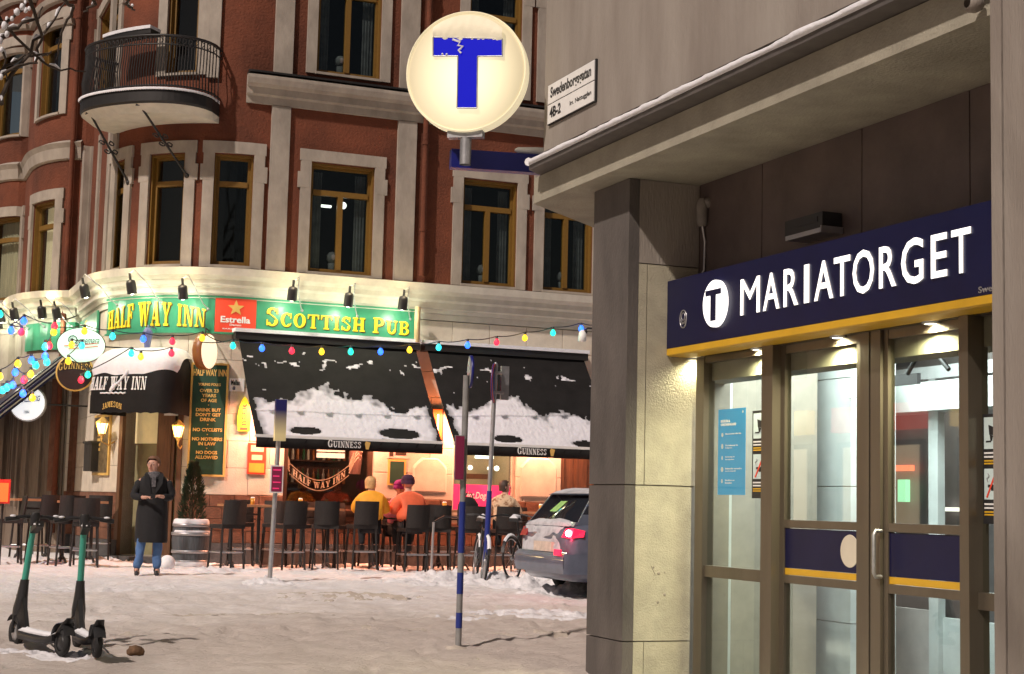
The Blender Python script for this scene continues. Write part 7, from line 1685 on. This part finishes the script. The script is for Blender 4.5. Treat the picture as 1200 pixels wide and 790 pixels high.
    mb = MB(); mb.box((-.05, -.035, -.02), (.08, .035, .03), 0, lambda q: T((c_[0]+.06+q.x, q.y, c_[2]-.05+q.z+q.x*.5))); mb.build('phone_holder', 'black', t)
    mb = MB(); mb.sphere(T((c_[0]+.1, 0, c_[2]-.01)), .045, 8, sc=(1, 1, .35)); mb.loft([[Vector(T((x, -.07+.01*math.sin(x*30), z))), Vector(T((x, .07, z))), Vector(T((x, .0, z+.035)))] for x, z in ((.2, .16), (.3, .155), (.45, .15), (.7, .15), (.85, .155), (.92, .17))], 0, True, True)
    for s_ in (-1, 1): mb.sphere(T((c_[0], s_*.2, c_[2]+.06)), .03, 7, sc=(1, 1.3, .4))
    mb.build('scooter_snow', 'snow', t)
    mb = MB(); mb.tube([T((.45, .09, .1)), T((.5, .2, -.01))], .009, 5); mb.build('kickstand', 'alu', t)
scooter(at_z(18, 756), at_z(70, 772), 'teal stemmed black rental scooter, the left of two, deck crossing the view', .03)
scooter(at_z(90, 757), at_z(112, 774), 'teal stemmed black rental scooter, the right of two, seen along its deck', -.02)

# ================================================================ BICYCLES
def bicycle(P0, head, label, scale=1.0):
    t = thing('bicycle', label, 'bicycle', P0, 'bicycles leaning at the terrace edge'); d = Vector((math.cos(head), math.sin(head), 0)); sd = Vector((-d.y, d.x, 0)); upv = (Vector((0, 0, 1))+sd*.08).normalized(); B = Vector(P0)
    T = lambda q: B+(d*q[0]+sd*q[1]+upv*q[2])*scale
    for x in (0, 1.08):
        mb = MB(); mb.tube([T((x+.335*math.cos(a), 0, .345+.335*math.sin(a))) for a in [k*PI/18 for k in range(37)]], .018*scale, 6, cap=False); o = mb.build('wheel', 'tyre', t)
        mb = MB(); mb.tube([T((x+.31*math.cos(a), 0, .345+.31*math.sin(a))) for a in [k*PI/18 for k in range(37)]], .008*scale, 5, cap=False)
        for k in range(14): a = k*PI/7; mb.tube([T((x, .02*(-1)**k, .345)), T((x+.31*math.cos(a), 0, .345+.31*math.sin(a)))], .0022, 3)
        mb.sphere(T((x, 0, .345)), .03, 8); mb.build('rim', 'alu', o)
        mb = MB(); a_ = [.25+k*(2.6)/10 for k in range(11)]; mb.loft([[T((x+.365*math.cos(a), s_*.026, .345+.365*math.sin(a))) for s_ in (-1, 0, 1)] for a in a_], 0, False, True, close=False); o = mb.build('mudguard', 'black', t)
        mb = MB(); mb.loft([[T((x+(.372+(.03 if s_ == 0 else 0))*math.cos(a), s_*.028, .345+(.372+(.03 if s_ == 0 else 0))*math.sin(a))) for s_ in (-1, 0, 1)] for a in a_[1:9]], 0, False, True, close=False); mb.build('mudguard_snow', 'snow', o)
    mb = MB(); bb_ = (.44, 0, .30); hd = (.93, 0, .85); se = (.30, 0, .82)
    for a, b in ((bb_, hd), (bb_, se), (se, (.95, 0, .78)), ((0, 0, .345), bb_), ((0, .0, .345), (.32, 0, .72)), (hd, (1.08, 0, .345)), ((.95, 0, .72), (.90, 0, .98))): mb.tube([T(a), T(b)], .017*scale, 7)
    mb.build('frame', 'black', t)
    mb = MB(); mb.tube([T((.84, .30, 1.03)), T((.90, .18, 1.04)), T((.90, 0, 1.0)), T((.90, -.18, 1.04)), T((.84, -.30, 1.03))], .013, 7)
    for s_ in (-1, 1): mb.tube([T((.86, s_*.22, 1.036)), T((.80, s_*.32, 1.03))], .02, 7)
    mb.build('handlebar', 'black', t)
    mb = MB(); mb.loft([[T((x, -w_, z)), T((x, w_, z)), T((x, w_*.8, z+.05)), T((x, -w_*.8, z+.05))] for x, w_, z in ((.14, .09, .93), (.2, .10, .94), (.32, .05, .93), (.42, .02, .92))], 0, True, True); mb.tube([T(se), T((.27, 0, .94))], .014, 6); sdl = mb.build('saddle', 'black', t)
    mb = MB(); mb.loft([[T((x, -w_, z)), T((x, w_, z)), T((x, 0, z+.06))] for x, w_, z in ((.14, .08, .985), (.2, .09, .99), (.32, .045, .98), (.40, .02, .97))], 0, True, True); mb.build('saddle_snow', 'snow', sdl)
    mb = MB(); mb.tube([T((.44, .06, .30)), T((.44, .07, .14)), T((.44, .16, .14))], .01, 6); mb.tube([T((.44, -.06, .30)), T((.44, -.07, .46)), T((.44, -.16, .46))], .01, 6); mb.build('crank', 'alu', t)
p = at_z(566, 684); bicycle((p.x+.25, p.y+1.0, .0), math.atan2(-.93, -.24), 'black bicycle seen nearly end-on behind the striped pole, saddle capped with snow')
p = at_z(604, 681); bicycle((p.x+.0, p.y+.1, 0), .75, 'black bicycle half hidden behind the car, its rear mudguard thick with snow')

# ================================================================ CAR
CY0 = at_z(684, 704).y+.05; print('CY0', CY0); CX0 = at_y(607, 640, CY0+1.6).x+.09; Wc = 1.78; Lc = 4.4
t = thing('parked_car', 'dark blue snow covered estate car showing its tail with one red light lit', 'car', (CX0, CY0+Wc/2, 0))
GC = slope(CY0); CT = lambda q: Vector((CX0+q[0], CY0+Wc/2+q[1], q[2]+GC-.01))
M['carpaint'] = mat('dark_blue_car_paint', (.10, .12, .17), .35, .15, 5, coat=.6, metal=.15)
hw = Wc/2
# stations: x, z floor, z belt, half width
def sect(x, zb, zbelt, w_, zr=None, wr=None):
    pts = [(-w_*.80, zb), (-w_*.97, zb+.10), (-w_, zb+.30), (-w_*.985, zbelt-.12), (-w_*.93, zbelt)]
    return [CT((x, y, z)) for y, z in pts]+[CT((x, -y, z)) for y, z in reversed(pts)]
mb = MB(); st_ = [(0.0, .42, .80, .80), (.03, .30, .92, .95), (.12, .24, .98, 1.0), (.5, .22, 1.0, 1), (1.5, .2, 1.0, 1), (2.6, .2, .98, 1), (3.3, .2, .93, 1), (3.9, .22, .84, .98), (4.3, .28, .72, .9), (4.4, .34, .6, .8)]
mb.loft([sect(x, zb, zt, hw*k) for x, zb, zt, k in st_], 0, True, True); mb.build('body', 'carpaint', t)
mb = MB()
def gh(x0, x1, z, w_): return [CT((x0, -w_, z)), CT((x1, -w_, z)), CT((x1, w_, z)), CT((x0, w_, z))]
mb.loft([gh(.10, 3.2, .985, hw*.92), gh(.28, 2.75, 1.22, hw*.84), gh(.42, 2.3, 1.40, hw*.74)], 0, False, True); mb.build('windows', mat('car_glass', (.012, .014, .018), .08, 0, spec=.8), t)
mb = MB(); mb.loft([[CT((x, y*k, z)) for y in (-hw*.76, -hw*.5, 0, hw*.5, hw*.76)] for x, z, k in ((.34, 1.385, 1), (.42, 1.415, 1), (1.0, 1.45, 1), (1.8, 1.44, 1), (2.32, 1.40, .97))], 0, False, True, close=False)
for s_ in (-1, 1):
    for (x0, x1, xa, xb) in ((.10, .26, .40, .52), (1.25, 1.35, 1.2, 1.28), (2.1, 2.2, 2.0, 2.06), (3.05, 3.2, 2.2, 2.32)):
        mb.hexa([CT((x0, s_*hw*.925, .985)), CT((x1, s_*hw*.925, .985)), CT((x1, s_*hw*.90, .985)), CT((x0, s_*hw*.90, .985)), CT((xa, s_*hw*.765, 1.41)), CT((xb, s_*hw*.765, 1.41)), CT((xb, s_*hw*.73, 1.41)), CT((xa, s_*hw*.73, 1.41))])
mb.hexa([CT((.06, -hw*.9, .96)), CT((.16, -hw*.9, .96)), CT((.16, hw*.9, .96)), CT((.06, hw*.9, .96)), CT((.10, -hw*.9, 1.02)), CT((.2, -hw*.9, 1.02)), CT((.2, hw*.9, 1.02)), CT((.10, hw*.9, 1.02))])
mb.build('roof', 'carpaint', t)
mb = MB(); mb.loft([[CT((x, y, z)) for y in (-hw*.93, hw*.93)] for x, z in ((-.06, .34), (-.09, .42), (-.09, .56), (-.03, .62))], 0, False, True, close=False)
mb.loft([[CT((-.09+.0, -hw*.95, z)), CT((.0, -hw*.985-.02, z)), CT((.5, -hw*1.0-.005, z))] for z in (.34, .6)], 0, False, True, close=False); mb.build('bumper', 'carpaint', t)
mb = MB(); mb.box(CT((-.05, -.35, .62)), CT((-.01, .25, .75))); mb.build('number_plate', mat('plate_white', (.6, .5, .42), .5, .2, 12), t)
def taillight(s_, m_, core):
    mb = MB(); mb.hexa([CT((-.018, s_*hw*.68, .82)), CT((.0, s_*hw*.97, .81)), CT((.17, s_*(hw*1.0+.012), .83)), CT((.1, s_*hw*.68, .82)), CT((.03, s_*hw*.70, .93)), CT((.05, s_*hw*.955, .94)), CT((.20, s_*(hw*.97+.012), .91)), CT((.12, s_*hw*.68, .92))]); o = mb.build('tail_light', m_, t)
    if core: mb = MB(); mb.sphere(CT((-.005, s_*hw*.90, .875)), .045, 10); mb.build('light_bulb', glow('tail_core', (1, .75, .75), 9), o)
taillight(-1, glow('tail_red', (1, .015, .07), .8), True); taillight(1, mat('tail_red_off', (.3, .01, .01), .3, 0), False)
mb = MB(); mb.box(CT((-.105, -hw*.86, .58)), CT((-.085, -hw*.62, .66))); mb.build('rear_reflector', glow('reflector_red', (1, .02, .08), .9), t)
lamp('tail_lamp', 'POINT', CT((-.2, -hw*.95, .86)), 5, (1, .05, .12), .05, t)
def carwheel(x, s_):
    mb = MB(); T_w = lambda q: CT((x+q.x, s_*(hw-.10)+q.z*s_, .31+q.y))
    mb.lathe([(.18, -.1), (.29, -.1), (.315, -.07), (.315, .07), (.29, .10), (.2, .11)], 26, 0, T_w); o = mb.build('wheel', 'tyre', t)
    mb = MB(); mb.lathe([(.001, .08), (.06, .09), (.19, .07), (.2, .1)], 20, 0, T_w); mb.build('rim', 'steel', o)
for x in (.80, 3.45):
    for s_ in (-1, 1): carwheel(x, s_)
mb = MB(); 
for s_ in (-1, 1): mb.tube([CT((.80+.38*math.cos(a), s_*(hw+.002), .31+.38*math.sin(a))) for a in [k*PI/12 for k in range(13)]], .025, 6)
mb.build('wheel_arch', 'black', t)
mb = MB()   # snow on roof, hatch ledge and tail
def pad(x0, x1, y0, y1, zf, th, seed, n=22):
    rr = []
    for i in range(n+1):
        u_ = i/n; row = []
        for j in range(n+1):
            v_ = j/n; e_ = min(u_, 1-u_, v_, 1-v_)*7; h_ = th*min(1, e_)**.5*(.75+.5*noise.noise(Vector((u_*5+seed, v_*5, seed))))
            row.append(CT(zf(x0+(x1-x0)*u_, y0+(y1-y0)*v_, h_)))
        rr.append(row)
    mb.loft(rr, 0, False, True, close=False)
pad(.36, 2.25, -hw*.74, hw*.74, lambda x, y, h: (x, y, 1.405+.03*math.sin((x-.36)*1.6)+h), .07, 1)
pad(0, 1, -hw*.62, hw*.84, lambda x, y, h: (-.0-.012-h*.5+(.06*x), y+.12*noise.noise(Vector((x*3, y*3, 2))), .60+.36*x+.03*noise.noise(Vector((x*4, y*6, 8)))), .05, 3)
pad(0, 1, -hw*.80, hw*.86, lambda x, y, h: (.04+.12*x, y, .965+.05*x+h), .06, 5)
mb.build('car_snow', mat('frosted_snow', (.52, .52, .56), .7, .15, 6, .4, 20, col2=(.30, .31, .34), thresh=(.45, .75)), t)
mb = MB(); mb.tube([CT((.2, .1, 1.08)), CT((.25, .0, 1.16)), CT((.33, -.25, 1.28))], .012, 5); mb.build('rear_wiper', 'black', t)
mb = MB(); mb.hexa([CT((.165, .22, 1.06)), CT((.165, .48, 1.06)), CT((.175, .48, 1.06)), CT((.175, .22, 1.06)), CT((.33, .0, 1.30)), CT((.33, .2, 1.30)), CT((.345, .2, 1.30)), CT((.345, .0, 1.30))]); mb.build('window_reflection', mat('green_reflection', (.25, .5, .12), .4, .3, 12), t)  # slanted green patch paints a reflection on the rear window

# ================================================================ BARE TREE beside the camera, branches reaching in at the top left
tree = thing('bare_tree', 'bare street tree whose snowy twigs hang into the top left corner', 'tree', (-5.2, 3.4, -.56))
M['bark'] = mat('bark', (.06, .045, .035), .9, .3, 8, .6, 20)
rt = random.Random(11); segs = []; tips = []
def grow(p, d, r_, L_, lvl):
    n = 4; pts = [p]; rs = [r_]
    for i in range(n):
        d = (d+Vector((rt.uniform(-.16, .16), rt.uniform(-.16, .16), rt.uniform(-.08, .14)))).normalized(); p = p+d*L_/n; pts.append(p); rs.append(r_*(1-.45*(i+1)/n))
    segs.append((pts, rs, lvl))
    if lvl >= 5: tips.append(pts); return
    for k in range(3 if lvl < 4 else 2):
        a = pts[2+rt.randrange(3)]; q = d.orthogonal().normalized(); q.rotate(Matrix.Rotation(rt.random()*2*PI, 3, d)); nd = (d*.75+q*rt.uniform(.5, .9)).normalized()
        grow(a, nd, r_*rt.uniform(.42, .6), L_*rt.uniform(.6, .8), lvl+1)
grow(Vector((-5.2, 3.4, -.56)), Vector((.10, .03, 1)), .24, 6.4, 0)
tree_segs = segs; segs = []
shadow_tree = thing('bare_tree', 'unseen tall bare tree added behind the viewpoint to throw branch shadows on the concrete', 'tree', (-3.4, -2.0, -.56))
rt = random.Random(9); grow(Vector((-3.4, -2.0, -.6)), Vector((.08, .12, 1)), .26, 7.6, 0)  # unseen tree, added for its branch shadows on the station wall
mb = MB()
for pts, rs, lvl in segs:
    if lvl < 2: mb.tube(pts, rs, 9)
mb.build('trunk', 'bark', shadow_tree); mb = MB()
for pts, rs, lvl in segs:
    if lvl >= 2: mb.tube(pts, [max(.012, q*1.2) for q in rs], 5 if lvl < 4 else 3)
mb.build('crown', 'bark', shadow_tree)['kind'] = 'stuff'
segs = tree_segs; rt = random.Random(12)
mb = MB()
for pts, rs, lvl in segs:
    if lvl < 2: mb.tube(pts, rs, 9)
mb.build('trunk', 'bark', tree)
mb = MB()
for pts, rs, lvl in segs:
    if lvl >= 2: mb.tube(pts, [max(.006, q) for q in rs], 5 if lvl < 4 else 3)
o = mb.build('crown', 'bark', tree); o['kind'] = 'stuff'
# drooping limb with snow
mb = MB(); ms = MB()
A_ = Vector((-2.2, 4.2, 6.6))
def limb(px, Y0, r0, snow=True):
    pts = [at_y(x, y, Y0+.1*i) for i, (x, y) in enumerate(px)]; sm_ = []
    for a, b in zip(pts, pts[1:]):
        for k in range(4): f_ = k/4; sm_.append(a.lerp(b, f_)+Vector((rt.uniform(-.012, .012), 0, rt.uniform(-.012, .012))))
    sm_.append(pts[-1]); n_ = len(sm_); mb.tube(sm_, [r0*(1-.75*i/n_) for i in range(n_)], 5)
    if snow: 
        for i in range(0, n_-1, 2):
            if rt.random() < .5: ms.tube([sm_[i]+Vector((0, 0, r0*.9)), sm_[i].lerp(sm_[i+1], .5)+Vector((0, 0, r0*1.5)), sm_[i+1]+Vector((0, 0, r0*.8))], [r0*.3, r0*.7, r0*.25], 5)
    return sm_
main = [((-60, -60), (-10, 10), (20, 45), (60, 80), (100, 84)), ((-60, 0), (-10, 50), (4, 60), (10, 100)), ((-20, -60), (30, -10), (50, 40), (42, 72), (60, 60)), ((60, -50), (75, 0), (88, 10), (70, 40), (66, 70)), ((100, -40), (110, 6), (98, 14)), ((150, -30), (150, 5), (158, 12)),
        ((-30, 30), (6, 28), (24, 12), (30, 2)), ((-20, 60), (10, 36), (44, 20), (50, 8)), ((-30, 90), (0, 84), (30, 66), (60, 62)), ((-30, 110), (20, 76), (44, 74)), ((0, 120), (14, 90), (40, 50), (66, 20), (80, -10))]
for px in main: limb(px, 9.0, .014)
mb.tube([Vector((-5.0, 3.5, 4.2)), Vector((-2.6, 6.2, 5.0)), at_y(-60, -60, 9)], [.07, .05, .02], 7)
for (x, y) in ((20, 14), (26, 8), (14, 22), (2, 58), (0, 48), (5, 30), (30, 12), (34, 10), (8, 40), (1, 90)):
    p = at_y(x, y, 9); ms.sphere(p, .008+.010*rt.random(), 7, sc=(1, 1, 1.4))
mb.build('drooping_limb', 'bark', tree)['kind'] = 'stuff'; ms.build('branch_snow', 'snow', tree)['kind'] = 'stuff'
